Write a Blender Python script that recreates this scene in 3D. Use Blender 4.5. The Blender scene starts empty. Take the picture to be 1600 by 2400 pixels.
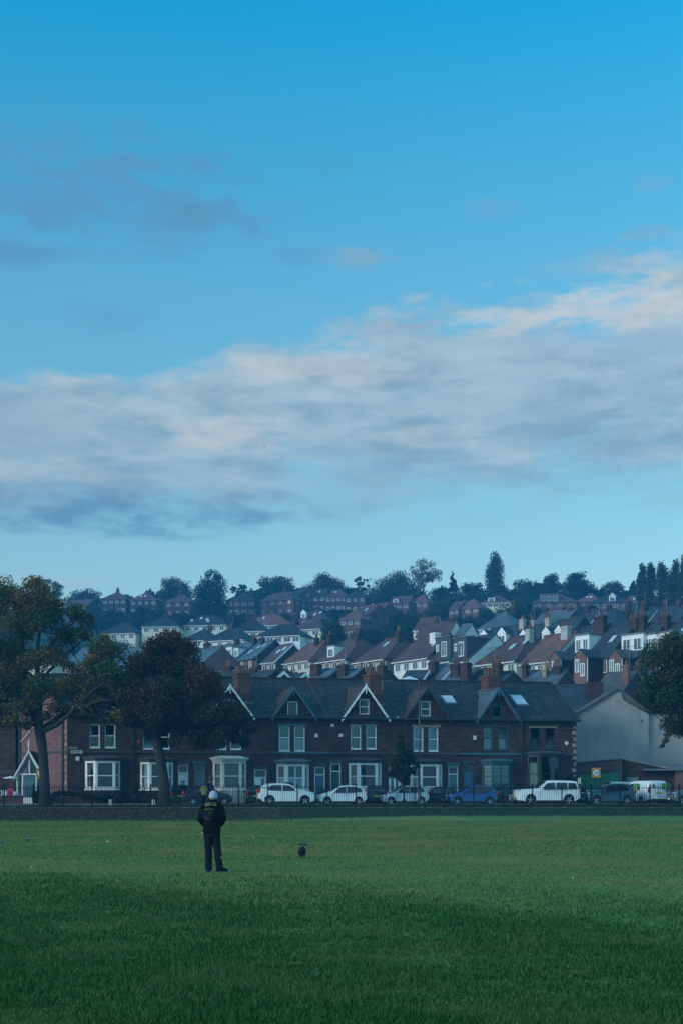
import bpy, math, random
import numpy as np
from mathutils import Vector, Matrix
# tuning numbers: light, sky, haze, turf
SUN_E = .78
SKY_S = .10
EXPO = 1.5
SKY_TINT = [(0.0, (.72, .74, .66)), (.31, (.52, .70, .64)), (.59, (.34, .77, .75)), (.85, (.05, .82, .93)), (1.0, (.04, .8, .95))]
CLOUD_L = (.202, .226, .236)
CLOUD_W = (.262, .268, .264)
CLOUD_D = (.093, .152, .187)
CLOUD_M = (.130, .170, .204)
CLOUD_DD = (.042, .110, .180)
CLOUD_P = (.100, .152, .203)
BACK_FILL = (.115, .275, .375)  # unseen cover added behind the camera: hides sun glow, brightens the facades
HAZE = .00074
HAZE_C = (.07, .43, .80)
TURF_A = (.060, .132, .034)
TURF_B = (.158, .250, .076)
TURF_C = (.205, .212, .070)
TURF_D = (.190, .275, .100)
GRASS_A = [(.006, .034, .010), (.017, .080, .019), (.038, .132, .034), (.074, .190, .070)]
GRASS_B = [(.028, .066, .021), (.072, .145, .049), (.038, .094, .023), (.112, .205, .094)]
import bpy, math, random
import numpy as np
from mathutils import Vector, Matrix
random.seed(7)
RNG = np.random.default_rng(11)
sc = bpy.context.scene
COL = sc.collection
# camera numbers of the photograph, in its own 1600 x 2400 pixels
F, CX, HY, EYE = 3333.3, 800.0, 1868.0, 1.6


def at(px, py, Y):
    return ((px - CX) * Y / F, Y, EYE + (HY - py) * Y / F)


_gy = [-300, 88, 90.5, 93, 96.5, 99, 124, 132, 140, 155, 170, 178, 215, 250, 270, 300, 330, 395, 430, 450, 480, 520, 600, 1600]
_gz = [0, 0, .05, .35, .85, 1.0, 1.0, 2.2, 4.2, 8.0, 11.5, 13, 17.2, 21.2, 24.5, 29, 33.5, 44.5, 53, 57.5, 66, 70.5, 72, 60]


def zg(X, Y):
    z = float(np.interp(Y, _gy, _gz))
    if Y > 126:
        z += min(1, (Y - 126) / 30) * (0.8 * math.sin(X * .045 + Y * .02))
    return z


# ------------------------------------------------------------------ mesh builder
class MB:
    def __init__(s):
        s.v, s.f, s.m = [], [], []

    def poly(s, pts, mi=0):
        i = len(s.v)
        s.v += [tuple(p) for p in pts]
        s.f.append(tuple(range(i, i + len(pts))))
        s.m.append(mi)

    def hexa(s, p, mi=0):
        """8 points: bottom ring 0-3, top ring 4-7"""
        i = len(s.v)
        s.v += [tuple(q) for q in p]
        for f in ((3, 2, 1, 0), (4, 5, 6, 7), (0, 1, 5, 4), (1, 2, 6, 5), (2, 3, 7, 6), (3, 0, 4, 7)):
            s.f.append(tuple(i + k for k in f))
            s.m.append(mi)

    def box(s, x0, x1, y0, y1, z0, z1, mi=0):
        s.hexa([(x0, y0, z0), (x1, y0, z0), (x1, y1, z0), (x0, y1, z0), (x0, y0, z1), (x1, y0, z1), (x1, y1, z1), (x0, y1, z1)], mi)

    def slab(s, pts, t, mi=0):
        """polygon given a vertical thickness t below it"""
        i, n = len(s.v), len(pts)
        s.v += [tuple(p) for p in pts] + [(p[0], p[1], p[2] - t) for p in pts]
        s.f.append(tuple(range(i, i + n))); s.m.append(mi)
        s.f.append(tuple(range(i + 2 * n - 1, i + n - 1, -1))); s.m.append(mi)
        for k in range(n):
            k2 = (k + 1) % n
            s.f.append((i + k, i + n + k, i + n + k2, i + k2)); s.m.append(mi)

    def prism(s, pts, d, mi=0):
        """polygon extruded by vector d"""
        i, n = len(s.v), len(pts)
        s.v += [tuple(p) for p in pts] + [(p[0] + d[0], p[1] + d[1], p[2] + d[2]) for p in pts]
        s.f.append(tuple(range(i, i + n))); s.m.append(mi)
        s.f.append(tuple(range(i + 2 * n - 1, i + n - 1, -1))); s.m.append(mi)
        for k in range(n):
            k2 = (k + 1) % n
            s.f.append((i + k, i + n + k, i + n + k2, i + k2)); s.m.append(mi)

    def obox(s, p0, e, n, s0, s1, w0, w1, z0, z1, mi=0):
        def q(a, w, z):
            return (p0[0] + e[0] * a + n[0] * w, p0[1] + e[1] * a + n[1] * w, z)
        s.hexa([q(s0, w0, z0), q(s1, w0, z0), q(s1, w1, z0), q(s0, w1, z0), q(s0, w0, z1), q(s1, w0, z1), q(s1, w1, z1), q(s0, w1, z1)], mi)

    def tube(s, pts, rad, seg=8, mi=0, flat=1.0):
        pts = [Vector(p) for p in pts]
        if not hasattr(rad, '__len__'):
            rad = [rad] * len(pts)
        rings = []
        for k, p in enumerate(pts):
            a = pts[max(k - 1, 0)]; b = pts[min(k + 1, len(pts) - 1)]
            d = (b - a).normalized()
            x = d.cross(Vector((0, 1, 0)))
            if x.length < .1:
                x = d.cross(Vector((1, 0, 0)))
            x.normalize(); y = d.cross(x)
            i = len(s.v)
            for j in range(seg):
                t = 2 * math.pi * j / seg
                s.v.append(tuple(p + x * math.cos(t) * rad[k] + y * math.sin(t) * rad[k] * flat))
            rings.append(i)
        for k in range(len(pts) - 1):
            for j in range(seg):
                j2 = (j + 1) % seg
                s.f.append((rings[k] + j, rings[k] + j2, rings[k + 1] + j2, rings[k + 1] + j)); s.m.append(mi)
        s.f.append(tuple(rings[0] + j for j in reversed(range(seg)))); s.m.append(mi)
        s.f.append(tuple(rings[-1] + j for j in range(seg))); s.m.append(mi)

    def loft(s, rings, seg=20, mi=0, p=2.0):
        """rings: (cx, cy, cz, rx, ry) horizontal superellipses"""
        idx = []
        for (cx, cy, cz, rx, ry) in rings:
            idx.append(len(s.v))
            for j in range(seg):
                t = 2 * math.pi * j / seg
                c, q = math.cos(t), math.sin(t)
                s.v.append((cx + rx * math.copysign(abs(c) ** (2 / p), c), cy + ry * math.copysign(abs(q) ** (2 / p), q), cz))
        for k in range(len(rings) - 1):
            for j in range(seg):
                j2 = (j + 1) % seg
                s.f.append((idx[k] + j, idx[k] + j2, idx[k + 1] + j2, idx[k + 1] + j)); s.m.append(mi)
        s.f.append(tuple(idx[0] + j for j in reversed(range(seg)))); s.m.append(mi)
        s.f.append(tuple(idx[-1] + j for j in range(seg))); s.m.append(mi)

    def ell(s, c, r, seg=12, mi=0):
        n = seg // 2
        rows = []
        for k in range(1, n):
            t = math.pi * k / n
            rows.append((c[0], c[1], c[2] - r[2] * math.cos(t), r[0] * math.sin(t), r[1] * math.sin(t)))
        s.loft([(c[0], c[1], c[2] - r[2] * .995, r[0] * .08, r[1] * .08)] + rows + [(c[0], c[1], c[2] + r[2] * .995, r[0] * .08, r[1] * .08)], seg, mi)

    def build(s, name, mats, parent=None, T=None, smooth=False, loc=None, rz=0.0):
        me = bpy.data.meshes.new(name)
        vs = [T(*p) for p in s.v] if T else s.v
        me.from_pydata(vs, [], s.f)
        if not isinstance(mats, (list, tuple)):
            mats = [mats]
        for m in mats:
            me.materials.append(m)
        if len(mats) > 1:
            me.polygons.foreach_set('material_index', s.m)
        if smooth:
            me.polygons.foreach_set('use_smooth', [True] * len(s.f))
            try:
                me.set_sharp_from_angle(angle=math.radians(smooth if smooth > 1 else 45))
            except Exception:
                pass
        me.update()
        o = bpy.data.objects.new(name, me)
        COL.objects.link(o)
        if parent is not None:
            o.parent = parent
        if loc is not None:
            o.location = loc
        if rz:
            o.rotation_euler = (0, 0, rz)
        return o


def tag(o, label=None, cat=None, group=None, kind=None):
    if label: o['label'] = label
    if cat: o['category'] = cat
    if group: o['group'] = group
    if kind: o['kind'] = kind
    return o


def thing(name, loc, label, cat, group=None, rz=0.0):
    o = bpy.data.objects.new(name, None)
    COL.objects.link(o)
    o.location = loc
    o.rotation_euler = (0, 0, rz)
    o.empty_display_size = .3
    return tag(o, label, cat, group)


def text_mesh(name, s, size, m, parent, loc, rot=(math.pi / 2, 0, 0), depth=.004):
    c = bpy.data.curves.new(name, 'FONT')
    c.body = s; c.size = size; c.align_x = 'CENTER'; c.align_y = 'CENTER'; c.extrude = depth
    c.offset = size * .012
    tmp = bpy.data.objects.new(name + '_tmp', c)
    COL.objects.link(tmp)
    dg = bpy.context.evaluated_depsgraph_get()
    me = bpy.data.meshes.new_from_object(tmp.evaluated_get(dg))
    bpy.data.objects.remove(tmp)
    me.materials.clear(); me.materials.append(m)
    o = bpy.data.objects.new(name, me)
    COL.objects.link(o)
    o.parent = parent; o.location = loc; o.rotation_euler = rot
    return o


# ------------------------------------------------------------------ materials
class NT:
    def __init__(s, nt):
        s.nt = nt

    def n(s, t, **kw):
        x = s.nt.nodes.new(t)
        for k, v in kw.items():
            setattr(x, k, v)
        return x

    def l(s, a, b):
        s.nt.links.new(a, b)

    def setin(s, x, i, v):
        if hasattr(v, 'is_output') or hasattr(v, 'links'):
            s.l(v, x.inputs[i])
        else:
            x.inputs[i].default_value = v

    def math(s, op, a, b=None, c=None, clamp=False):
        x = s.n('ShaderNodeMath', operation=op)
        x.use_clamp = clamp
        s.setin(x, 0, a)
        if b is not None: s.setin(x, 1, b)
        if c is not None: s.setin(x, 2, c)
        return x.outputs[0]

    def smooth(s, v, a, b, o0=0.0, o1=1.0):
        x = s.n('ShaderNodeMapRange', interpolation_type='SMOOTHSTEP')
        s.setin(x, 0, v)
        for i, q in ((1, a), (2, b), (3, o0), (4, o1)):
            s.setin(x, i, q)
        return x.outputs[0]

    def mix(s, f, a, b, mode='MIX'):
        x = s.n('ShaderNodeMix', data_type='RGBA', blend_type=mode)
        s.setin(x, 0, f)
        for i, v in ((6, a), (7, b)):
            if isinstance(v, (tuple, list)):
                v = tuple(v) + (1,) * (4 - len(v))
            s.setin(x, i, v)
        return x.outputs[2]

    def noise(s, vec, scale, detail=4, rough=.55, dist=0.0):
        x = s.n('ShaderNodeTexNoise')
        if vec is not None: s.l(vec, x.inputs['Vector'])
        x.inputs['Scale'].default_value = scale
        x.inputs['Detail'].default_value = detail
        x.inputs['Roughness'].default_value = rough
        x.inputs['Distortion'].default_value = dist
        return x.outputs['Fac']

    def comb(s, x, y, z=0.0):
        c = s.n('ShaderNodeCombineXYZ')
        s.setin(c, 0, x); s.setin(c, 1, y); s.setin(c, 2, z)
        return c.outputs[0]

    def ramp(s, fac, stops):
        r = s.n('ShaderNodeValToRGB')
        e = r.color_ramp.elements
        while len(e) < len(stops):
            e.new(.5)
        for q, (p, c) in zip(e, stops):
            q.position = p; q.color = tuple(c) + (1,)
        s.l(fac, r.inputs[0])
        return r.outputs[0]


def newmat(name):
    m = bpy.data.materials.new(name)
    m.use_nodes = True
    g = NT(m.node_tree)
    b = m.node_tree.nodes['Principled BSDF']
    return m, g, b


def sc3(c, k):
    return tuple(min(1, max(0, x * k)) for x in c)


_cache = {}


def plain(name, c, rough=.65, var=.15, scale=2.0, metal=0.0, spec=.5, coat=0.0, bump=0.0):
    if name in _cache: return _cache[name]
    m, g, b = newmat(name)
    tc = g.n('ShaderNodeTexCoord')
    f = g.noise(tc.outputs['Object'], scale, 6, .6)
    g.l(g.mix(g.smooth(f, .3, .7), sc3(c, 1 - var), sc3(c, 1 + var)), b.inputs['Base Color'])
    b.inputs['Roughness'].default_value = rough
    b.inputs['Metallic'].default_value = metal
    b.inputs['Specular IOR Level'].default_value = spec
    b.inputs['Coat Weight'].default_value = coat
    b.inputs['Coat Roughness'].default_value = .08
    if bump:
        bp = g.n('ShaderNodeBump'); bp.inputs['Strength'].default_value = bump; bp.inputs['Distance'].default_value = .03
        g.l(g.noise(tc.outputs['Object'], scale * 12, 4), bp.inputs['Height'])
        g.l(bp.outputs[0], b.inputs['Normal'])
    _cache[name] = m
    return m


def _uv(g, zk=1.0):
    """wall / roof coordinates: along the surface, height"""
    tc = g.n('ShaderNodeTexCoord')
    s = g.n('ShaderNodeSeparateXYZ'); g.l(tc.outputs['Object'], s.inputs[0])
    nn = g.n('ShaderNodeSeparateXYZ'); g.l(tc.outputs['Normal'], nn.inputs[0])
    k = g.math('GREATER_THAN', g.math('ABSOLUTE', nn.outputs[0]), g.math('ABSOLUTE', nn.outputs[1]))
    u = g.math('ADD', g.math('MULTIPLY', s.outputs[0], g.math('SUBTRACT', 1.0, k)), g.math('MULTIPLY', s.outputs[1], k))
    return g.comb(u, g.math('MULTIPLY', s.outputs[2], zk)), tc


def brickmat(name, c1, c2, mortar, bw=.24, bh=.082, ms=.012, stain=.35, rough=.85, zk=1.0, off=.5, bump=.4):
    if name in _cache: return _cache[name]
    m, g, b = newmat(name)
    v, tc = _uv(g, zk)
    t = g.n('ShaderNodeTexBrick')
    t.offset = off
    g.l(v, t.inputs['Vector'])
    for k, q in (('Scale', 1.0), ('Brick Width', bw), ('Row Height', bh), ('Mortar Size', ms), ('Mortar Smooth', .2), ('Bias', .0)):
        t.inputs[k].default_value = q
    for k, q in (('Color1', c1), ('Color2', c2), ('Mortar', mortar)):
        t.inputs[k].default_value = tuple(q) + (1,)
    f = g.noise(tc.outputs['Object'], .55, 7, .65)
    f2 = g.noise(tc.outputs['Object'], 3.5, 5, .6)
    w = g.math('ADD', g.math('MULTIPLY', g.smooth(f, .3, .72), .7), g.math('MULTIPLY', f2, .3))
    k = g.math('ADD', 1 - stain, g.math('MULTIPLY', w, 2 * stain))
    x = g.n('ShaderNodeVectorMath', operation='SCALE')
    g.l(t.outputs['Color'], x.inputs[0]); g.l(k, x.inputs['Scale'])
    g.l(x.outputs[0], b.inputs['Base Color'])
    b.inputs['Roughness'].default_value = rough
    b.inputs['Specular IOR Level'].default_value = .3
    bp = g.n('ShaderNodeBump'); bp.inputs['Strength'].default_value = bump; bp.inputs['Distance'].default_value = .02
    bp.invert = True
    g.l(t.outputs['Fac'], bp.inputs['Height']); g.l(bp.outputs[0], b.inputs['Normal'])
    _cache[name] = m
    return m


def tilemat(name, c1, c2, rough=.6, bh=.2, spec=.4):
    d = sc3(c1, .28)
    m = brickmat(name, c1, c2, d, bw=.34, bh=bh, ms=.035, stain=.38, rough=rough, zk=1.75, bump=.5)
    m.node_tree.nodes['Principled BSDF'].inputs['Specular IOR Level'].default_value = spec
    return m


def glassmat(name, tint=(.8, .9, .92), refl=.02):
    m, g, b = newmat(name)
    out = m.node_tree.nodes['Material Output']
    tr = g.n('ShaderNodeBsdfTransparent'); tr.inputs[0].default_value = tuple(tint) + (1,)
    gl = g.n('ShaderNodeBsdfGlossy'); gl.inputs['Roughness'].default_value = .03
    fr = g.n('ShaderNodeFresnel'); fr.inputs[0].default_value = 1.32
    mx = g.n('ShaderNodeMixShader')
    g.l(g.math('ADD', fr.outputs[0], refl, clamp=True), mx.inputs[0])
    g.l(tr.outputs[0], mx.inputs[1]); g.l(gl.outputs[0], mx.inputs[2])
    g.l(mx.outputs[0], out.inputs['Surface'])
    return m


def leafmat(name, cols, alt, patch=.35, scale=.5, trans=.25, spec=.18):
    """cols: ramp per leaf; alt: second ramp used in patches of the crown (turning leaves)"""
    m, g, b = newmat(name)
    out = m.node_tree.nodes['Material Output']
    geo = g.n('ShaderNodeNewGeometry')
    tc = g.n('ShaderNodeTexCoord')
    r = geo.outputs['Random Per Island']
    n = len(cols)
    a = g.ramp(r, [(i / max(1, n - 1), c) for i, c in enumerate(cols)])
    n = len(alt)
    c = g.ramp(r, [(i / max(1, n - 1), q) for i, q in enumerate(alt)])
    f = g.noise(tc.outputs['Object'], scale, 3, .6)
    f = g.math('ADD', f, g.math('MULTIPLY', g.math('SUBTRACT', r, .5), .12))
    k = g.smooth(f, .62 - patch * .4, .72 - patch * .4)
    col = g.mix(k, a, c)
    b.inputs['Roughness'].default_value = .7
    b.inputs['Specular IOR Level'].default_value = spec
    g.l(col, b.inputs['Base Color'])
    t = g.n('ShaderNodeBsdfTranslucent'); g.l(col, t.inputs[0])
    mx = g.n('ShaderNodeMixShader'); mx.inputs[0].default_value = trans
    g.l(b.outputs[0], mx.inputs[1]); g.l(t.outputs[0], mx.inputs[2]); g.l(mx.outputs[0], out.inputs['Surface'])
    return m


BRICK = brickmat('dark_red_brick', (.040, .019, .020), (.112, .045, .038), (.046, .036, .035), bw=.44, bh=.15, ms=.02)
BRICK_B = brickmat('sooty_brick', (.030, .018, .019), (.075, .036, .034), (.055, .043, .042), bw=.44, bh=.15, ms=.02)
BRICK_P = brickmat('pink_and_lit_brick', (.15, .062, .052), (.25, .105, .085), (.15, .11, .10), bw=.44, bh=.15, ms=.02)  # also the terrace end wall, its lit tone put into the colour
BRICK_R = brickmat('orange_red_brick', (.160, .066, .053), (.24, .10, .08), (.19, .14, .13))
BRICK_H = brickmat('hill_brick', (.125, .056, .050), (.165, .072, .062), (.12, .095, .09), bw=.3, bh=.12)
BRICK_D = brickmat('dark_and_shaded_hill_brick', (.045, .026, .027), (.066, .036, .035), (.06, .052, .052), bw=.3, bh=.12)  # also stands in for shade on the sides of the rear wings
TILE_D = tilemat('dark_roof_tiles', (.022, .022, .024), (.056, .050, .050), bh=.34)
TILE_B = tilemat('brown_roof_tiles', (.065, .044, .038), (.13, .082, .066), bh=.34)
TILE_R = tilemat('red_roof_tiles', (.20, .080, .062), (.26, .11, .082), bh=.3)
TILE_M = tilemat('maroon_roof_tiles', (.115, .058, .053), (.155, .076, .068), bh=.3)
SLATE = tilemat('blue_slates', (.10, .115, .135), (.14, .155, .175), rough=.42, bh=.34, spec=.6)
SLATE_D = tilemat('dark_slates', (.034, .039, .045), (.072, .078, .086), rough=.5, bh=.34, spec=.5)
STONE_T = plain('rough_stone_tiles', (.085, .082, .076), .9, .35, 2.5, bump=.6)
WHITE = plain('white_paint', (.80, .80, .78), .45, .05, 3)
OFFWHITE = plain('aged_white_paint', (.70, .69, .65), .5, .10, 3)
TEAL = plain('dark_teal_paint', (.030, .085, .10), .4, .12, 3)
BLACK = plain('black_paint', (.018, .020, .022), .4, .1, 3)
STONE = plain('buff_sandstone', (.27, .22, .16), .85, .25, 2)
STONE_D = plain('sooty_sandstone', (.055, .058, .06), .85, .3, 2)
REN_W = plain('white_render', (.74, .73, .69), .85, .08, .6)
REN_C = plain('cream_render', (.66, .60, .49), .85, .08, .6)
REN_T = plain('tan_render', (.42, .34, .27), .9, .12, .6)
REN_G = plain('grey_render', (.38, .38, .36), .9, .12, .6)
LEAD = plain('lead_sheet', (.14, .155, .17), .5, .15, 2)
PIPE = plain('black_cast_pipe', (.02, .022, .026), .5, .1, 2)
POT = plain('terracotta_pot', (.135, .066, .046), .8, .3, 5)
POT_B = plain('buff_clay_pot', (.36, .26, .15), .8, .2, 5)
CLAD = plain('charcoal_cladding', (.045, .055, .065), .6, .12, 1)
GLASS = glassmat('window_glass')
CARGLASS = plain('tinted_car_glass', (.012, .016, .018), .06, .05, 2, spec=.6)
FARGLASS = plain('far_window_glass', (.05, .065, .075), .12, .2, .8, spec=.8)
CURT = plain('pale_blind', (.62, .62, .58), .8, .06, 4)
CURT_O = plain('tan_curtain', (.26, .15, .06), .9, .15, 6)
CURT_G = plain('green_grey_curtain', (.20, .27, .19), .9, .2, 6)
CURT_B = plain('sky_blue_blind', (.36, .52, .60), .8, .05, 4)
WOOD = plain('grey_fence_wood', (.55, .53, .47), .8, .2, 2)
ASPH = plain('asphalt', (.05, .05, .052), .9, .2, 1.5)
PAVE = plain('paving', (.17, .165, .155), .9, .2, 1.2)
KERB = plain('kerb_stone', (.20, .20, .19), .9, .25, 1.5)
BARK = plain('tree_bark', (.030, .027, .023), .95, .45, 3.0, bump=.8)
IRON = plain('railing_iron', (.006, .010, .011), .75, .1, 3, spec=.1)
DULL = plain('dull_window_paint', (.46, .48, .48), .6, .15, 1)
RUBBER = plain('tyre_rubber', (.012, .012, .012), .85, .1, 5)
ALLOY = plain('alloy_rim', (.45, .46, .47), .3, .1, 5, metal=.8)
TRIM = plain('black_trim', (.018, .018, .020), .6, .1, 5)
RED_L = plain('red_lamp_glass', (.42, .015, .012), .2, .1, 5)
CLEAR_L = plain('headlamp_glass', (.55, .58, .60), .1, .1, 5, metal=.3)
PLATE_Y = plain('yellow_plate', (.62, .46, .05), .5, .05, 5)
PLATE_W = plain('white_plate', (.7, .7, .68), .5, .05, 5)
GREEN_D = plain('green_garage_paint', (.015, .165, .075), .55, .2, 1.2)
SIGN_Y = plain('amber_sign_board', (.60, .26, .02), .5, .06, 2)
SIGN_W = plain('white_sign_face', (.72, .74, .74), .5, .04, 2)
SIGN_K = plain('sign_ring', (.05, .02, .022), .5, .05, 2)
NAVY = plain('sign_lettering', (.012, .02, .06), .5, .05, 2)
# ------------------------------------------------------------------ camera, light, sky
cam = bpy.data.cameras.new('camera')
cam_o = bpy.data.objects.new('camera', cam)
COL.objects.link(cam_o)
cam_o.location = (0, 0, EYE)
cam_o.rotation_euler = (math.pi / 2, 0, 0)
cam.sensor_fit = 'VERTICAL'; cam.sensor_height = 36; cam.sensor_width = 24
cam.lens = 36 * F / 2400
cam.shift_y = (HY - 1200) / 2400
cam.clip_start = .1; cam.clip_end = 5000
sc.camera = cam_o

SUN_DIR = Vector((-.80, -.46, .30)).normalized()
sun = bpy.data.lights.new('sun', 'SUN')
sun.energy = SUN_E; sun.angle = math.radians(20); sun.color = (.90, .95, 1.0)
sun_o = bpy.data.objects.new('sun', sun)
COL.objects.link(sun_o)
sun_o.rotation_euler = (-SUN_DIR).to_track_quat('-Z', 'Y').to_euler()

world = bpy.data.worlds.new('World')
sc.world = world
world.use_nodes = True
wt = world.node_tree
wt.nodes.clear()
g = NT(wt)
sky = g.n('ShaderNodeTexSky', sky_type='NISHITA')
sky.sun_disc = False
sky.sun_elevation = math.asin(SUN_DIR.z)
sky.sun_rotation = math.atan2(SUN_DIR.x, SUN_DIR.y)
sky.air_density = 1.0; sky.dust_density = .6; sky.ozone_density = 1.6
tc = g.n('ShaderNodeTexCoord')
sp = g.n('ShaderNodeSeparateXYZ'); g.l(tc.outputs['Generated'], sp.inputs[0])
x, y, z = sp.outputs
# azimuth / elevation of the view direction, in degrees
az = g.math('MULTIPLY', g.math('ARCTAN2', x, y), 180 / math.pi)
el = g.math('MULTIPLY', g.math('ARCSINE', z), 180 / math.pi)


def azel(px, py):
    a = math.atan((px - CX) / F)
    return math.degrees(a), math.degrees(math.atan((HY - py) / F * math.cos(a)))


tint = g.ramp(g.math('DIVIDE', el, 34.0, clamp=True), SKY_TINT)
skyc = g.mix(1.0, sky.outputs[0], tint, 'MULTIPLY')
bg = g.n('ShaderNodeBackground'); g.l(skyc, bg.inputs[0]); bg.inputs[1].default_value = SKY_S
vec = g.comb(g.math('MULTIPLY', az, .10), g.math('MULTIPLY', el, .26))
n1 = g.noise(vec, 1.6, 10, .60, .25)
n2 = g.noise(g.comb(g.math('ADD', g.math('MULTIPLY', az, .10), 7.3), g.math('MULTIPLY', el, .36)), 2.6, 10, .58, .12)
nf = g.noise(g.comb(g.math('MULTIPLY', az, .16), g.math('MULTIPLY', el, .46)), 2.4, 10, .62, .15)
nb = g.noise(g.comb(g.math('ADD', g.math('MULTIPLY', az, .055), 3.1), g.math('MULTIPLY', el, .2)), 1.5, 5, .5, .2)
# the long bank of cloud rising towards the right
a0, e0 = azel(0, 1070); a1, e1 = azel(1600, 900)
h0, h1 = 2.75, 4.75
cl = g.math('ADD', g.math('MULTIPLY', az, (e1 - e0) / (a1 - a0)), e0 - a0 * (e1 - e0) / (a1 - a0))
hh = g.math('MAXIMUM', g.math('ADD', g.math('MULTIPLY', az, (h1 - h0) / (a1 - a0)), h0 - a0 * (h1 - h0) / (a1 - a0)), .8)
dd = g.math('DIVIDE', g.math('SUBTRACT', el, cl), hh)
m = g.math('SUBTRACT', 1.0, g.math('MULTIPLY', dd, dd))
m = g.math('MAXIMUM', m, -1.2)
bank = g.smooth(g.math('ADD', g.math('MULTIPLY', m, .62), g.math('ADD', g.math('MULTIPLY', g.math('SUBTRACT', n1, .5), 1.55), g.math('MULTIPLY', g.math('SUBTRACT', nf, .5), .9))), -.10, g.math('ADD', .36, g.math('MULTIPLY', g.math('MAXIMUM', g.math('MULTIPLY', dd, -1.0), 0.0), .75)))
shade = g.smooth(g.math('ADD', g.math('ADD', g.math('MULTIPLY', n2, .8), g.math('MULTIPLY', nf, .2)), g.math('MULTIPLY', dd, .09)), .34, .68)
bankc = g.mix(shade, CLOUD_D, CLOUD_L)
bankc = g.mix(g.smooth(nb, .52, .68, 0, .55), bankc, CLOUD_M)
cover, ccol = g.math('MULTIPLY', bank, g.smooth(n2, .30, .62, .97, .74)), bankc


def wisp(px, py, rx, ry, amount, col, th=.45, fx=1.0):
    global cover, ccol
    a, e = azel(px, py)
    k = math.degrees(1 / F)
    q1 = g.math('DIVIDE', g.math('SUBTRACT', az, a), rx * k)
    q2 = g.math('DIVIDE', g.math('SUBTRACT', el, e), ry * k)
    r = g.math('ADD', g.math('MULTIPLY', q1, q1), g.math('MULTIPLY', q2, q2))
    w = g.math('SUBTRACT', 1.0, r)
    w = g.smooth(g.math('ADD', g.math('MAXIMUM', w, -2.0), g.math('MULTIPLY', g.math('SUBTRACT', nf, .5), 4.2)), -.15, 1.6)
    w = g.math('MULTIPLY', w, amount)
    ccol = g.mix(g.math('DIVIDE', w, g.math('MAXIMUM', g.math('ADD', cover, w), .001), clamp=True), ccol, col)
    cover = g.math('SUBTRACT', 1.0, g.math('MULTIPLY', g.math('SUBTRACT', 1.0, cover), g.math('SUBTRACT', 1.0, w)))


wisp(250, 470, 420, 115, .85, CLOUD_DD)
wisp(150, 350, 360, 90, .45, CLOUD_DD)
wisp(520, 530, 150, 45, .35, CLOUD_DD)
wisp(20, 590, 120, 45, .65, CLOUD_DD)
wisp(840, 598, 110, 32, .75, CLOUD_P, fx=.6)
wisp(700, 595, 110, 26, .4, CLOUD_DD)
wisp(1150, 490, 110, 26, .5, CLOUD_P, fx=.6)
wisp(1530, 430, 60, 24, .35, CLOUD_P, fx=.6)
wisp(1510, 545, 70, 20, .35, CLOUD_P, fx=.6)
wisp(1400, 620, 160, 45, .35, CLOUD_M)
wisp(1490, 715, 210, 66, .95, CLOUD_W, fx=.8)
wisp(780, 395, 80, 26, .25, CLOUD_DD, fx=.6)
wisp(250, 740, 120, 40, .3, CLOUD_DD)
wisp(80, 990, 130, 40, .7, CLOUD_D)
wisp(180, 1190, 560, 66, 1.0, CLOUD_DD, fx=.5)
wisp(120, 1362, 260, 20, .55, CLOUD_L, fx=.6)
wisp(1180, 950, 300, 40, .5, CLOUD_D)
wisp(1480, 1030, 300, 40, .5, CLOUD_D)
wisp(530, 1010, 150, 50, .9, CLOUD_W, fx=.7)
wisp(740, 870, 230, 46, .6, CLOUD_W)
wisp(1180, 752, 180, 30, .8, CLOUD_W)
wisp(1020, 1020, 130, 36, .5, CLOUD_W)
wisp(100, 1100, 240, 34, .55, CLOUD_W)
front = g.math('GREATER_THAN', y, .02)
cover = g.math('MULTIPLY', cover, front)
cover = g.math('ADD', cover, g.math('MULTIPLY', g.math('SUBTRACT', 1.0, front), .94))  # fill cover added over the unseen rear half of the sky
ccol = g.mix(front, BACK_FILL, ccol)
bgc = g.n('ShaderNodeBackground'); g.l(ccol, bgc.inputs[0]); bgc.inputs[1].default_value = 1.0
mx = g.n('ShaderNodeMixShader'); g.l(cover, mx.inputs[0]); g.l(bg.outputs[0], mx.inputs[1]); g.l(bgc.outputs[0], mx.inputs[2])
wo = g.n('ShaderNodeOutputWorld'); g.l(mx.outputs[0], wo.inputs['Surface'])

vs = sc.view_settings
sc.display_settings.display_device = 'sRGB'
vs.view_transform = 'Standard'; vs.look = 'None'; vs.gamma = 1.0; vs.exposure = EXPO; vs.use_curve_mapping = False
sc.cycles.use_denoising = True
sc.cycles.max_bounces = 5; sc.cycles.diffuse_bounces = 2; sc.cycles.glossy_bounces = 2
sc.cycles.transparent_max_bounces = 12; sc.cycles.transmission_bounces = 2; sc.cycles.volume_bounces = 0
sc.cycles.caustics_reflective = False; sc.cycles.caustics_refractive = False
sc.cycles.sample_clamp_indirect = 4

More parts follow.
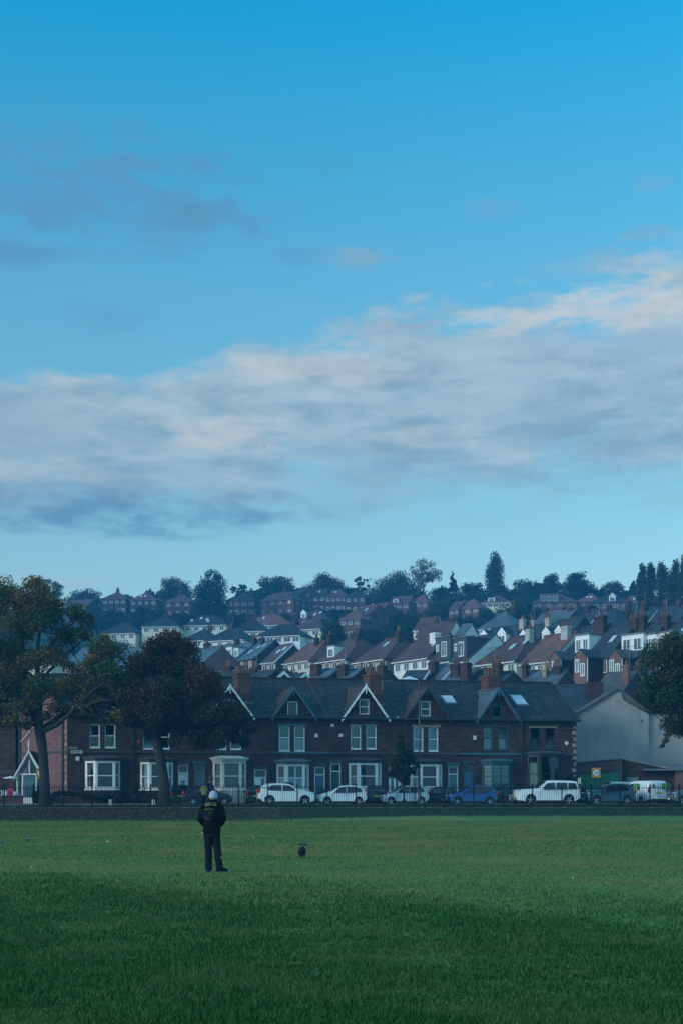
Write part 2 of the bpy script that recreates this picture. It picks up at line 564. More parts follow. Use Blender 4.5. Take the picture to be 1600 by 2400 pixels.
# ------------------------------------------------------------------ ground, road, pavement
ys = sorted(set([-300, -100, -20, 0] + list(range(4, 90, 4)) + [88, 90, 90.5, 91, 92, 93, 94, 95, 96, 96.5, 97.5, 99] + list(range(102, 124, 4)) + list(range(124, 640, 6)) + [700, 800, 1000, 1300, 1600]))
xs = sorted(set([-900, -600, -400, -300] + list(range(-240, 241, 8)) + [300, 400, 600, 900]))
v = [(X, Y, zg(X, Y)) for Y in ys for X in xs]
nx = len(xs)
f = [(j * nx + i, j * nx + i + 1, (j + 1) * nx + i + 1, (j + 1) * nx + i) for j in range(len(ys) - 1) for i in range(nx - 1)]
me = bpy.data.meshes.new('ground'); me.from_pydata(v, [], f)
me.polygons.foreach_set('use_smooth', [True] * len(f))
m, g, b = newmat('park_turf_and_hillside')
geo = g.n('ShaderNodeNewGeometry')
sp = g.n('ShaderNodeSeparateXYZ'); g.l(geo.outputs['Position'], sp.inputs[0])
P = geo.outputs['Position']
# turf: streaks of mowing along X, fine blades, paler worn patches
fine = g.noise(P, 9.0, 6, .75)
big = g.noise(g.comb(g.math('MULTIPLY', sp.outputs[0], .10), g.math('MULTIPLY', sp.outputs[1], .22)), 1.0, 6, .6)
str_ = g.noise(g.comb(g.math('MULTIPLY', sp.outputs[0], .35), g.math('MULTIPLY', sp.outputs[1], 1.6)), 1.0, 5, .65)
tur = g.mix(g.smooth(fine, .36, .66), TURF_A, TURF_B)
tur = g.mix(g.smooth(big, .42, .66, 0, .55), tur, TURF_C)
tur = g.mix(g.smooth(str_, .45, .70, 0, .55), tur, TURF_D)
tuft = g.noise(g.comb(g.math('MULTIPLY', sp.outputs[0], .8), g.math('MULTIPLY', sp.outputs[1], 1.4)), 1.0, 3, .5)
tur = g.mix(g.smooth(tuft, .69, .73, 0, .6), tur, (.012, .034, .014))
# faint worn pitch line
ln = g.math('ABSOLUTE', g.math('SUBTRACT', sp.outputs[1], g.math('ADD', 71.0, g.math('MULTIPLY', sp.outputs[0], .13))))
ln = g.math('MULTIPLY', g.smooth(ln, .0, .55, 1, 0), g.smooth(g.noise(g.comb(g.math('MULTIPLY', sp.outputs[0], .5), 0.0), 1.0, 4), .47, .62, 0, .5))
tur = g.mix(ln, tur, (.20, .27, .19))
# rough bank: long dark grass on the right, brown leaf litter on the left
lit = g.noise(P, 4.0, 5, .7)
bankg = g.mix(g.smooth(lit, .35, .68), (.018, .044, .020), (.046, .088, .034))
bankl = g.mix(g.smooth(lit, .35, .68), (.024, .016, .007), (.072, .047, .022))
bk = g.mix(g.smooth(sp.outputs[0], -14, -2), bankl, bankg)
edge = g.math('ADD', sp.outputs[1], g.math('ADD', g.smooth(sp.outputs[0], -9, 6, 0, -2.4), g.math('MULTIPLY', g.math('SUBTRACT', str_, .5), 1.2)))
col = g.mix(g.smooth(edge, 90.2, 91.3), tur, bk)
hill = g.mix(g.smooth(g.noise(P, .35, 6, .7), .35, .65), (.022, .042, .024), (.05, .075, .035))
col = g.mix(g.smooth(sp.outputs[1], 97.2, 98.5), col, g.mix(g.smooth(lit, .35, .68), (.03, .055, .025), (.07, .085, .04)))
col = g.mix(g.smooth(sp.outputs[1], 122, 126), col, hill)
g.l(col, b.inputs['Base Color'])
b.inputs['Roughness'].default_value = .95; b.inputs['Specular IOR Level'].default_value = .05
bp = g.n('ShaderNodeBump'); bp.inputs['Strength'].default_value = .7; bp.inputs['Distance'].default_value = .08
g.l(fine, bp.inputs['Height']); g.l(bp.outputs[0], b.inputs['Normal'])
me.materials.append(m)
o = bpy.data.objects.new('ground', me); COL.objects.link(o)
tag(o, 'mown green park field rising to the hillside', 'ground', kind='structure')


def carY(X):
    return 102.6 + .15 * X


def strip(name, d0, d1, z0, z1, mat_, label):
    q = MB()
    for i in range(-10, 10):
        xa, xb = i * 7, (i + 1) * 7
        q.hexa([(xa, carY(xa) + d0, z0), (xb, carY(xb) + d0, z0), (xb, carY(xb) + d1, z0), (xa, carY(xa) + d1, z0),
                (xa, carY(xa) + d0, z1), (xb, carY(xb) + d0, z1), (xb, carY(xb) + d1, z1), (xa, carY(xa) + d1, z1)])
    return tag(q.build(name, mat_), label, name.split('_')[-1], kind='structure')


strip('road', -1.15, 4.6, .9, 1.004, ASPH, 'dark asphalt road lined with parked cars')
strip('kerb', -1.32, -1.15, .9, 1.10, KERB, 'pale stone kerb on the park side of the road')
strip('pavement', 4.6, 6.3, .9, 1.12, PAVE, 'paved footway in front of the brick terrace')

# ------------------------------------------------------------------ grass blades of the near field
def put_blades(name, xb, yb, zb, h, w, lean, mat_, label):
    n = len(xb)
    t = RNG.random(n) * 2 * math.pi
    co = np.empty((n, 3, 3))
    co[:, 0] = np.stack([xb - w * np.cos(t), yb - w * np.sin(t), zb - .006], 1)
    co[:, 1] = np.stack([xb + w * np.cos(t), yb + w * np.sin(t), zb - .006], 1)
    co[:, 2] = np.stack([xb + lean[:, 0], yb + lean[:, 1], zb + h], 1)
    me = bpy.data.meshes.new(name)
    me.vertices.add(3 * n); me.loops.add(3 * n); me.polygons.add(n)
    me.vertices.foreach_set('co', co.reshape(-1))
    me.loops.foreach_set('vertex_index', np.arange(3 * n, dtype=np.int32))
    me.polygons.foreach_set('loop_start', np.arange(0, 3 * n, 3, dtype=np.int32))
    me.update()
    me.materials.append(mat_)
    o = bpy.data.objects.new(name, me); COL.objects.link(o)
    return tag(o, label, 'grass', kind='stuff')


def far_blades(n):
    yb = 19 + 72 * RNG.random(n) ** .8
    xb = (RNG.random(n) * 2 - 1) * (.25 * yb + .6)
    k = np.sin(xb * .31 + 1.3 * np.sin(yb * .17)) * np.sin(yb * .45 + xb * .11)
    h = (.012 + .00022 * yb + .020 * RNG.random(n)) * (1 + .35 * k); w = .003 + .00028 * yb
    put_blades('lawn_grass', xb, yb, np.interp(yb, _gy, _gz), h, w, RNG.normal(0, .03, (n, 2)),
               leafmat('lawn_blade', [sc3(TURF_A, .55), sc3(TURF_A, 1.0), sc3(TURF_B, 1.0), sc3(TURF_D, 1.15)], [sc3(TURF_C, .7), sc3(TURF_C, 1.0), sc3(TURF_C, 1.2)], .4, .16, .15, .05), 'short mown grass of the open park field')


far_blades(300000)


def blades(n):
    yb = 8.2 + 24 * RNG.random(n) ** 1.25
    xb = (RNG.random(n) * 2 - 1) * (.25 * yb + .6)
    lim = 20.8 - .75 * xb + 1.5 * np.sin(xb * 1.7 + yb * .6) + RNG.normal(0, 3.6, n)
    keep = yb < np.minimum(lim, 30)
    yb, xb = yb[keep], xb[keep]
    n = len(yb)
    clump = np.zeros(n)
    for k in range(14):
        fr_ = 1.1 * 1.32 ** k; an = RNG.random() * 6.28
        clump += np.sin((xb * math.cos(an) + yb * math.sin(an)) * fr_ + RNG.random() * 6.28 + .8 * np.sin(xb * fr_ * .37 + k)) * .26
    h = (.026 + .030 * RNG.random(n)) * np.clip(1 + .35 * clump, .45, 2.0)
    w = .0028 + .00030 * yb
    t = RNG.random(n) * 2 * math.pi
    lean = RNG.normal(0, .022, (n, 2))
    co = np.empty((n, 3, 3))
    co[:, 0] = np.stack([xb - w * np.cos(t), yb - w * np.sin(t), np.full(n, -.004)], 1)
    co[:, 1] = np.stack([xb + w * np.cos(t), yb + w * np.sin(t), np.full(n, -.004)], 1)
    co[:, 2] = np.stack([xb + lean[:, 0], yb + lean[:, 1], h], 1)
    me = bpy.data.meshes.new('grass')
    me.vertices.add(3 * n); me.loops.add(3 * n); me.polygons.add(n)
    me.vertices.foreach_set('co', co.reshape(-1))
    me.loops.foreach_set('vertex_index', np.arange(3 * n, dtype=np.int32))
    me.polygons.foreach_set('loop_start', np.arange(0, 3 * n, 3, dtype=np.int32))
    me.update()
    me.materials.append(leafmat('grass_blade', GRASS_A, GRASS_B, patch=.35, scale=.55, trans=.2, spec=.05))
    o = bpy.data.objects.new('grass', me); COL.objects.link(o)
    return tag(o, 'longer dark green grass blades of the near field', 'grass', kind='stuff')


blades(330000)

# ------------------------------------------------------------------ haze
if HAZE > 0:
    q = MB(); q.box(-420, 420, -60, 1000, -3, 96)
    m = bpy.data.materials.new('haze_air'); m.use_nodes = True
    nt = m.node_tree; nt.nodes.clear()
    pv = nt.nodes.new('ShaderNodeVolumePrincipled')
    pv.inputs['Color'].default_value = HAZE_C + (1,)
    pv.inputs['Density'].default_value = HAZE
    pv.inputs['Anisotropy'].default_value = 0.0
    mo = nt.nodes.new('ShaderNodeOutputMaterial'); nt.links.new(pv.outputs[0], mo.inputs['Volume'])
    o = q.build('haze', m)
    tag(o, 'pale blue morning haze over park and hillside', 'haze', kind='stuff')
L_AUT2 = leafmat('olive_turning_leaves', [(0.026, 0.062, 0.031), (0.044, 0.088, 0.039), (0.065, 0.111, 0.047)], [(0.072, 0.085, 0.034), (0.098, 0.078, 0.034), (0.058, 0.091, 0.034)], .3, .3)
L_DARK2 = leafmat('dark_garden_leaves', [(.012, .030, .018), (.022, .046, .026), (.034, .060, .030)], [(.04, .06, .025), (.05, .06, .03)], .3, .6)
L_HEDGE = leafmat('brown_green_hedge_leaves', [(.030, .044, .022), (.048, .050, .026), (.05, .065, .03)], [(.09, .060, .035), (.075, .055, .03)], .5, .8)
# ------------------------------------------------------------------ trees
L_GREEN = leafmat('green_leaves', [(.018, .040, .018), (.035, .068, .026), (.055, .085, .028)], [(.06, .07, .02), (.09, .085, .025)], .2, .12)
L_AUT = leafmat('turning_leaves', [(0.034, 0.079, 0.032), (0.066, 0.124, 0.042), (0.103, 0.156, 0.053)], [(0.198, 0.156, 0.045), (0.264, 0.152, 0.048), (0.132, 0.148, 0.045)], .46, .33)
L_RED = leafmat('dark_russet_leaves', [(0.030, 0.045, 0.026), (0.045, 0.055, 0.030), (0.062, 0.060, 0.033)], [(0.131, 0.048, 0.034), (0.100, 0.048, 0.033), (0.150, 0.069, 0.037)], .44, .28)
L_DARK = leafmat('dark_evergreen_needles', [(.012, .026, .018), (.022, .042, .024), (.030, .052, .028)], [(.03, .045, .02), (.035, .05, .025)], .2, .12)
L_RUST = leafmat('rusty_leaves', [(.07, .04, .025), (.10, .05, .03), (.06, .05, .025)], [(.14, .06, .03), (.10, .04, .03)], .5, .12)
L_GOLD = leafmat('golden_leaves', [(.10, .075, .025), (.13, .09, .03), (.08, .075, .025)], [(.16, .09, .03), (.12, .08, .03)], .5, .15)
L_BIRCH = leafmat('light_green_leaves', [(.035, .065, .025), (.055, .09, .035), (.075, .105, .04)], [(.09, .10, .03), (.11, .11, .035)], .25, .15)


def leafmesh(name, pts, size, mat_, parent, loc, up=.35, jit=.35):
    n = len(pts)
    nr = RNG.normal(0, 1, (n, 3)); nr[:, 2] = np.abs(nr[:, 2]) + up
    nr /= np.linalg.norm(nr, axis=1)[:, None]
    a = RNG.normal(0, 1, (n, 3))
    e1 = np.cross(nr, a); e1 /= np.linalg.norm(e1, axis=1)[:, None]
    e2 = np.cross(nr, e1)
    s = size * (1 - jit + 2 * jit * RNG.random(n))[:, None]
    co = np.empty((n, 4, 3))
    co[:, 0] = pts + e1 * s * .62
    co[:, 1] = pts + e2 * s * .36
    co[:, 2] = pts - e1 * s * .55
    co[:, 3] = pts - e2 * s * .36
    co[:, 0] -= nr * s * .12; co[:, 2] -= nr * s * .12
    me = bpy.data.meshes.new(name)
    me.vertices.add(4 * n); me.loops.add(4 * n); me.polygons.add(n)
    me.vertices.foreach_set('co', co.reshape(-1).astype(np.float32))
    me.loops.foreach_set('vertex_index', np.arange(4 * n, dtype=np.int32))
    me.polygons.foreach_set('loop_start', np.arange(0, 4 * n, 4, dtype=np.int32))
    me.update()
    me.materials.append(mat_)
    o = bpy.data.objects.new(name, me); COL.objects.link(o)
    o.parent = parent
    o.location = loc
    return o


def blobpts(blobs, n):
    b = np.array(blobs, float)
    w = b[:, 3] * b[:, 4] + b[:, 3] * b[:, 5]
    if b.shape[1] > 6: w = w * b[:, 6]
    k = RNG.choice(len(b), n, p=w / w.sum())
    d = RNG.normal(0, 1, (n, 3)); d /= np.linalg.norm(d, axis=1)[:, None]
    r = RNG.random(n) ** .42
    r *= 1 + .16 * np.sin(d[:, 0] * 7 + k) * np.sin(d[:, 2] * 6 + k * 2) + RNG.normal(0, .05, n)
    return b[k, :3] + d * r[:, None] * b[k, 3:6]


def wobble(a, b, n=5, k=.06):
    a, b = Vector(a), Vector(b)
    L = (b - a).length
    return [a.lerp(b, i / n) + (Vector((random.gauss(0, k), random.gauss(0, k), random.gauss(0, k * .5))) * L if 0 < i < n else Vector()) for i in range(n + 1)]


def tree(label, px, yt, yb, wpx, Y, kind, mat_, n=2600, leaf=None, cat='tree', name='tree', group=None):
    X, _, zt = at(px, yt, Y)
    zb = at(px, yb + (12 if kind in ('round', 'dome') else 0), Y)[2]
    R = wpx * Y / F / 2 * (1.25 if kind in ('round', 'dome') else 1.12)
    H = zt - zb
    g0 = zg(X, Y) - .1
    t = thing(name, (X, Y, g0), label, cat, group)
    z0 = zb - g0
    bl = []
    top = z0 + H
    if kind in ('round', 'airy', 'dome'):
        nb = {'round': 46, 'airy': 30, 'dome': 46}[kind]
        for i in range(nb):
            d = Vector((random.gauss(0, 1), random.gauss(0, 1), random.gauss(0, 1))).normalized()
            r = random.random() ** .4
            if kind != 'airy': d.z = abs(d.z) - .12
            k = {'round': .27, 'airy': .19, 'dome': .30}[kind] * random.uniform(.75, 1.25)
            cz = z0 + H * (.5 if kind == 'airy' else .26)
            hz = H * (.5 if kind == 'airy' else .72)
            q = 1 - k
            bl.append((d.x * r * R * q, d.y * r * R * q, cz + d.z * r * hz * q, k * R, k * R, k * min(R, H * .6) * .85))
        if kind != 'airy':
            for i in range(14):
                a = i * .449 + random.random(); k = R * .26
                rr = random.uniform(.35, .8) * R
                bl.append((math.cos(a) * rr, math.sin(a) * rr, z0 + H * random.uniform(.08, .30), k, k, k * .8))
    elif kind == 'poplar':
        for i in range(26):
            h = (i + random.random()) / 26
            rr = R * (1.12 - .50 * max(0, h - .60) / .40) * (.7 + .3 * min(1, h / .15))
            a = random.random() * 6.28
            k = rr * random.uniform(.5, .7)
            bl.append((math.cos(a) * (rr - k) * .9, math.sin(a) * (rr - k) * .9, z0 + H * (.03 + .93 * h), k, k, k * 1.7))
    elif kind == 'conifer':
        for i in range(24):
            h = (i + random.random()) / 24
            rr = R * (1 - h) ** .85 + .03 * R
            a = random.random() * 6.28
            k = rr * .55
            bl.append((math.cos(a) * (rr - k), math.sin(a) * (rr - k), z0 + H * (.02 + .95 * h), k, k, max(k * .8, H * .04)))
    elif kind == 'column':
        for i in range(40):
            h = (i + random.random()) / 40
            rr = R * min(1, (1.02 - h) * 2.1) ** .6
            a = random.random() * 6.28
            k = rr * .45
            bl.append((math.cos(a) * (rr - k), math.sin(a) * (rr - k), z0 + H * (.02 + .93 * h), k, k, max(k * 1.1, H * .05)))
    leaf = leaf or max(.30, (3.0 if kind == 'airy' else 3.7) * Y / F)
    leafmesh('crown', blobpts(bl, int(n * (1.7 if kind == 'airy' else 2.3))), leaf, mat_, t, (0, 0, 0))
    q = MB()
    tr = max(.14, min(.45, H * .03))
    pts = wobble((0, 0, 0), (0, 0, z0 + H * (.75 if kind in ('poplar', 'conifer', 'column') else .55)), 5, .015)
    q.tube(pts, [tr, tr * .85, tr * .75, tr * .6, tr * .45, tr * .25], 7)
    if kind in ('round', 'airy', 'dome'):
        for b in random.sample(bl, 9):
            s0 = Vector(pts[random.randint(2, 4)])
            q.tube(wobble(s0, b[:3], 4, .05), [tr * .4, tr * .32, tr * .25, tr * .16, tr * .07], 5)
    else:
        for b in random.sample(bl, 6):
            q.tube(wobble((0, 0, max(.2, b[2] - b[5] * 1.2)), b[:3], 3, .04), [tr * .3, tr * .22, tr * .15, tr * .06], 5)
    q.build('trunk', BARK, t, smooth=True)
    return t


SKYL = 'trees along the skyline of the hill'
WOODG = 'trees between the hillside houses'
# skyline, left to right: px, top, bottom, width, distance
tree('hazy round tree at the far left end of the skyline', 18, 1354, 1410, 90, 500, 'round', L_GREEN, group=SKYL)
tree('wide hazy tree on the skyline above the leafy park tree', 104, 1350, 1410, 100, 490, 'airy', L_GREEN, 2600, group=SKYL)
tree('rounded skyline tree left of the hipped brick roofs', 198, 1362, 1418, 92, 480, 'round', L_RED, group=SKYL)
tree('round bushy skyline tree left of the broad evergreen', 410, 1332, 1412, 92, 475, 'round', L_GREEN, 3000, group=SKYL)
tree('broad tall dark evergreen rising from the middle of the brick houses', 497, 1330, 1450, 84, 425, 'column', L_DARK, 4600, group=SKYL)
tree('small thin skyline tree right of the broad evergreen', 564, 1366, 1400, 46, 480, 'airy', L_GREEN, 1100, group=SKYL)
tree('rounded green skyline tree above the brick gable', 648, 1332, 1390, 98, 475, 'round', L_GREEN, 2700, group=SKYL)
tree('rounded reddish skyline tree above the long dark roof', 762, 1328, 1388, 104, 478, 'round', L_RED, 2700, group=SKYL)
tree('small skyline tree at the left foot of the big dome tree', 846, 1341, 1410, 42, 470, 'airy', L_GREEN, 1200, group=SKYL)
tree('largest dome shaped dark tree on the skyline', 930, 1316, 1425, 158, 455, 'dome', L_GREEN, 7000, group=SKYL)
tree('airy see-through skyline tree leaning out of the big dome tree', 990, 1302, 1385, 92, 470, 'airy', L_AUT, 2000, group=SKYL)
tree('tiny pointed conifer on the skyline between the dome tree and the lone poplar', 1060, 1338, 1385, 26, 470, 'conifer', L_DARK, 900, group=SKYL)
tree('low spreading skyline tree left of the lone poplar', 1105, 1347, 1410, 84, 465, 'round', L_GREEN, group=SKYL)
tree('lone tall poplar standing up from the skyline', 1159, 1300, 1400, 45, 465, 'poplar', L_GREEN, 2600, group=SKYL)
tree('low wide skyline tree right of the lone poplar', 1218, 1342, 1408, 92, 462, 'round', L_GREEN, group=SKYL)
tree('left one of the twin dark round skyline trees', 1287, 1323, 1402, 68, 455, 'round', L_DARK, 2800, group=SKYL)
tree('right one of the twin dark round skyline trees', 1353, 1321, 1402, 80, 452, 'dome', L_DARK, 3600, group=SKYL)
tree('thin bare-topped round skyline tree above the dormer house', 1436, 1349, 1400, 62, 460, 'round', L_RED, 1500, group=SKYL)
tree('small dark conifer on the skyline beside the poplar row', 1484, 1357, 1400, 34, 455, 'conifer', L_DARK, 1200, group=SKYL)
for k, (px, yt, yb, w, lb) in enumerate([
        (1504, 1323, 1438, 24, 'leftmost poplar of the tall row near the edge'), (1524, 1320, 1440, 25, 'second poplar of the tall row, slim with a bent tip'),
        (1553, 1320, 1445, 38, 'widest poplar in the middle of the tall row'), (1580, 1314, 1446, 32, 'fourth poplar of the tall row, with a pointed tip'),
        (1606, 1302, 1450, 34, 'tallest poplar of the row, cut by the edge of the picture')]):
    tree(lb, px, yt, yb, w * 1.08, 345 - k * 4, 'poplar', L_BIRCH, 3600, group='row of tall poplars')
for a in [
    ('small round tree filling the skyline between the two hipped brick houses', 300, 1382, 1420, 44, 470, 'round', L_GREEN),
    ('low bushy tree on the skyline left of the round bushy tree', 352, 1372, 1416, 46, 478, 'round', L_GREEN),
    ('low wide tree behind the dark roofed semi on the skyline', 600, 1372, 1410, 60, 478, 'round', L_GREEN),
    ('low tree on the skyline between the green and the reddish tree', 702, 1366, 1408, 54, 482, 'round', L_GREEN),
    ('low tree on the skyline right of the reddish tree', 818, 1362, 1408, 52, 482, 'round', L_GREEN),
    ('rounded tree right of the airy skyline tree', 1034, 1362, 1412, 62, 462, 'round', L_GREEN),
    ('bushy tree at the foot of the lone poplar', 1166, 1350, 1410, 70, 458, 'round', L_GREEN),
    ('round tree left of the twin dark skyline trees', 1250, 1346, 1404, 60, 460, 'round', L_DARK),
    ('low tree right of the twin dark skyline trees', 1398, 1366, 1410, 54, 458, 'round', L_GREEN),
    ('low tree at the left foot of the poplar row', 1462, 1372, 1412, 50, 452, 'round', L_DARK),
]:
    tree(*a, n=2400, group=SKYL)
# trees between the houses
for a in [
    ('dark green tree below the broad evergreen', 405, 1430, 1480, 70, 410, 'round', L_GREEN),
    ('dark shrubby tree at the left foot of the broad evergreen', 448, 1418, 1486, 60, 400, 'round', L_DARK),
    ('green tree under the windows of the dark brick semi', 555, 1418, 1470, 52, 405, 'round', L_GREEN),
    ('green tree between the red roof and the brick gable', 675, 1424, 1468, 80, 405, 'round', L_GREEN),
    ('tall light green tree in front of the red roofed houses', 781, 1432, 1500, 60, 290, 'round', L_BIRCH),
    ('dense tree in the left part of the hillside wood', 915, 1404, 1482, 84, 370, 'round', L_GREEN),
    ('dense tree in the middle of the hillside wood', 968, 1412, 1478, 80, 368, 'round', L_BIRCH),
    ('tall pale green tree at the heart of the hillside wood', 1022, 1380, 1470, 66, 372, 'round', L_BIRCH),
    ('low tree at the lower edge of the hillside wood', 925, 1440, 1500, 110, 330, 'round', L_GREEN),
    ('low dense bushy tree right of the hillside wood', 1085, 1424, 1478, 84, 360, 'round', L_GREEN),
    ('dark pointed evergreen beside the dark dormers', 1101, 1446, 1508, 42, 262, 'conifer', L_DARK),
    ('big dark domed tree on the hillside left of the brick houses', 1208, 1396, 1462, 112, 365, 'dome', L_DARK),
    ('tree at the right foot of the dark domed tree', 1266, 1408, 1462, 62, 350, 'round', L_GREEN),
    ('small spiky conifer below the brick dormer house', 1322, 1420, 1462, 44, 345, 'conifer', L_DARK),
    ('loose dark tree below the skylight roof', 1372, 1412, 1462, 70, 350, 'airy', L_DARK),
    ('rounded golden brown tree behind the chimneys', 1470, 1417, 1462, 76, 330, 'dome', L_GOLD),
    ('golden brown tree at the foot of the poplars', 1525, 1424, 1460, 60, 335, 'dome', L_GOLD),
    ('dark bush on the bank behind the maroon roofs', 952, 1482, 1520, 76, 262, 'dome', L_DARK),
    ('green hedge tree on the slope beside the brick gable', 1575, 1458, 1500, 84, 258, 'dome', L_GREEN),
    ('pale green rounded tree below the grey bungalow roof', 262, 1466, 1540, 120, 330, 'dome', L_BIRCH),
    ('hazy tree behind the leafy park tree', 90, 1400, 1490, 150, 430, 'round', L_GREEN),
    ('dark tree beside the white windowed brick house', 235, 1404, 1462, 90, 430, 'round', L_GREEN),
    ('hazy tree at the left edge behind the leafy park tree', 0, 1420, 1530, 140, 400, 'round', L_GREEN),
    ('dark tree left of the long pale semi', 330, 1420, 1470, 80, 430, 'round', L_DARK),
    ('low green trees seen between the grey hips and the slate terrace', 420, 1478, 1530, 80, 300, 'round', L_GREEN),
    ('ivy green bush in front of the brown gable', 660, 1552, 1600, 90, 205, 'dome', L_GREEN),
    ('hazy tree in the gap of the leafy park tree', 150, 1455, 1560, 130, 300, 'round', L_GREEN),
    ('bushy tree between the upper red roofs', 1000, 1425, 1480, 70, 350, 'round', L_GREEN),
    ('green tree below the upper red hip', 1140, 1418, 1462, 70, 372, 'round', L_GREEN),
    ('bushy tree below the first hipped house of the left skyline', 268, 1416, 1450, 64, 425, 'round', L_GREEN),
    ('dark round tree in front of the skylight house on the left skyline', 338, 1411, 1450, 54, 430, 'round', L_DARK),
    ('leafy tree covering the corner of the left skyline houses', 312, 1424, 1464, 60, 415, 'round', L_GREEN),
    ('green tree in front of the two-row brick house', 372, 1415, 1452, 52, 425, 'round', L_GREEN),
    ('low hazy tree under the brick hips left of the broad evergreen', 425, 1424, 1456, 56, 420, 'round', L_GREEN),
    ('green tree below the brick gable on the upper slope', 622, 1428, 1458, 60, 418, 'round', L_GREEN),
    ('tree below the long dark roof on the upper slope', 735, 1414, 1446, 64, 425, 'round', L_GREEN),
    ('small tree below the skylight house in mid skyline', 788, 1416, 1446, 48, 420, 'round', L_DARK),
    ('leafy tree left of the stepped red roofs', 818, 1420, 1452, 46, 410, 'round', L_GREEN),
    ('small tree between the dome tree and the stepped red roofs', 880, 1394, 1436, 56, 430, 'round', L_GREEN),
    ('broad leafy tree above the upper red hip', 1068, 1376, 1424, 84, 445, 'round', L_GREEN),
    ('tree behind the dark domed tree, beside the long grey brown roof', 1150, 1374, 1412, 80, 450, 'round', L_GREEN),
    ('leafy tree left of the brick house with the wide box dormer', 1236, 1378, 1424, 70, 445, 'round', L_GREEN),
    ('leafy tree behind the twin skylight roof', 1386, 1378, 1412, 66, 455, 'round', L_GREEN),
    ('green tree under the dark hipped dormer house', 1425, 1426, 1462, 64, 345, 'round', L_GREEN),
    ('shrub tree on the slope below the upper red roofs', 860, 1455, 1508, 84, 310, 'round', L_GREEN),
]:
    tree(*a, n=2400, group=WOODG)

# ------------------------------------------------------------------ hillside houses
_win_cache = {}


def winmesh(w, h, fm, mull=1, key=''):
    k = (round(w, 2), round(h, 2), fm.name, mull, key)
    if k in _win_cache: return _win_cache[k]
    q = MB(); t = .11
    q.box(-w / 2 + t, w / 2 - t, -.03, .01, t, h - t, 1)
    q.box(-w / 2, -w / 2 + t, -.07, .02, 0, h); q.box(w / 2 - t, w / 2, -.07, .02, 0, h)
    q.box(-w / 2 + t, w / 2 - t, -.07, .02, 0, t); q.box(-w / 2 + t, w / 2 - t, -.07, .02, h - t, h)
    for i in range(mull):
        x_ = -w / 2 + w * (i + 1) / (mull + 1)
        q.box(x_ - .045, x_ + .045, -.065, -.03, t, h - t)
    o = q.build('window', [fm, FARGLASS])
    me = o.data
    bpy.data.objects.remove(o)
    _win_cache[k] = me
    return me


def window(parent, x_, y_, z_, w, h, rz=0, fm=None, mull=1, name='window'):
    o = bpy.data.objects.new(name, winmesh(w, h, fm or WHITE, mull))
    COL.objects.link(o); o.parent = parent; o.location = (x_, y_, z_); o.rotation_euler = (0, 0, rz)
    return o


def chimney(parent, cx, cy, z0, z1, w=.9, d=.7, mat_=None, pots=3, pm=None):
    q = MB()
    q.box(cx - w / 2, cx + w / 2, cy - d / 2, cy + d / 2, z0, z1 - .3)
    q.box(cx - w / 2 - .06, cx + w / 2 + .06, cy - d / 2 - .06, cy + d / 2 + .06, z1 - .3, z1 - .12)
    q.box(cx - w / 2 + .02, cx + w / 2 - .02, cy - d / 2 + .02, cy + d / 2 - .02, z1 - .12, z1)
    c = q.build('chimney', mat_ or BRICK_D, parent)
    for i in range(pots):
        p = MB()
        x_ = cx + (i - (pots - 1) / 2) * w / max(pots, 1) * .85
        hh_ = random.uniform(.45, .7)
        p.loft([(x_, cy, z1, .13, .13), (x_, cy, z1 + hh_ * .85, .10, .10), (x_, cy, z1 + hh_ * .86, .13, .13), (x_, cy, z1 + hh_, .12, .12)], 8)
        p.build('chimney_pot', pm or POT, c, smooth=True)
    return c


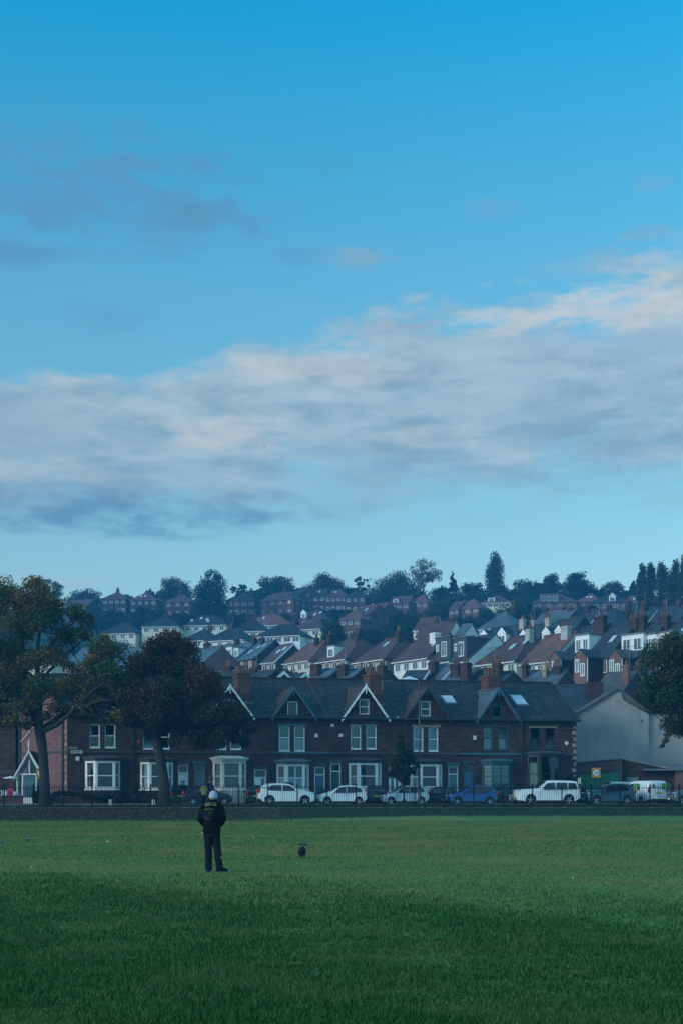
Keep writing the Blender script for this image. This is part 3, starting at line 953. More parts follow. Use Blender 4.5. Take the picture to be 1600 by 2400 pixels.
def house(label, px, py, D, al, pxl, depth, typ, rise, wm, rm, H=5.2, nwin=4, wsz=(1.3, 1.15), rows=1, side=(), chim=(), dorm=(), sky=(), fm=None,
          name='house', wing=None, group=None, sidem=None, drop=2.0, cat='house', barge=None, hipk=None, winz=None):
    if group == G1:
        rise *= .86; fm = fm or DULL; wsz = (wsz[0] * .85, wsz[1] * .85)
    al = math.radians(al)
    X, Y, ze = at(px, py, D)
    k = (pxl - CX) / F
    ln = (X - k * Y) / (math.cos(al) + k * math.sin(al))
    zb = ze - H
    t = thing(name, (X, Y, zb), label, cat, group, rz=-al)
    g0 = min(zg(X, Y), zg(X - ln * math.cos(al), Y + ln * math.sin(al))) - zb - .4
    g0 = min(g0, -.2, -drop + 1.5)
    d2 = depth / 2
    q = MB()
    q.poly([(-ln, 0, g0), (0, 0, g0), (0, 0, H), (-ln, 0, H)])
    q.poly([(0, depth, g0), (-ln, depth, g0), (-ln, depth, H), (0, depth, H)])
    if typ == 'gable':
        q.poly([(0, 0, g0), (0, depth, g0), (0, depth, H), (0, d2, H + rise), (0, 0, H)], 1)
        q.poly([(-ln, depth, g0), (-ln, 0, g0), (-ln, 0, H), (-ln, d2, H + rise), (-ln, depth, H)], 1)
    else:
        q.poly([(0, 0, g0), (0, depth, g0), (0, depth, H), (0, 0, H)], 1)
        q.poly([(-ln, depth, g0), (-ln, 0, g0), (-ln, 0, H), (-ln, depth, H)], 1)
    q.build('wall', [wm, sidem or wm], t)
    sl = rise / d2
    e = .35
    r = MB()
    if typ == 'gable':
        for y0, y1 in ((-e, d2), (depth + e, d2)):
            r.slab([(-ln - .05, y0, H - e * sl + .12), (.05, y0, H - e * sl + .12), (.05, y1, H + rise + .12), (-ln - .05, y1, H + rise + .12)], .14)
        r.box(-ln - .05, .05, d2 - .13, d2 + .13, H + rise + .06, H + rise + .20)
    else:
        hk = (hipk if hipk is not None else min(d2, ln / 2 - .2))
        a, b = (-ln + hk, d2, H + rise + .12), (-hk, d2, H + rise + .12)
        he = H - e * sl + .12
        c = [(-ln - e, -e, he), (e, -e, he), (e, depth + e, he), (-ln - e, depth + e, he)]
        r.slab([c[0], c[1], b, a], .12); r.slab([c[2], c[3], a, b], .12)
        r.slab([c[1], c[2], b], .12); r.slab([c[3], c[0], a], .12)
        r.tube([a, b], .13, 5)
        for s_, c_ in ((a, c[0]), (b, c[1]), (b, c[2])):
            r.tube([s_, c_], .10, 4)
    ro = r.build('roof', rm, t)
    gq = MB(); gq.box(-ln - .05, .05, -e - .10, -e + .02, H - e * sl - .10, H - e * sl + .04)
    gq.build('gutter', PIPE if wm in (BRICK_H, BRICK_D, BRICK_R) else OFFWHITE, t)
    if barge:
        bq = MB()
        for y0, y1 in ((-e, d2), (depth + e, d2)):
            bq.slab([(.06, y0, H - e * sl + .16), (.12, y0, H - e * sl + .16), (.12, y1, H + rise + .16), (.06, y1, H + rise + .16)], .32)
        bq.build('bargeboard', barge, t)
    for rr in range(rows):
        for i in range(nwin):
            f_ = (i + .5) / nwin
            window(t, -ln * (1 - f_), 0, (winz if winz is not None else H - .45 - wsz[1]) - rr * 2.65, wsz[0], wsz[1], 0, fm)
    for (fy, dz, w, h) in side:
        window(t, 0, depth * fy, H + dz, w, h, math.pi / 2, fm)
    for c_ in chim:
        fu, fv, top = c_[:3]
        kw = c_[3] if len(c_) > 3 else {}
        y_ = depth * fv
        zr = H + rise * (1 - abs(y_ - d2) / d2)
        chimney(t, -ln * (1 - fu), y_, zr - .5, H + rise + top, **kw)
    if chim and random.random() < .6:
        fu, fv, top = chim[0][:3]
        x_, y_, z_ = -ln * (1 - fu), depth * fv, H + rise + top
        aq = MB(); aq.tube([(x_ + .3, y_, z_ - .5), (x_ + .3, y_, z_ + 1.9)], .035, 5); aq.tube([(x_ - .5, y_ + .1, z_ + 1.8), (x_ + .9, y_ - .1, z_ + 1.85)], .028, 5)
        for k in range(5): aq.tube([(x_ - .4 + .3 * k, y_ - .28, z_ + 1.82), (x_ - .4 + .3 * k, y_ + .28, z_ + 1.82)], .018, 4)
        aq.build('aerial', LEAD, t)
    for (fu, w, h, kind, dm) in dorm:
        x_ = -ln * (1 - fu)
        v0 = .45 if kind != 'big' else .12
        z0 = H + v0 * sl
        z1 = min(z0 + h, H + rise - .05)
        v1 = min(d2, (z1 - H) / sl) + .02
        dq = MB(); dq.box(x_ - w / 2, x_ + w / 2, v0, v1, z0 - .1, z1, 0)
        if kind == 'peak':
            dq.prism([(x_ - w / 2 - .15, v0 - .1, z1), (x_ + w / 2 + .15, v0 - .1, z1), (x_, v0 - .1, z1 + w * .55)], (0, v1 + w * .3, 0), 0)
            dq.slab([(x_ - w / 2 - .2, v0 - .12, z1), (x_, v0 - .12, z1 + w * .6), (x_, v1 + w * .4, z1 + w * .6), (x_ - w / 2 - .2, v1 + .1, z1)], .06, 1)
            dq.slab([(x_ + w / 2 + .2, v0 - .12, z1), (x_, v0 - .12, z1 + w * .6), (x_, v1 + w * .4, z1 + w * .6), (x_ + w / 2 + .2, v1 + .1, z1)], .06, 1)
        else:
            dq.box(x_ - w / 2 - .15, x_ + w / 2 + .15, v0 - .15, v1 + .1, z1 + .003, z1 + .14, 1)
        do = dq.build('dormer', [dm, LEAD if kind != 'peak' else rm], t)
        nwd = 1 if w < 2.2 else (2 if w < 4 else 3)
        if kind == 'big':
            window(do, x_ + w * .10, v0, z0 + .45, 1.15, (z1 - z0) * .66, 0, fm); window(do, x_ - w * .34, v0, z0 + 1.25, .62, .95, 0, fm); nwd = 0
        for i in range(nwd):
            window(do, x_ + (i - (nwd - 1) / 2) * w / nwd, v0, z0 + .12, w / nwd * .72, (z1 - z0) * .72, 0, fm)
    for (fu, fv) in sky:
        x_ = -ln * (1 - fu); y_ = d2 * fv
        zz = H + y_ * sl + .12
        sq = MB()
        sq.slab([(x_ - .4, y_ - .5, zz - .5 * sl + .07), (x_ + .4, y_ - .5, zz - .5 * sl + .07), (x_ + .4, y_ + .5, zz + .5 * sl + .07), (x_ - .4, y_ + .5, zz + .5 * sl + .07)], .1, 1)
        sq.slab([(x_ - .3, y_ - .4, zz - .4 * sl + .09), (x_ + .3, y_ - .4, zz - .4 * sl + .09), (x_ + .3, y_ + .4, zz + .4 * sl + .09), (x_ - .3, y_ + .4, zz + .4 * sl + .09)], .02, 0)
        sq.build('skylight', [SKYGL, LEAD], t)
    if wing:
        (fu, w, p, wh, wr, n_) = wing
        x1 = -ln * (1 - fu); x0 = x1 - w
        wq = MB()
        wq.poly([(x0, -p, g0), (x1, -p, g0), (x1, -p, wh), ((x0 + x1) / 2, -p, wh + wr), (x0, -p, wh)], 0)
        wq.poly([(x1, -p, g0), (x1, 0, g0), (x1, 0, wh), (x1, -p, wh)], 1)
        wq.poly([(x0, 0, g0), (x0, -p, g0), (x0, -p, wh), (x0, 0, wh)], 1)
        wo_ = wq.build('rear_wing', [wm, sidem or wm], t)  # wing sides use a darker brick than the end: shade put into colour
        wr_ = MB(); xm = (x0 + x1) / 2
        for xe, dx in ((x0 - .2, 1), (x1 + .2, -1)):
            wr_.slab([(xe, -p - .06, wh - .2 * wr / (w / 2) + .12), (xm, -p - .06, wh + wr + .12), (xm, .4, wh + wr + .12), (xe, .4, wh - .2 * wr / (w / 2) + .12)], .12)
        wr_.build('wing_roof', SLATE_D, wo_)
        for i in range(n_):
            window(wo_, xm + (.0 if n_ == 1 else (-.45 + .9 * i)), -p, wh - 1.7 - (i % 2) * .5, .68, 1.5, 0, fm)
            window(wo_, xm, -p, wh - 4.6, .8, 1.4, 0, fm) if i == 0 else None
        dp = MB(); dp.tube([(x1 + .08, -p + .08, g0), (x1 + .08, -p + .08, wh)], .06, 6)
        dp.build('downpipe', OFFWHITE, wo_)
    return t


SKYGL = plain('skylight_glass', (.55, .62, .66), .15, .05, 2, spec=.8)
G1 = 'houses near the top of the hill'
G2 = 'pale semi-detached houses half way up the hill'
G3 = 'houses stepping down the middle street of the hill'
G4 = 'roofs crowded behind the brick terrace'
# --- top of the hill
house('hazy hipped brick house with a tall chimney at the left of the skyline', 296, 1403, 452, 8, 240, 8, 'hip', 3.0, BRICK_D, TILE_M, nwin=4, rows=2, chim=[(.5, .5, 1.0)], group=G1)
house('hazy brick house with skylights high on the left skyline', 368, 1405, 448, 8, 305, 8, 'hip', 3.0, BRICK_D, TILE_M, nwin=4, rows=2, sky=[(.35, .5), (.5, .5)], chim=[(.62, .5, 1.0)], group=G1)
house('brick house with a white casement under a plain gable, far left', 205, 1420, 440, 20, 155, 8, 'gable', 2.8, BRICK_D, TILE_M, nwin=3, rows=2, group=G1)
house('brick house with two rows of windows left of the broad evergreen', 448, 1409, 440, 14, 386, 8, 'hip', 3.0, BRICK_D, TILE_M, nwin=3, rows=2, chim=[(.4, .5, .9)], group=G1)
house('dark roofed brick semi with two bright rows of white windows', 598, 1406, 436, 12, 530, 8, 'hip', 3.1, BRICK_D, TILE_D, nwin=4, rows=2, wsz=(1.7, 1.3), side=[(.5, -1.7, 1.2, 1.1)], chim=[(.75, .5, 1.0)], group=G1)
house('brick semi with a hipped maroon roof and a side gable', 688, 1403, 432, 28, 606, 9, 'hip', 3.3, BRICK_H, TILE_M, nwin=4, rows=2, side=[(.3, -1.7, 1.2, 1.2), (.7, -1.7, 1.2, 1.2)], chim=[(.55, .5, 1.1)], group=G1)
house('tall brick gable house with four small windows', 703, 1394, 445, 50, 676, 9, 'gable', 3.4, BRICK_H, TILE_D, nwin=2, rows=2, side=[(.35, -.6, 1.1, 1.2), (.65, -.6, 1.1, 1.2), (.35, -3, 1.1, 1.2), (.65, -3, 1.1, 1.2)], group=G1)
house('long dark roofed brick house with a box dormer below the reddish tree', 762, 1397, 446, 16, 702, 8, 'gable', 3.2, BRICK_D, TILE_D, nwin=4, rows=2, dorm=[(.25, 3.4, 1.6, 'box', CLAD)], sky=[(.55, .6), (.7, .6)], group=G1)
house('dark brick house with skylights in the middle of the skyline', 812, 1397, 440, 16, 762, 8, 'hip', 3.1, BRICK_D, TILE_M, nwin=4, rows=2, sky=[(.4, .6)], group=G1)
house('dark brick house with two tall windows left of the big dome tree', 856, 1398, 428, 16, 808, 8, 'hip', 3.0, BRICK_D, TILE_D, nwin=3, rows=2, group=G1)
house('red hipped house half hidden behind the light green tree', 845, 1449, 345, 25, 796, 8, 'hip', 3.0, BRICK_H, TILE_R, nwin=3, rows=2, group=G1)
house('stepped red roof with a skylight left of the hillside wood', 866, 1438, 355, 45, 828, 7, 'gable', 3.0, BRICK_H, TILE_M, nwin=2, rows=1, sky=[(.5, .5)], group=G1)
house('second stepped red roof with a small white dormer left of the hillside wood', 892, 1433, 365, 45, 858, 7, 'gable', 3.0, BRICK_H, TILE_M, nwin=2, sky=[(.6, .5)], dorm=[(.35, 1.4, 1.2, 'peak', WHITE)], group=G1)
house('maroon roof with a white window peeping out above the hillside wood', 958, 1413, 425, 20, 912, 8, 'gable', 3.0, BRICK_H, TILE_M, nwin=3, dorm=[(.3, 1.5, 1.1, 'box', WHITE)], group=G1)
house('reddish hipped roof directly above the hillside wood', 1002, 1410, 425, 25, 958, 8, 'hip', 3.0, BRICK_H, TILE_R, nwin=3, group=G1)
house('red hipped roof between the wood and the dark domed tree', 1122, 1423, 400, 30, 1068, 8, 'hip', 3.3, BRICK_H, TILE_R, nwin=3, wsz=(1.5, 1.1), group=G1)
house('slope-roofed brown house left of the red hipped roof', 1074, 1426, 402, 40, 1050, 7, 'gable', 2.8, BRICK_H, TILE_M, nwin=2, group=G1)
house('long grey brown roof with white windows behind the dark domed tree', 1196, 1411, 420, 12, 1126, 8, 'hip', 2.9, REN_C, TILE_M, nwin=5, wsz=(1.8, 1.0), dorm=[(.35, 2.0, 1.2, 'box', WHITE)], group=G1)
house('brick semi with a wide box dormer near the top right', 1352, 1410, 425, 8, 1246, 9, 'hip', 3.1, BRICK_H, TILE_M, nwin=4, wsz=(1.9, 1.2), rows=2, dorm=[(.38, 5.6, 2.2, 'box', BRICK_H)], group=G1)
house('red roofed house with twin skylights near the top right', 1408, 1408, 430, 18, 1350, 8, 'hip', 3.2, BRICK_H, TILE_R, nwin=2, rows=2, sky=[(.4, .5), (.55, .5)], group=G1)
house('dark hipped house with one small dormer near the top right', 1474, 1410, 420, 14, 1384, 9, 'hip', 3.4, BRICK_H, TILE_D, nwin=4, wsz=(1.8, 1.3), rows=2, dorm=[(.55, 1.9, 1.5, 'peak', WHITE)], group=G1)
house('red roofed house with skylights tucked against the poplars', 1502, 1414, 425, 14, 1472, 8, 'gable', 3.2, BRICK_H, TILE_R, nwin=2, sky=[(.4, .55), (.8, .55)], group=G1)
# --- pale semis half way up
house('grey bungalow roof above the pale green tree', 318, 1482, 372, 16, 238, 8, 'hip', 3.0, REN_C, TILE_D, nwin=4, group=G2)
house('long cream semi with a grey hipped roof at the left', 420, 1467, 372, 6, 333, 8, 'hip', 2.6, REN_C, TILE_D, nwin=4, wsz=(1.4, 1.1), chim=[(.55, .5, .7)], group=G2)
house('cream semi with a row of skylights in its grey roof', 530, 1463, 376, 10, 431, 8, 'hip', 2.8, REN_C, TILE_D, nwin=5, sky=[(.15, .45), (.35, .7), (.5, .55), (.55, .35)], side=[(.5, -1.6, 1.1, 1.1)], group=G2)
house('wide red hipped roof with one skylight among the pale semis', 678, 1463, 370, 14, 566, 9, 'hip', 3.2, REN_G, TILE_R, nwin=4, sky=[(.4, .65)], group=G2)
house('grey rendered semi with a dark hipped roof and a ridge chimney', 622, 1477, 340, 14, 545, 8, 'hip', 2.9, REN_C, TILE_D, nwin=4, chim=[(.52, .5, .9)], group=G2)
house('left one of the two low dark hips above the slate terrace', 496, 1498, 318, 20, 432, 7, 'hip', 2.6, REN_W, TILE_D, nwin=3, chim=[(.7, .5, .8)], group=G2)
house('right one of the two low dark hips above the slate terrace', 572, 1497, 312, 24, 482, 8, 'hip', 2.9, REN_W, TILE_D, nwin=4, chim=[(.45, .5, .8)], group=G2)
house('white semi with bay windows under a dark hipped roof', 704, 1487, 330, 20, 602, 8, 'hip', 2.8, REN_W, TILE_D, nwin=5, wsz=(1.7, 1.2), side=[(.5, -1.6, 1.1, 1.1)], chim=[(.7, .5, .8)], group=G2)
house('cream semi with a brown hipped roof beside the light green tree', 752, 1472, 345, 24, 680, 8, 'hip', 2.8, REN_C, TILE_M, nwin=3, wsz=(1.8, 1.2), chim=[(.4, .5, .9)], group=G2)
house('maroon roofed gable house with two skylights behind the light green tree', 752, 1449, 372, 24, 702, 8, 'hip', 2.9, BRICK_H, TILE_M, nwin=2, sky=[(.6, .4), (.8, .6)], dorm=[(.15, 1.5, 1.4, 'peak', WHITE)], group=G2)
house('brown roofed row over white walls below the hillside wood', 1050, 1489, 262, 30, 972, 7, 'gable', 2.9, REN_W, TILE_M, nwin=4, wsz=(1.5, 1.0), chim=[(.4, .5, .7), (.85, .5, .7)], group=G2)
house('small brown roof at the left of the row below the wood', 1012, 1474, 300, 30, 968, 7, 'gable', 2.8, REN_C, TILE_M, nwin=2, group=G2)
house('grey slate roofed white cottage beside the pointed evergreen', 1086, 1491, 255, 35, 1063, 6, 'gable', 2.4, REN_W, SLATE, nwin=2, group=G2)
house('blue slate roof with a pale eaves line above the white dormers', 1198, 1468, 270, 34, 1122, 8, 'hip', 3.4, REN_W, SLATE, nwin=5, wsz=(1.1, .7), chim=[(.75, .5, .8)], group=G2)
house('blue slate roof with a brick end below the spiky conifer', 1322, 1463, 262, 40, 1243, 8, 'gable', 3.0, BRICK_H, SLATE, nwin=3, chim=[(.1, .5, .9), (.85, .5, .5)], group=G2)
house('white house with a dark gabled roof left in the upper right row', 1376, 1466, 262, 42, 1337, 8, 'gable', 3.2, REN_W, SLATE_D, nwin=2, wsz=(2.2, 1.3), chim=[(.35, .45, .9)], group=G2)
house('white house with a dark hipped roof and washing pale wall in the upper right row', 1440, 1465, 252, 42, 1376, 9, 'hip', 3.5, REN_W, SLATE_D, nwin=3, wsz=(1.7, 1.2), side=[(.3, -1.9, 1.6, 1.4)], chim=[(.3, .5, .8), (.95, .55, 1.3)], group=G2)
house('white house with a tall brick chimney right in the upper right row', 1511, 1463, 250, 44, 1461, 8, 'gable', 3.2, REN_W, SLATE_D, nwin=3, wsz=(1.3, 1.2), chim=[(.45, .4, .9)], group=G2)
house('white house with two chimneys at the right end of the upper right row', 1585, 1462, 246, 44, 1510, 9, 'gable', 3.6, REN_W, SLATE_D, nwin=3, wsz=(1.5, 1.2), sidem=BRICK_D, chim=[(.2, .5, .8), (.62, .5, .6)], group=G2)
# --- slate terrace, red hips and dark dormers of the middle street
SL = 'slate terrace houses with white dormers'
house('slate terrace house with a white box dormer, first above the russet tree', 520, 1545, 258, 54, 476, 8, 'gable', 3.2, BRICK_R, SLATE, nwin=2, wsz=(.8, 1.7), dorm=[(.35, 2.6, 2.0, 'box', WHITE)], chim=[(.9, .45, .7)], group=SL)
house('slate terrace house with a wide white dormer, second from the russet tree', 557, 1543, 251, 54, 521, 8, 'gable', 3.2, BRICK_R, SLATE, nwin=3, wsz=(.8, 1.7), dorm=[(.3, 2.0, 2.0, 'box', WHITE), (.75, 1.4, 1.6, 'box', WHITE)], chim=[(.95, .45, .7)], group=SL)
house('end slate terrace house with three skylights and a dark brick gable', 597, 1541, 244, 54, 558, 8.5, 'gable', 3.2, BRICK_R, SLATE, nwin=2, wsz=(.9, 2.0), sidem=BRICK_D, sky=[(.25, .4), (.45, .62), (.7, .7)], chim=[(.35, .45, .7)], group=SL)
house('brown roofed house with white bargeboards on its gable', 646, 1549, 232, 48, 614, 7.5, 'gable', 3.0, REN_T, TILE_M, nwin=2, sidem=BRICK_D, side=[(.62, .1, 1.2, 1.6)], sky=[(.5, .55), (.75, .7)], barge=WHITE, group=G3)
house('red hipped house with two tall chimneys and a cream wall', 727, 1545, 226, 56, 664, 8, 'hip', 3.2, REN_C, TILE_R, nwin=4, sidem=REN_W, side=[(.5, -1.7, 1, 1.1)], chim=[(.62, .4, .7, dict(w=.7)), (.95, .5, 1.0, dict(w=.7))], hipk=1.6, group=G3)
house('red hipped house with one white dormer and tan walls', 812, 1541, 214, 56, 742, 8, 'hip', 3.2, REN_T, TILE_M, nwin=4, dorm=[(.40, 1.9, 1.8, 'box', WHITE)], chim=[(.75, .42, .8)], hipk=1.8, group=G3)
house('red hipped house with grey brown walls and a patch of brighter tiles', 903, 1541, 203, 57, 829, 8.5, 'hip', 3.3, REN_T, TILE_M, nwin=4, sky=[(.5, .7)], chim=[(.78, .42, .9)], hipk=2.0, group=G3)
house('maroon roofed cream house with a white rendered chimney', 1004, 1538, 195, 58, 922, 8, 'hip', 3.4, REN_W, TILE_M, nwin=4, sky=[(.8, .55)], chim=[(.72, .35, .2, dict(w=1.3, d=1.0, mat_=REN_W, pots=0))], hipk=.6, group=G3)
house('white gabled house with a big charcoal clad dormer and a tall window', 1057, 1546, 191, 57, 1012, 7.5, 'gable', 3.3, REN_W, SLATE_D, nwin=3, wsz=(1.2, 1.4), dorm=[(.52, 3.3, 3.1, 'big', CLAD)], group=G3)
house('white gabled house with a charcoal clad dormer and bare white end wall', 1097, 1546, 183, 57, 1058, 9.0, 'gable', 3.5, REN_W, SLATE_D, nwin=3, wsz=(1.2, 1.4), dorm=[(.45, 2.7, 2.9, 'big', CLAD)], group=G3)
house('red brown hipped house with two skylights and cream walls', 1209, 1545, 177, 57, 1117, 8.5, 'hip', 3.4, REN_C, TILE_M, nwin=4, sidem=REN_W, sky=[(.55, .55), (.78, .72)], chim=[(.78, .42, .7, dict(mat_=REN_G))], hipk=2.2, group=G3)
house('red roofed white house beside the brick rear wings', 1294, 1545, 171, 57, 1220, 8, 'gable', 3.5, REN_W, TILE_R, nwin=4, wsz=(1.1, 1.6), chim=[(.8, .4, .8, dict(w=1.2, mat_=REN_G))], group=G3)
house('slate roofed brick house with a first white gabled dormer', 1252, 1510, 225, 52, 1196, 8, 'gable', 3.6, BRICK_H, SLATE_D, nwin=2, sidem=BRICK_D, dorm=[(.45, 1.7, 1.3, 'peak', WHITE)], chim=[(.2, .5, .9, dict(mat_=REN_T)), (.98, .4, .8, dict(mat_=REN_T))], group=G3)
house('slate roofed brick end house with a white gabled dormer and dark gable', 1322, 1503, 215, 52, 1258, 9, 'gable', 4.0, BRICK_H, SLATE_D, nwin=2, sidem=BRICK_D, dorm=[(.25, 1.7, 1.3, 'peak', WHITE), (.72, 1.7, 1.3, 'peak', WHITE)], group=G3)
house('slate roofed house with a white gabled dormer above the dark dormers', 1196, 1508, 228, 50, 1112, 8, 'gable', 3.4, BRICK_H, SLATE_D, nwin=3, dorm=[(.2, 1.9, 1.4, 'peak', WHITE), (.7, 1.9, 1.4, 'peak', WHITE)], chim=[(.95, .4, .8, dict(mat_=REN_T))], group=G3)
RW = 'brick houses with rear wings'  # their sides repeat the brick darker, shade painted in by material
house('brick house with a long rear wing and a dark hipped wing roof', 1370, 1536, 168, 56, 1303, 8.5, 'gable', 3.9, BRICK_R, SLATE_D, H=5.8, nwin=2, wsz=(.9, 1.6), sidem=BRICK_D, wing=(.69, 1.9, 2.6, 5.4, .9, 1), dorm=[(.8, 2.4, 2.1, 'box', WHITE)], chim=[(.9, .35, 1.0, dict(w=1.6))], group=RW)
house('brick house with a tall chimney and a rear wing coloured lit on its narrow end', 1430, 1534, 164, 56, 1372, 8.5, 'gable', 3.9, BRICK_R, SLATE_D, H=5.8, nwin=2, wsz=(.9, 1.6), sidem=BRICK_D, wing=(.69, 2.1, 2.6, 5.5, .9, 2), sky=[(.55, .5)], chim=[(.99, .45, .5, dict(w=1.5))], group=RW)
house('brick house with a striped black and white dormer and a rear wing', 1500, 1533, 161, 56, 1432, 8.5, 'gable', 3.9, BRICK_R, SLATE_D, H=5.8, nwin=2, wsz=(.9, 1.6), sidem=BRICK_D, wing=(.85, 1.9, 2.4, 5.4, .9, 2), dorm=[(.62, 3.4, 2.0, 'box', WHITE)], chim=[(.3, .4, 1.0, dict(w=1.5))], group=RW)
house('brick house with white dormers half behind the right hand park tree', 1572, 1530, 158, 56, 1500, 8.5, 'gable', 3.9, BRICK_R, SLATE_D, H=5.8, nwin=2, wsz=(.9, 1.6), sidem=BRICK_D, dorm=[(.3, 2.2, 2.0, 'box', WHITE), (.7, 2.6, 2.0, 'box', WHITE)], sky=[(.8, .75)], chim=[(.1, .4, .9, dict(w=1.4))], group=RW)
house('brick house at the right edge, mostly hidden by the park tree', 1650, 1530, 156, 56, 1574, 8.5, 'gable', 3.9, BRICK_R, SLATE_D, H=5.8, nwin=2, sidem=BRICK_D, chim=[(.3, .4, .9)], group=RW)
house('mauve slate roof glimpsed through the leafy park tree', 215, 1556, 235, 40, 150, 8, 'gable', 3.2, BRICK_P, SLATE, nwin=3, group=G3)
house('red brick house with pale windows glimpsed beside the leafy park tree', 300, 1560, 226, 46, 228, 8, 'gable', 3.2, BRICK_R, SLATE, nwin=3, group=G3)
house('pale house behind the upper crown of the leafy park tree', 120, 1545, 250, 36, 40, 8, 'hip', 3.0, REN_C, SLATE, nwin=4, group=G3)
house('slate roofed terrace house hidden behind the russet tree', 470, 1560, 215, 50, 400, 8, 'gable', 3.2, BRICK_R, SLATE, nwin=3, chim=[(.5, .5, .8)], group=G3)
# --- crowded roofs just behind the terrace
def low(label, px, py, pxl, D, al, rm, typ='gable', rise=2.2, wm=BRICK_D, depth=6, **kw):
    kw['chim'] = [(c[0], c[1], c[2] * .7, dict(dict(w=.85, d=.65, mat_=BRICK_D), **{k_: (v_ * .75 if k_ == 'w' else v_) for k_, v_ in (c[3] if len(c) > 3 else {}).items()})) for c in kw.get('chim', ())]
    return house(label, px, py + 15, D, al, pxl, depth, typ, rise * .8, wm, rm, H=4.6, nwin=kw.pop('nwin', 1), wsz=(.8, 1.0), group=G4, **kw)


low('low slate roof with a red brick stack behind the russet tree', 540, 1594, 470, 140, 35, SLATE_D, chim=[(.3, .5, .9)])
low('low slate outhouse roof with scattered pots left of the front brick stack', 600, 1595, 536, 137, 38, SLATE_D, chim=[(.2, .5, .7, dict(pots=2))])
low('small dark gable with white bargeboards right of the front brick stack', 626, 1596, 606, 138, 62, SLATE_D, barge=WHITE, depth=3.6, rise=1.9)
low('second small dark gable with a cream window and white bargeboards', 682, 1598, 650, 138, 60, SLATE_D, barge=WHITE, depth=3.2, rise=1.8)
low('slate roof with a square brick stack above the brown valley line', 745, 1590, 692, 142, 45, SLATE, chim=[(.35, .3, .8, dict(w=1.5, pots=0))])
low('slate roof with a square brick stack left of the white barged dormer', 800, 1592, 742, 141, 45, SLATE, chim=[(.55, .3, .8, dict(w=1.4, pots=0))])
low('dark low roof with three short stacks behind the white barged dormer', 870, 1598, 800, 140, 40, SLATE_D, chim=[(.15, .4, .9, dict(w=.6, pots=1)), (.45, .4, .9, dict(w=.7, pots=1)), (.85, .4, 1.0, dict(pots=2))])
low('dark slate lean roof edged by one white bargeboard', 984, 1590, 932, 145, 20, SLATE_D, barge=WHITE, rise=2.0)
low('pale blue gabled roof with a white verge between the brick stacks', 1026, 1588, 986, 146, 52, SLATE, barge=WHITE, rise=2.6, depth=5, chim=[(.2, .25, .6, dict(w=1.3, pots=2))])
low('grey slate roof between the two brick stacks right of the lamp', 1072, 1592, 1020, 140, 50, SLATE, chim=[(.35, .3, .9, dict(w=1.5, pots=3)), (.98, .2, .8, dict(w=1.3, pots=2))])
low('dark gable end beside the square brick stack', 1122, 1594, 1078, 139, 48, SLATE_D, rise=2.4)
low('low roof crowded with orange and red pots', 1160, 1600, 1110, 134, 42, SLATE_D, chim=[(.35, .3, .8, dict(w=.5, pots=1, mat_=POT_B)), (.6, .3, 1.2, dict(w=.9, pots=3))])
low('slate gable left of the tan chimney pot', 1240, 1594, 1196, 142, 45, SLATE, chim=[(.2, .3, 1.0, dict(w=.8, pots=2))])
low('wide slate roof with a dark open gable and tan pot', 1296, 1598, 1240, 134, 30, SLATE, rise=2.4, depth=7, chim=[(.25, .35, .4, dict(w=.5, pots=1, mat_=POT_B, pm=POT_B)), (.7, .4, .6, dict(w=1.0, pots=4))])
low('flat grey roofed shed with a pale skylight behind the terrace end', 1388, 1610, 1300, 136, 20, LEAD, rise=.8)
low('stone roofed cottage with a slim red stack beside the rendered gable', 1462, 1602, 1392, 140, 35, STONE_T, rise=2.4, chim=[(.9, .2, .9, dict(w=.8, pots=1, mat_=BRICK_R))])
low('brick outbuilding with white framed bay below the rear wings', 1520, 1590, 1452, 145, 45, SLATE, wm=BRICK_R, nwin=2, chim=[(.3, .3, .7)])
low('low slate roof mostly hidden behind the right hand park tree', 1600, 1600, 1515, 142, 40, SLATE)
# white framed conservatory behind the ridge
c = thing('conservatory', at(958, 1600, 133), 'pale glazed conservatory roof behind the terrace ridge', 'conservatory')
q = MB()
q.slab([(-1.3, -.3, .15), (0, 0, .62), (1.15, -.3, .15), (.2, -1.0, .08)], .08)
q.slab([(-1.3, -.3, .15), (0, 0, .62), (1.15, -.3, .15), (.2, 1.0, .08)], .08)
q.build('roof', [SKYGL], c)
q = MB(); q.box(-1.1, 1.0, -.55, .55, -8.5, .05); q.build('wall', REN_W, c)
# ------------------------------------------------------------------ the brick terrace facing the park
TH = math.atan(.2)
CU = (math.cos(TH), math.sin(TH))
FY0 = 110.5
GZ, EZ, RZ, DEP = 1.0, 7.82, 11.0, 9.0
VN = (-.355, .935)


def pu(px):
    k = (px - CX) / F
    return k * FY0 / (1 - .2 * k) / CU[0]


def pz(py, px):
    return EYE + (HY - py) * (FY0 + .2 * pu(px) * CU[0]) / F


U_END, U_H1 = pu(158), pu(305)


def vdir(u):
    k = min(1, max(0, (U_H1 - u) / (U_H1 - U_END)))
    return (VN[0] + (-.6 - VN[0]) * k, VN[1] + (.8 - VN[1]) * k)


def tw(u, v, z):
    d = vdir(u)
    return (u * CU[0] + v * d[0], FY0 + u * CU[1] + v * d[1], z)


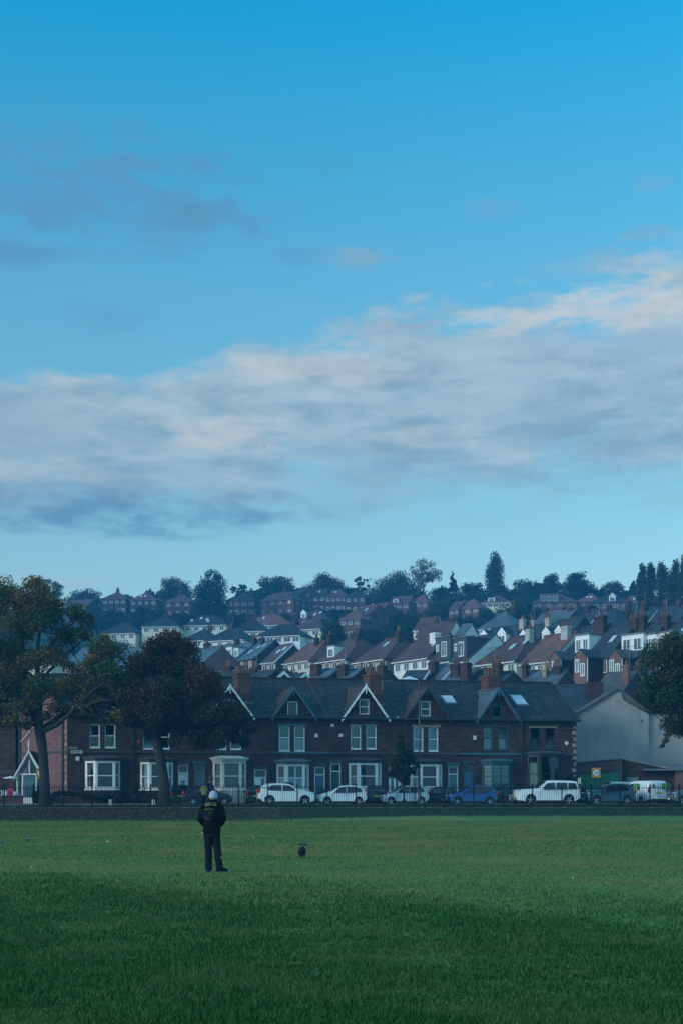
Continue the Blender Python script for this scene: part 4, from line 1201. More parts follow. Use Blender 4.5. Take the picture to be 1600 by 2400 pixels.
def pwin(fr, pn, p0, p1, z0, z1, t=.075, d=.09, trans=(), mull=(), go=-.05):
    """a framed window between plan points p0 and p1; outside is to the right hand of p0->p1 turned down"""
    L = math.hypot(p1[0] - p0[0], p1[1] - p0[1])
    e = ((p1[0] - p0[0]) / L, (p1[1] - p0[1]) / L)
    n = (e[1], -e[0])
    fr.obox(p0, e, n, 0, t, -d, 0, z0, z1); fr.obox(p0, e, n, L - t, L, -d, 0, z0, z1)
    fr.obox(p0, e, n, t, L - t, -d, 0, z0, z0 + t); fr.obox(p0, e, n, t, L - t, -d, 0, z1 - t, z1)
    for f_ in trans:
        zz = z0 + (z1 - z0) * f_
        fr.obox(p0, e, n, t, L - t, -d, -.003, zz - .035, zz + .035)
    for f_ in mull:
        fr.obox(p0, e, n, L * f_ - .03, L * f_ + .03, -d, -.006, z0 + t, z1 - t)
    pn.obox(p0, e, n, t, L - t, go - .006, go, z0 + t, z1 - t)


def blind(parent, T, p0, p1, z0, z1, m, name='blind', back=-.16):
    L = math.hypot(p1[0] - p0[0], p1[1] - p0[1])
    e = ((p1[0] - p0[0]) / L, (p1[1] - p0[1]) / L); n = (e[1], -e[0])
    q = MB(); q.obox(p0, e, n, .06, L - .06, back - .02, back, z0, z1)
    return q.build(name, m, parent, T=T)


def slats(parent, T, p0, p1, z0, z1, m):
    L = math.hypot(p1[0] - p0[0], p1[1] - p0[1])
    e = ((p1[0] - p0[0]) / L, (p1[1] - p0[1]) / L); n = (e[1], -e[0])
    q = MB()
    k = int((z1 - z0) / .115)
    for i in range(k):
        zz = z0 + (z1 - z0) * i / k
        q.obox(p0, e, n, .08, L - .08, -.15, -.11, zz, zz + .07)
    return q.build('shutter_slats', m, parent, T=T)


def terrace_house(label, ua, ub, bay=None, ups=(), doors=(), gable=None, sky=(), chim=None, lint=None, fm=WHITE, ufm=None, wallm=BRICK, roofm=TILE_D,
                  first=False, last=False, bayk='white', blinds=(), band=STONE_D, bayband=STONE_D, extras=()):
    uc = (ua + ub) / 2
    bx, by, _ = tw(uc, 0, 0)
    t = thing('terrace_house', (bx, by, GZ), label, 'house', 'brick terrace facing the park')

    def T(u, v, z):
        p = tw(u, v, z)
        return (p[0] - bx, p[1] - by, p[2] - GZ)
    ufm = ufm or fm
    # ---- front wall with real openings
    ops = []
    for (uw, w, z0, z1, *_r) in ups:
        ops.append((uw - w / 2, uw + w / 2, z0, z1))
    if bay:
        ops.append((bay[0] - bay[1] / 2 + .04, bay[0] + bay[1] / 2 - .04, GZ - .3, 4.2))
    for (ud, w, zt, *_r) in doors:
        ops.append((ud - w / 2, ud + w / 2, GZ - .3, zt))
    us = sorted(set([ua, ub] + [o[0] for o in ops] + [o[1] for o in ops]))
    zs = sorted(set([GZ - .3, EZ] + [o[2] for o in ops] + [o[3] for o in ops]))
    q = MB()
    for i in range(len(us) - 1):
        for j in range(len(zs) - 1):
            cu, cz = (us[i] + us[i + 1]) / 2, (zs[j] + zs[j + 1]) / 2
            if any(o[0] < cu < o[1] and o[2] < cz < o[3] for o in ops): continue
            q.poly([(us[i], 0, zs[j]), (us[i + 1], 0, zs[j]), (us[i + 1], 0, zs[j + 1]), (us[i], 0, zs[j + 1])])
    for (a, b, c, d) in ops:
        r = .16
        q.poly([(a, 0, c), (a, r, c), (a, r, d), (a, 0, d)]); q.poly([(b, r, c), (b, 0, c), (b, 0, d), (b, r, d)])
        q.poly([(a, 0, d), (a, r, d), (b, r, d), (b, 0, d)])
        if c > GZ: q.poly([(a, r, c), (a, 0, c), (b, 0, c), (b, r, c)])
    g_ = .004
    smat = BRICK_P if first else wallm  # end wall turned to the light: its brightness is put into the brick colour
    if first:
        q.poly([(ua, DEP, GZ - .3), (ua, 0, GZ - .3), (ua, 0, EZ), (ua, DEP / 2, RZ), (ua, DEP, EZ)], 1)
    else:
        q.poly([(ua + g_, DEP, GZ - .3), (ua + g_, .01, GZ - .3), (ua + g_, .01, EZ), (ua + g_, DEP / 2, RZ), (ua + g_, DEP, EZ)])
    q.poly([(ub - g_, .01, GZ - .3), (ub - g_, DEP, GZ - .3), (ub - g_, DEP, EZ), (ub - g_, DEP / 2, RZ), (ub - g_, .01, EZ)])
    q.poly([(ub - g_, DEP, GZ - .3), (ua + g_, DEP, GZ - .3), (ua + g_, DEP, EZ), (ub - g_, DEP, EZ)])
    # corbelled brick course under the eaves
    q.obox((ua, 0), (1, 0), (0, -1), 0, ub - ua, .003, .07, EZ - .55, EZ - .35)
    k = int((ub - ua) / .62)
    for i in range(k):
        u_ = ua + (ub - ua) * (i + .5) / k
        q.obox((u_, 0), (1, 0), (0, -1), -.09, .09, .004, .16, EZ - .34, EZ - .12)
    sl = (RZ - EZ) / (DEP / 2)
    if gable:
        gu, gw, ga = gable[0], gable[1], gable[2]
        hw = gw / 2 - .12
        wz0, wz1, ww = ga - 2.15, ga - .95, .80
        for pts in ([(gu - hw, 0, EZ), (gu - ww / 2, 0, EZ), (gu - ww / 2, 0, wz1), (gu - ww / 2, 0, ga - (ga - EZ) * (ww / 2) / hw)],
                    [(gu + ww / 2, 0, EZ), (gu + hw, 0, EZ), (gu + ww / 2, 0, ga - (ga - EZ) * (ww / 2) / hw), (gu + ww / 2, 0, wz1)],
                    [(gu - ww / 2, 0, EZ), (gu + ww / 2, 0, EZ), (gu + ww / 2, 0, wz0), (gu - ww / 2, 0, wz0)],
                    [(gu - ww / 2, 0, wz1), (gu + ww / 2, 0, wz1), (gu + ww / 2, 0, ga - (ga - EZ) * (ww / 2) / hw), (gu, 0, ga), (gu - ww / 2, 0, ga - (ga - EZ) * (ww / 2) / hw)]):
            q.poly(pts)
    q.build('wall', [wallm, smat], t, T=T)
    # ---- roof
    r = MB()
    a_, b_ = (ua if not first else ua - .15), (ub if not last else ub + .22)
    zo = EZ - .28 * sl + .1
    r.slab([(a_, -.28, zo), (b_, -.28, zo), (b_, DEP / 2, RZ + .1), (a_, DEP / 2, RZ + .1)], .12)
    r.slab([(b_, DEP + .28, zo), (a_, DEP + .28, zo), (a_, DEP / 2, RZ + .1), (b_, DEP / 2, RZ + .1)], .12)
    nst = int((b_ - a_) / .45)
    for i in range(nst):     # ridge tiles, slightly uneven
        u0 = a_ + (b_ - a_) * i / nst; u1 = a_ + (b_ - a_) * (i + 1) / nst - .012
        dz = random.uniform(-.012, .02)
        r.box(u0, u1, DEP / 2 - .13, DEP / 2 + .13, RZ + .05 + dz, RZ + .19 + dz)
    ro = r.build('roof', roofm, t, T=T)
    gt = MB(); gt.box(a_, b_, -.42, -.29, EZ - .16, EZ - .03); gt.build('gutter', PIPE, t, T=T)
    if gable:
        dz = .12
        hw2 = gw / 2 + .12
        ze = ga - (ga - EZ) * hw2 / (gw / 2 - .12) - .0
        vr = (ga + dz - RZ * 0 - EZ) / sl
        gd = MB()
        vb = max(0.02, (ze + dz - EZ - .1) / sl)
        for s in (-1, 1):
            gd.slab([(gu, -.34, ga + dz), (gu + s * hw2, -.34, ze + dz), (gu + s * hw2, vb, ze + dz), (gu, vr, ga + dz)], .1)
        gd.tube([(gu, -.36, ga + dz + .03), (gu, vr, ga + dz + .03)], .08, 6)
        vf = MB(); vf.tube([(gu - hw2, vb + .02, ze + dz + .05), (gu, vr, ga + dz + .05)], .07, 6); vf.build('valley_flashing', KERB, t, T=T)
        gr = gd.build('gable_roof', gable[4] if len(gable) > 4 else TILE_B, t, T=T)
        bb = MB()
        n_ = 22
        for s in (-1, 1):
            for i in range(n_):
                f0, f1 = i / n_, (i + 1) / n_
                w0 = .20 + .075 * abs(math.sin(f0 * math.pi * 5)); w1 = .20 + .075 * abs(math.sin(f1 * math.pi * 5))
                pa = (gu + s * hw2 * f0, ga + dz + .04 - (ga - ze) * f0); pb = (gu + s * hw2 * f1, ga + dz + .04 - (ga - ze) * f1)
                bb.prism([(pa[0], -.40, pa[1]), (pb[0], -.40, pb[1]), (pb[0], -.40, pb[1] - w1), (pa[0], -.40, pa[1] - w0)], (0, .05, 0))
        bb.tube([(gu, -.38, ga + dz + .10), (gu, -.38, ga - .55)], [.05, .035], 6)
        bb.build('bargeboard', gable[3], t, T=T)
        fr, pn = MB(), MB()
        pwin(fr, pn, (gu - ww / 2, .06), (gu + ww / 2, .06), wz0, wz1, trans=(gable[5],) if len(gable) > 5 and gable[5] else ())
        w_ = fr.build('window', gable[6] if len(gable) > 6 else ufm, t, T=T)
        pn.build('pane', GLASS, w_, T=T)
    # ---- lintels, sills, string course
    bd = MB(); bd.obox((ua, 0), (1, 0), (0, -1), 0, ub - ua, .003, .09, 4.93, 5.10); bd.build('sill_band', band, t, T=T)
    if ups and lint:
        lm = MB(); lm.box(min(o[0] - o[1] / 2 for o in ups) - .15, max(o[0] + o[1] / 2 for o in ups) + .15, -.05, -.003, ups[0][3] + .01, ups[0][3] + .33)
        lm.build('lintel', lint, t, T=T)
    for i, (uw, w, z0, z1, *rest) in enumerate(ups):
        tr = rest[0] if rest else .5
        fr, pn = MB(), MB()
        pwin(fr, pn, (uw - w / 2, .07), (uw + w / 2, .07), z0, z1, t=.075, trans=(tr,) if tr else (), mull=())
        fr.box(uw - w / 2, uw + w / 2, -.04, .0, z0 - .07, z0 + .0)
        w_ = fr.build('window', ufm, t, T=T)
        pn.build('pane', GLASS, w_, T=T)
        for (bi, f0, f1, bm) in blinds:
            if bi == i: blind(w_, T, (uw - w / 2, .07), (uw + w / 2, .07), z0 + (z1 - z0) * f0, z0 + (z1 - z0) * f1, bm)
    # ---- bay
    if bay:
        bu, bw, zb0, zb1, frm, binfo = bay
        pr, cw = .62, .55
        P0, P1, P2, P3 = (bu - bw / 2, 0), (bu - bw / 2 + cw, -pr), (bu + bw / 2 - cw, -pr), (bu + bw / 2, 0)
        q = MB()
        fr, pn = MB(), MB()
        for (a, b, side_) in ((P0, P1, 1), (P1, P2, 0), (P2, P3, 1)):
            L = math.hypot(b[0] - a[0], b[1] - a[1]); e = ((b[0] - a[0]) / L, (b[1] - a[1]) / L); n = (e[1], -e[0])
            q.obox(a, e, n, 0, L, -.10, 0, GZ - .3, zb0 - .1)
            tt = .17 if bayk == 'white' else .09
            pwin(fr, pn, a, b, zb0, zb1, t=tt, d=.12, trans=((.47,) if binfo.get('tr', 1) else ()), mull=(binfo.get('mull', ()) if not side_ else ()), go=-.06)
            fr.obox(a, e, n, -.03, L + .03, -.1, .09, zb0 - .1, zb0)
        b_o = fr.build('bay_window', frm, t, T=T)
        pn.build('pane', GLASS, b_o, T=T)
        q.build('bay_base', binfo.get('base', BRICK_B), b_o, T=T)
        cr = MB()
        h0 = zb1 + .003
        cr.prism([(bu - bw / 2 - .1, .0, h0), (bu - bw / 2 + cw - .06, -pr - .10, h0), (bu + bw / 2 - cw + .06, -pr - .10, h0), (bu + bw / 2 + .1, .0, h0)], (0, 0, .17))
        cr.prism([(bu - bw / 2 - .24, .0, h0 + .173), (bu - bw / 2 + cw - .14, -pr - .24, h0 + .173), (bu + bw / 2 - cw + .14, -pr - .24, h0 + .173), (bu + bw / 2 + .24, .0, h0 + .173)], (0, 0, .08))
        tp = [(bu - bw / 2 - .22, -.0, h0 + .255), (bu - bw / 2 + cw - .13, -pr - .22, h0 + .255), (bu + bw / 2 - cw + .13, -pr - .22, h0 + .255), (bu + bw / 2 + .22, .0, h0 + .255)]
        cr.poly([tp[0], tp[1], (bu - bw / 2 + cw, -.02, h0 + .42)]); cr.poly([tp[1], tp[2], (bu + bw / 2 - cw, -.02, h0 + .42), (bu - bw / 2 + cw, -.02, h0 + .42)]); cr.poly([tp[2], tp[3], (bu + bw / 2 - cw, -.02, h0 + .42)])
        if binfo.get('brackets'):
            for i in range(9):
                u_ = P1[0] + (P2[0] - P1[0]) * i / 8
                cr.box(u_ - .05, u_ + .05, -pr - .2, -pr - .11, h0 + .03, h0 + .165)
        cr.build('bay_cornice', binfo.get('corn', bayband), b_o, T=T)
        for (k_, f0, f1, bm, kind) in binfo.get('bl', ()):
            a, b = ((P0, P1), (P1, P2), (P2, P3))[k_]
            z0, z1 = zb0 + (zb1 - zb0) * f0, zb0 + (zb1 - zb0) * f1
            (slats if kind == 's' else blind)(b_o, T, a, b, z0, z1, bm)
    # ---- doors
    for (ud, w, zt, dm, fmat, num, kind) in doors:
        fr, pn = MB(), MB()
        zf = zt - .62
        v0 = .10
        fr.box(ud - w / 2, ud - w / 2 + .07, v0 - .05, v0 + .05, GZ, zt); fr.box(ud + w / 2 - .07, ud + w / 2, v0 - .05, v0 + .05, GZ, zt)
        fr.box(ud - w / 2 + .07, ud + w / 2 - .07, v0 - .05, v0 + .05, zt - .07, zt); fr.box(ud - w / 2 + .07, ud + w / 2 - .07, v0 - .05, v0 + .05, zf - .04, zf + .04)
        df = fr.build('door_frame', fmat, t, T=T)
        pn.box(ud - w / 2 + .07, ud + w / 2 - .07, v0 + .01, v0 + .02, zf + .04, zt - .07); pn.build('fanlight', GLASS, df, T=T)
        lf = MB()
        x0, x1 = ud - w / 2 + .075, ud + w / 2 - .075
        lf.box(x0, x1, v0 + .0, v0 + .04, GZ + .15, zf - .045)
        wd = x1 - x0
        if kind == 'panel':
            for a, b in ((.12, .44), (.56, .88)):
                lf.box(x0 + wd * a, x0 + wd * b, v0 - .014, v0 - .002, GZ + .35, GZ + .95); lf.box(x0 + wd * a, x0 + wd * b, v0 - .014, v0 - .002, GZ + 1.15, zf - .18)
        d_o = lf.build('door', dm, t, T=T)
        gl = MB()
        if kind == 'grid':
            for i in range(2):
                for j in range(3):
                    gl.box(x0 + wd * (.24 + .27 * i), x0 + wd * (.47 + .27 * i), v0 - .012, v0 - .003, GZ + 1.1 + .27 * j, GZ + 1.33 + .27 * j)
        elif kind == 'slot':
            gl.box(x0 + wd * .18, x0 + wd * .40, v0 - .012, v0 - .003, GZ + .5, zf - .15); gl.box(x0 + wd * .60, x0 + wd * .82, v0 - .012, v0 - .003, GZ + .5, zf - .15)
        elif kind == 'half':
            gl.box(x0 + wd * .60, x0 + wd * .90, v0 - .012, v0 - .003, GZ + .3, zf - .1)
        if gl.v: gl.build('door_glass', FARGLASS, d_o, T=T)
        hd = MB(); hd.box(x0 + wd * .35, x0 + wd * .65, v0 - .03, v0 - .003, GZ + 1.0, GZ + 1.06); hd.build('letterbox', ALLOY, d_o, T=T)
        st = MB(); st.box(ud - w / 2 - .15, ud + w / 2 + .15, -.45, -.003, GZ - .1, GZ + .14); st.build('doorstep', STONE, t, T=T)
        li = MB(); li.box(ud - w / 2 - .12, ud + w / 2 + .12, -.05, -.003, zt + .01, zt + .30); li.build('door_lintel', TEAL if dm is DOOR_T else STONE_D, t, T=T)
        if num:
            tx = text_mesh('house_number', num, .36, WHITE if dm is BLACK else NAVY, t, T(ud, v0 - .02, zf + .28), (math.pi / 2, 0, TH))
    # ---- chimneys
    if chim:
        for (cu, v0, v1, w, zt, npots, pm) in chim:
            q = MB()
            zb = EZ + v0 * sl - .25
            q.box(cu - w / 2, cu + w / 2, v0, v1, zb, zt - .42)
            q.box(cu - w / 2 - .05, cu + w / 2 + .05, v0 - .05, v1 + .05, zt - .42, zt - .30)
            q.box(cu - w / 2, cu + w / 2, v0, v1, zt - .30, zt - .16)
            q.box(cu - w / 2 - .07, cu + w / 2 + .07, v0 - .07, v1 + .07, zt - .16, zt)
            c = q.build('chimney', BRICKCH, t, T=T)
            ll = MB(); ll.box(cu - w / 2 - .12, cu + w / 2 + .12, v0 - .16, v0 - .01, zb + .15, zb + .36); ll.build('lead_flashing', LEAD, c, T=T)
            if npots == 5:
                aq = MB(); aq.tube([(cu + w / 2 + .05, v0, zt - 1.3), (cu + w / 2 + .05, v0, zt - .55)], .03, 5); aq.tube([(cu + w / 2 - .1, v0, zt - .60), (cu + w / 2 + .85, v0 - .05, zt - .52)], .025, 5)
                for k in range(6): aq.tube([(cu + w / 2 + .14 * k, v0 - .2, zt - .57), (cu + w / 2 + .14 * k, v0 + .2, zt - .57)], .012, 4)
                aq.build('aerial', KERB, c, T=T)
            for i in range(npots):
                u_ = cu + (i % 3 - 1) * w * .3; v_ = v0 + (v1 - v0) * (.28 + .44 * (i // 3))
                hh_ = random.uniform(.45, .75)
                p = MB(); p.loft([(u_, v_, zt, .13, .13), (u_, v_, zt + hh_ * .8, .10, .10), (u_, v_, zt + hh_ * .81, .14, .14), (u_, v_, zt + hh_, .13, .13)], 9)
                p.build('chimney_pot', pm, c, T=T, smooth=True)
    for (su, sv0, sv1, w) in sky:
        z0, z1 = EZ + sv0 * sl + .1, EZ + sv1 * sl + .1
        s_ = MB()
        s_.slab([(su - w / 2, sv0, z0 + .10), (su + w / 2, sv0, z0 + .10), (su + w / 2, sv1, z1 + .10), (su - w / 2, sv1, z1 + .10)], .12, 1)
        s_.slab([(su - w / 2 + .1, sv0 + .1, z0 + .1 * sl + .13), (su + w / 2 - .1, sv0 + .1, z0 + .1 * sl + .13), (su + w / 2 - .1, sv1 - .1, z1 - .1 * sl + .13), (su - w / 2 + .1, sv1 - .1, z1 - .1 * sl + .13)], .03, 0)
        s_.build('skylight', [SKYGL, LEAD], t, T=T)
    for ex in extras:
        ex(t, T)
    return t


DOOR_T = plain('teal_door_paint', (.06, .17, .20), .4, .1, 3)
DOOR_B = plain('blue_door_paint', (.05, .12, .19), .4, .1, 3)
DOOR_G = plain('green_door_paint', (.015, .07, .045), .4, .1, 3)
TEALP = plain('teal_masonry_paint', (.042, .115, .135), .6, .15, 3)
BRICKCH = brickmat('chimney_brick', (.095, .040, .034), (.165, .066, .05), (.07, .055, .05), bw=.40, bh=.15, ms=.02)
ALARM = plain('white_alarm_plastic', (.75, .75, .72), .4, .04, 4)
ALARM_R = plain('red_alarm_plastic', (.55, .04, .03), .4, .04, 4)


def ex_box(px, py, w, h, m=None, name='alarm_box', d=.09, shape='box'):
    def f(t, T):
        u, z = pu(px), pz(py, px)
        q = MB()
        if shape == 'shield':
            q.prism([(u - w / 2, -.003, z + h / 2), (u - w / 2, -.003, z - h * .1), (u - w * .2, -.003, z - h / 2), (u + w * .2, -.003, z - h / 2), (u + w / 2, -.003, z - h * .1), (u + w / 2, -.003, z + h / 2)], (0, -d, 0))
        elif shape == 'dome':
            q.prism([(u + w / 2 * math.cos(a), -.003, z - h / 2 + h * math.sin(a)) for a in [math.pi * i / 8 for i in range(9)]], (0, -d, 0))
        else:
            q.box(u - w / 2, u + w / 2, -d, -.003, z - h / 2, z + h / 2)
        q.build(name, m or ALARM, t, T=T)
    return f


def ex_pipe(px, z0=1.0, z1=7.6, m=None):
    def f(t, T):
        u = pu(px)
        q = MB(); q.tube([(u, -.11, z0), (u, -.11, z1)], .055, 7)
        for i in range(4): q.box(u - .09, u + .09, -.19, -.02, z0 + 1.2 + i * 1.6, z0 + 1.27 + i * 1.6)
        q.build('downpipe', m or PIPE, t, T=T)
    return f


def upw(px, w, yt, yb, tr=.5):
    return (pu(px), w, pz(yb, px), pz(yt, px), tr)


def bayd(px0, px1, yb, yt, frm, **k):
    return ((pu(px0) + pu(px1)) / 2, pu(px1) - pu(px0), pz(yb, px0) + .0, pz(yt, px0), frm, k)


def dr(px0, px1, yt, dm, fm_, num, kind):
    return ((pu(px0) + pu(px1)) / 2, pu(px1) - pu(px0), pz(yt, px0), dm, fm_, num, kind)


def gab(px, wpx, yt, m, roofm=None, tr=None, fm_=None):
    s = (pu(px + 1) - pu(px))
    return (pu(px), wpx * s, pz(yt, px) - .12, m, roofm or TILE_B, tr, fm_ or WHITE)


B = [pu(p) for p in (158, 305, 448, 637, 768, 945, 1080, 1213, 1349)]


def ch(px, pots=5, zt=11.25, w=.98, pm=None):
    return (pu(px), 1.5, 2.75, w, zt, pots, pm or POT)


def ex_quoins(px, toward=1):
    def f(t, T):
        u = pu(px)
        q = MB()
        for i in range(13):
            w = .34 if i % 2 else .22
            q.box(min(u, u + toward * w), max(u, u + toward * w), -.03, -.003, 1.1 + i * .5, 1.1 + i * .5 + .3)
        q.build('quoins', STONE, t, T=T)
    return f


def ex_party(px, m, side=-1, h=.10):
    def f(t, T):
        u = pu(px)
        q = MB()
        n = 16
        sl = (RZ - EZ) / (DEP / 2)
        for i in range(n):
            v0, v1 = -.26 + (DEP / 2 + .2) * i / n, -.26 + (DEP / 2 + .2) * (i + 1) / n - .012
            z0, z1 = EZ + v0 * sl + .103, EZ + v1 * sl + .103
            a, b = sorted((u, u + side * .24))
            q.hexa([(a, v0, z0), (b, v0, z0), (b, v1, z1), (a, v1, z1), (a, v0, z0 + h), (b, v0, z0 + h), (b, v1, z1 + h), (a, v1, z1 + h)])
        q.build('party_wall_tiles', m, t, T=T)
    return f


def ex_street_sign(t, T):
    u = pu(168); z = pz(1760, 168)
    q = MB(); q.box(pu(155) + .15, pu(183), -.03, -.003, z + .13, z + .30); q.build('sandstone_block', STONE, t, T=T)
    q = MB(); q.box(pu(165), pu(193), -.125, -.095, z - .19, z + .04)
    s = q.build('street_name_plate', OFFWHITE, t, T=T)
    text_mesh('plate_lettering', 'HASTINGS RD', .15, NAVY, s, T((pu(165) + pu(193)) / 2, -.135, z - .075), (math.pi / 2, 0, TH))


def ex_end_wall(t, T):
    """string course, pipes and roof scar on the lit-toned end wall; u = U_END plane, out of the wall is -u"""
    u = U_END
    q = MB(); q.box(u - .08, u - .003, 0, DEP, 4.93, 5.10); q.build('end_sill_band', STONE_D, t, T=T)
    q = MB(); q.tube([(u - .11, .55, 1), (u - .11, .55, 7.6)], .06, 7); q.build('downpipe', PIPE, t, T=T)
    q = MB(); q.tube([(u - .11, 8.2, 1), (u - .11, 8.2, 7.2)], .075, 7); q.build('downpipe', PIPE, t, T=T)
    q = MB(); q.tube([(u - .06, 8.1, 6.0), (u - .06, 5.4, 7.2)], .045, 5); q.build('roof_scar', OFFWHITE, t, T=T)
    q = MB()
    for i in range(14):
        w = .36 if i % 2 else .2
        q.box(u - .03, u - .003, .0, w, 1.1 + i * .48, 1.1 + i * .48 + .28)
    q.build('quoins', STONE, t, T=T)


terrace_house('end house of the brick terrace with a pink, lit-toned side wall and dark front', B[0], B[1], bay=bayd(200, 282, 1849, 1783, WHITE, base=BRICK_B),
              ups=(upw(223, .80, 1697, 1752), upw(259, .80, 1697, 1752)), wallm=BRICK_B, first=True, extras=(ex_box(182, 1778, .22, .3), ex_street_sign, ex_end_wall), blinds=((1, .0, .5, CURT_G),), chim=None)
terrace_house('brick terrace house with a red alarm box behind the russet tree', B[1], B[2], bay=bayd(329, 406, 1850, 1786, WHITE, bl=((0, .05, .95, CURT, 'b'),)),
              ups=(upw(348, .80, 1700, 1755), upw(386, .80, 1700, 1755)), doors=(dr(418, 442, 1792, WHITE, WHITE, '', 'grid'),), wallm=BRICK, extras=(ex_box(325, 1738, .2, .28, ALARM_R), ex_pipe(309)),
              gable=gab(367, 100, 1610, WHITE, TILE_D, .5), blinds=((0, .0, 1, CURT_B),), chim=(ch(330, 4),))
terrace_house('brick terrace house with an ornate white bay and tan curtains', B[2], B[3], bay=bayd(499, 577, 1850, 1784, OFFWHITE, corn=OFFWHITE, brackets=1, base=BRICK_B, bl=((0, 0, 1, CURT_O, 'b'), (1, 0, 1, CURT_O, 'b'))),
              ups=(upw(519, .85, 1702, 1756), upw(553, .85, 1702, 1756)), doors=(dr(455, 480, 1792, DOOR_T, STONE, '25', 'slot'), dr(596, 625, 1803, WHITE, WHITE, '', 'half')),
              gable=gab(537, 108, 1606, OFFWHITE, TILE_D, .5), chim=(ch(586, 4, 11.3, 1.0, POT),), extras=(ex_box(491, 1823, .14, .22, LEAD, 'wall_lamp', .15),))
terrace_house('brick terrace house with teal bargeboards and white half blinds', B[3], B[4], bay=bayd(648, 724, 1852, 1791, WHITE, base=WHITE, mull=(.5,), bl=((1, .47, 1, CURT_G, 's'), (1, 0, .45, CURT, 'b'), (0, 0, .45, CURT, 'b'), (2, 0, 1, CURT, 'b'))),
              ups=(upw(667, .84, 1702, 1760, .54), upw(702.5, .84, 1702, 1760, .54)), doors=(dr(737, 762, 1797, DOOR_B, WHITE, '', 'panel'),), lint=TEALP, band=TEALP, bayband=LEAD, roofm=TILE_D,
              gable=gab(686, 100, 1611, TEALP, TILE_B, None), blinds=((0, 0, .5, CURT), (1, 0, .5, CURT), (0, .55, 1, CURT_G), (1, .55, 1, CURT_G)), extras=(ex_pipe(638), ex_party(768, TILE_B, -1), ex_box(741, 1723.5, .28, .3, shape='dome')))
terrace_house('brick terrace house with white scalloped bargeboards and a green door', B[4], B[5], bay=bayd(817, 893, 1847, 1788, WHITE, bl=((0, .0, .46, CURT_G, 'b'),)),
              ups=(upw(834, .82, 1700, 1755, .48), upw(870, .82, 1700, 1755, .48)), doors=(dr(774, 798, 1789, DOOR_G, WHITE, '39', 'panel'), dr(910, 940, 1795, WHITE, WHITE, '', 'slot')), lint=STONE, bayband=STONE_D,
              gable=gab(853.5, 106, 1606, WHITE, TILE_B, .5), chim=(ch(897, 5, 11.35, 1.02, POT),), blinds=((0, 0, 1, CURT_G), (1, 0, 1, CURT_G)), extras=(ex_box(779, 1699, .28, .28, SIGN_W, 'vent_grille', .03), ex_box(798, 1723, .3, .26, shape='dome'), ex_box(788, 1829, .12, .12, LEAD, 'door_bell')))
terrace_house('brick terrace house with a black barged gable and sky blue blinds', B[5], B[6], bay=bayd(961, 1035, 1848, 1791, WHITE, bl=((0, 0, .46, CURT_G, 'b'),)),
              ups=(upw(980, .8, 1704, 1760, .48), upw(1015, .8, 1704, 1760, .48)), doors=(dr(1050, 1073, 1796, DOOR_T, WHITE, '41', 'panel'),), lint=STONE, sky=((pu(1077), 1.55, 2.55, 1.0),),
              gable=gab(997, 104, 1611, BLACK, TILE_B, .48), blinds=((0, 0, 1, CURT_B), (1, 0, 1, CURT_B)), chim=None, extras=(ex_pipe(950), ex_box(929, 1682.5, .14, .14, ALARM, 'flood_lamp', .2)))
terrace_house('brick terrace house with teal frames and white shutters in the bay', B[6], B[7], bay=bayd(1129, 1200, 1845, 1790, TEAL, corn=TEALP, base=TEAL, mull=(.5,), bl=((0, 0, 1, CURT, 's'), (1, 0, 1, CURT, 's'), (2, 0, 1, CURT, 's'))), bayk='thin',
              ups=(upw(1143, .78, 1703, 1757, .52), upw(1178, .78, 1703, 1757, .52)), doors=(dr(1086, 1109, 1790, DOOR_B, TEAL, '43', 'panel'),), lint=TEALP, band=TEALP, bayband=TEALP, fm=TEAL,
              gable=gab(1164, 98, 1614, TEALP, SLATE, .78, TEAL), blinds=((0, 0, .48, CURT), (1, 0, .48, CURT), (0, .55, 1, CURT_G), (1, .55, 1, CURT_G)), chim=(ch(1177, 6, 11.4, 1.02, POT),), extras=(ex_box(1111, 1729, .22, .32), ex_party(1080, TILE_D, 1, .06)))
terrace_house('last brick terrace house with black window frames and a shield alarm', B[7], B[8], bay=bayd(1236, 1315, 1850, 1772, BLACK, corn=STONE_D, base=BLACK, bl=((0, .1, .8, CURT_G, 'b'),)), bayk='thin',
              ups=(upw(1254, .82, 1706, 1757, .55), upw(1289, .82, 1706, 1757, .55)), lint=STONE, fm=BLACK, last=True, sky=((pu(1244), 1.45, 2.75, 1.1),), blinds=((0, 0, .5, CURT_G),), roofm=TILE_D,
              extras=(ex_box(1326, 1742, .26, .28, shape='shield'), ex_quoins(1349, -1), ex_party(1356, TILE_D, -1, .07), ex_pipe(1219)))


# ------------------------------------------------------------------ buildings right of the terrace
YR = 122.0


def R(px, py, Y=YR):
    p = at(px, py, Y); return (p[0], p[2])


rend = plain('weathered_grey_render', (.345, .315, .30), .95, .16, .45, bump=.25)
# water stains run down the render: vertical streaks
def stain(m):
    g = NT(m.node_tree); b = m.node_tree.nodes['Principled BSDF']
    src = b.inputs['Base Color'].links[0].from_socket
    tc = g.n('ShaderNodeTexCoord'); mp = g.n('ShaderNodeMapping'); mp.inputs['Scale'].default_value = (1.6, 1.6, .22)
    g.l(tc.outputs['Object'], mp.inputs[0])
    f = g.smooth(g.noise(mp.outputs[0], 1.0, 6, .65), .50, .70, 0, .42)
    f2 = g.smooth(g.noise(tc.outputs['Object'], 9.0, 4, .7), .3, .7, 0, .25)
    c = g.mix(f, src, (.09, .095, .095)); c = g.mix(f2, c, (.17, .175, .17))
    g.l(c, b.inputs['Base Color'])


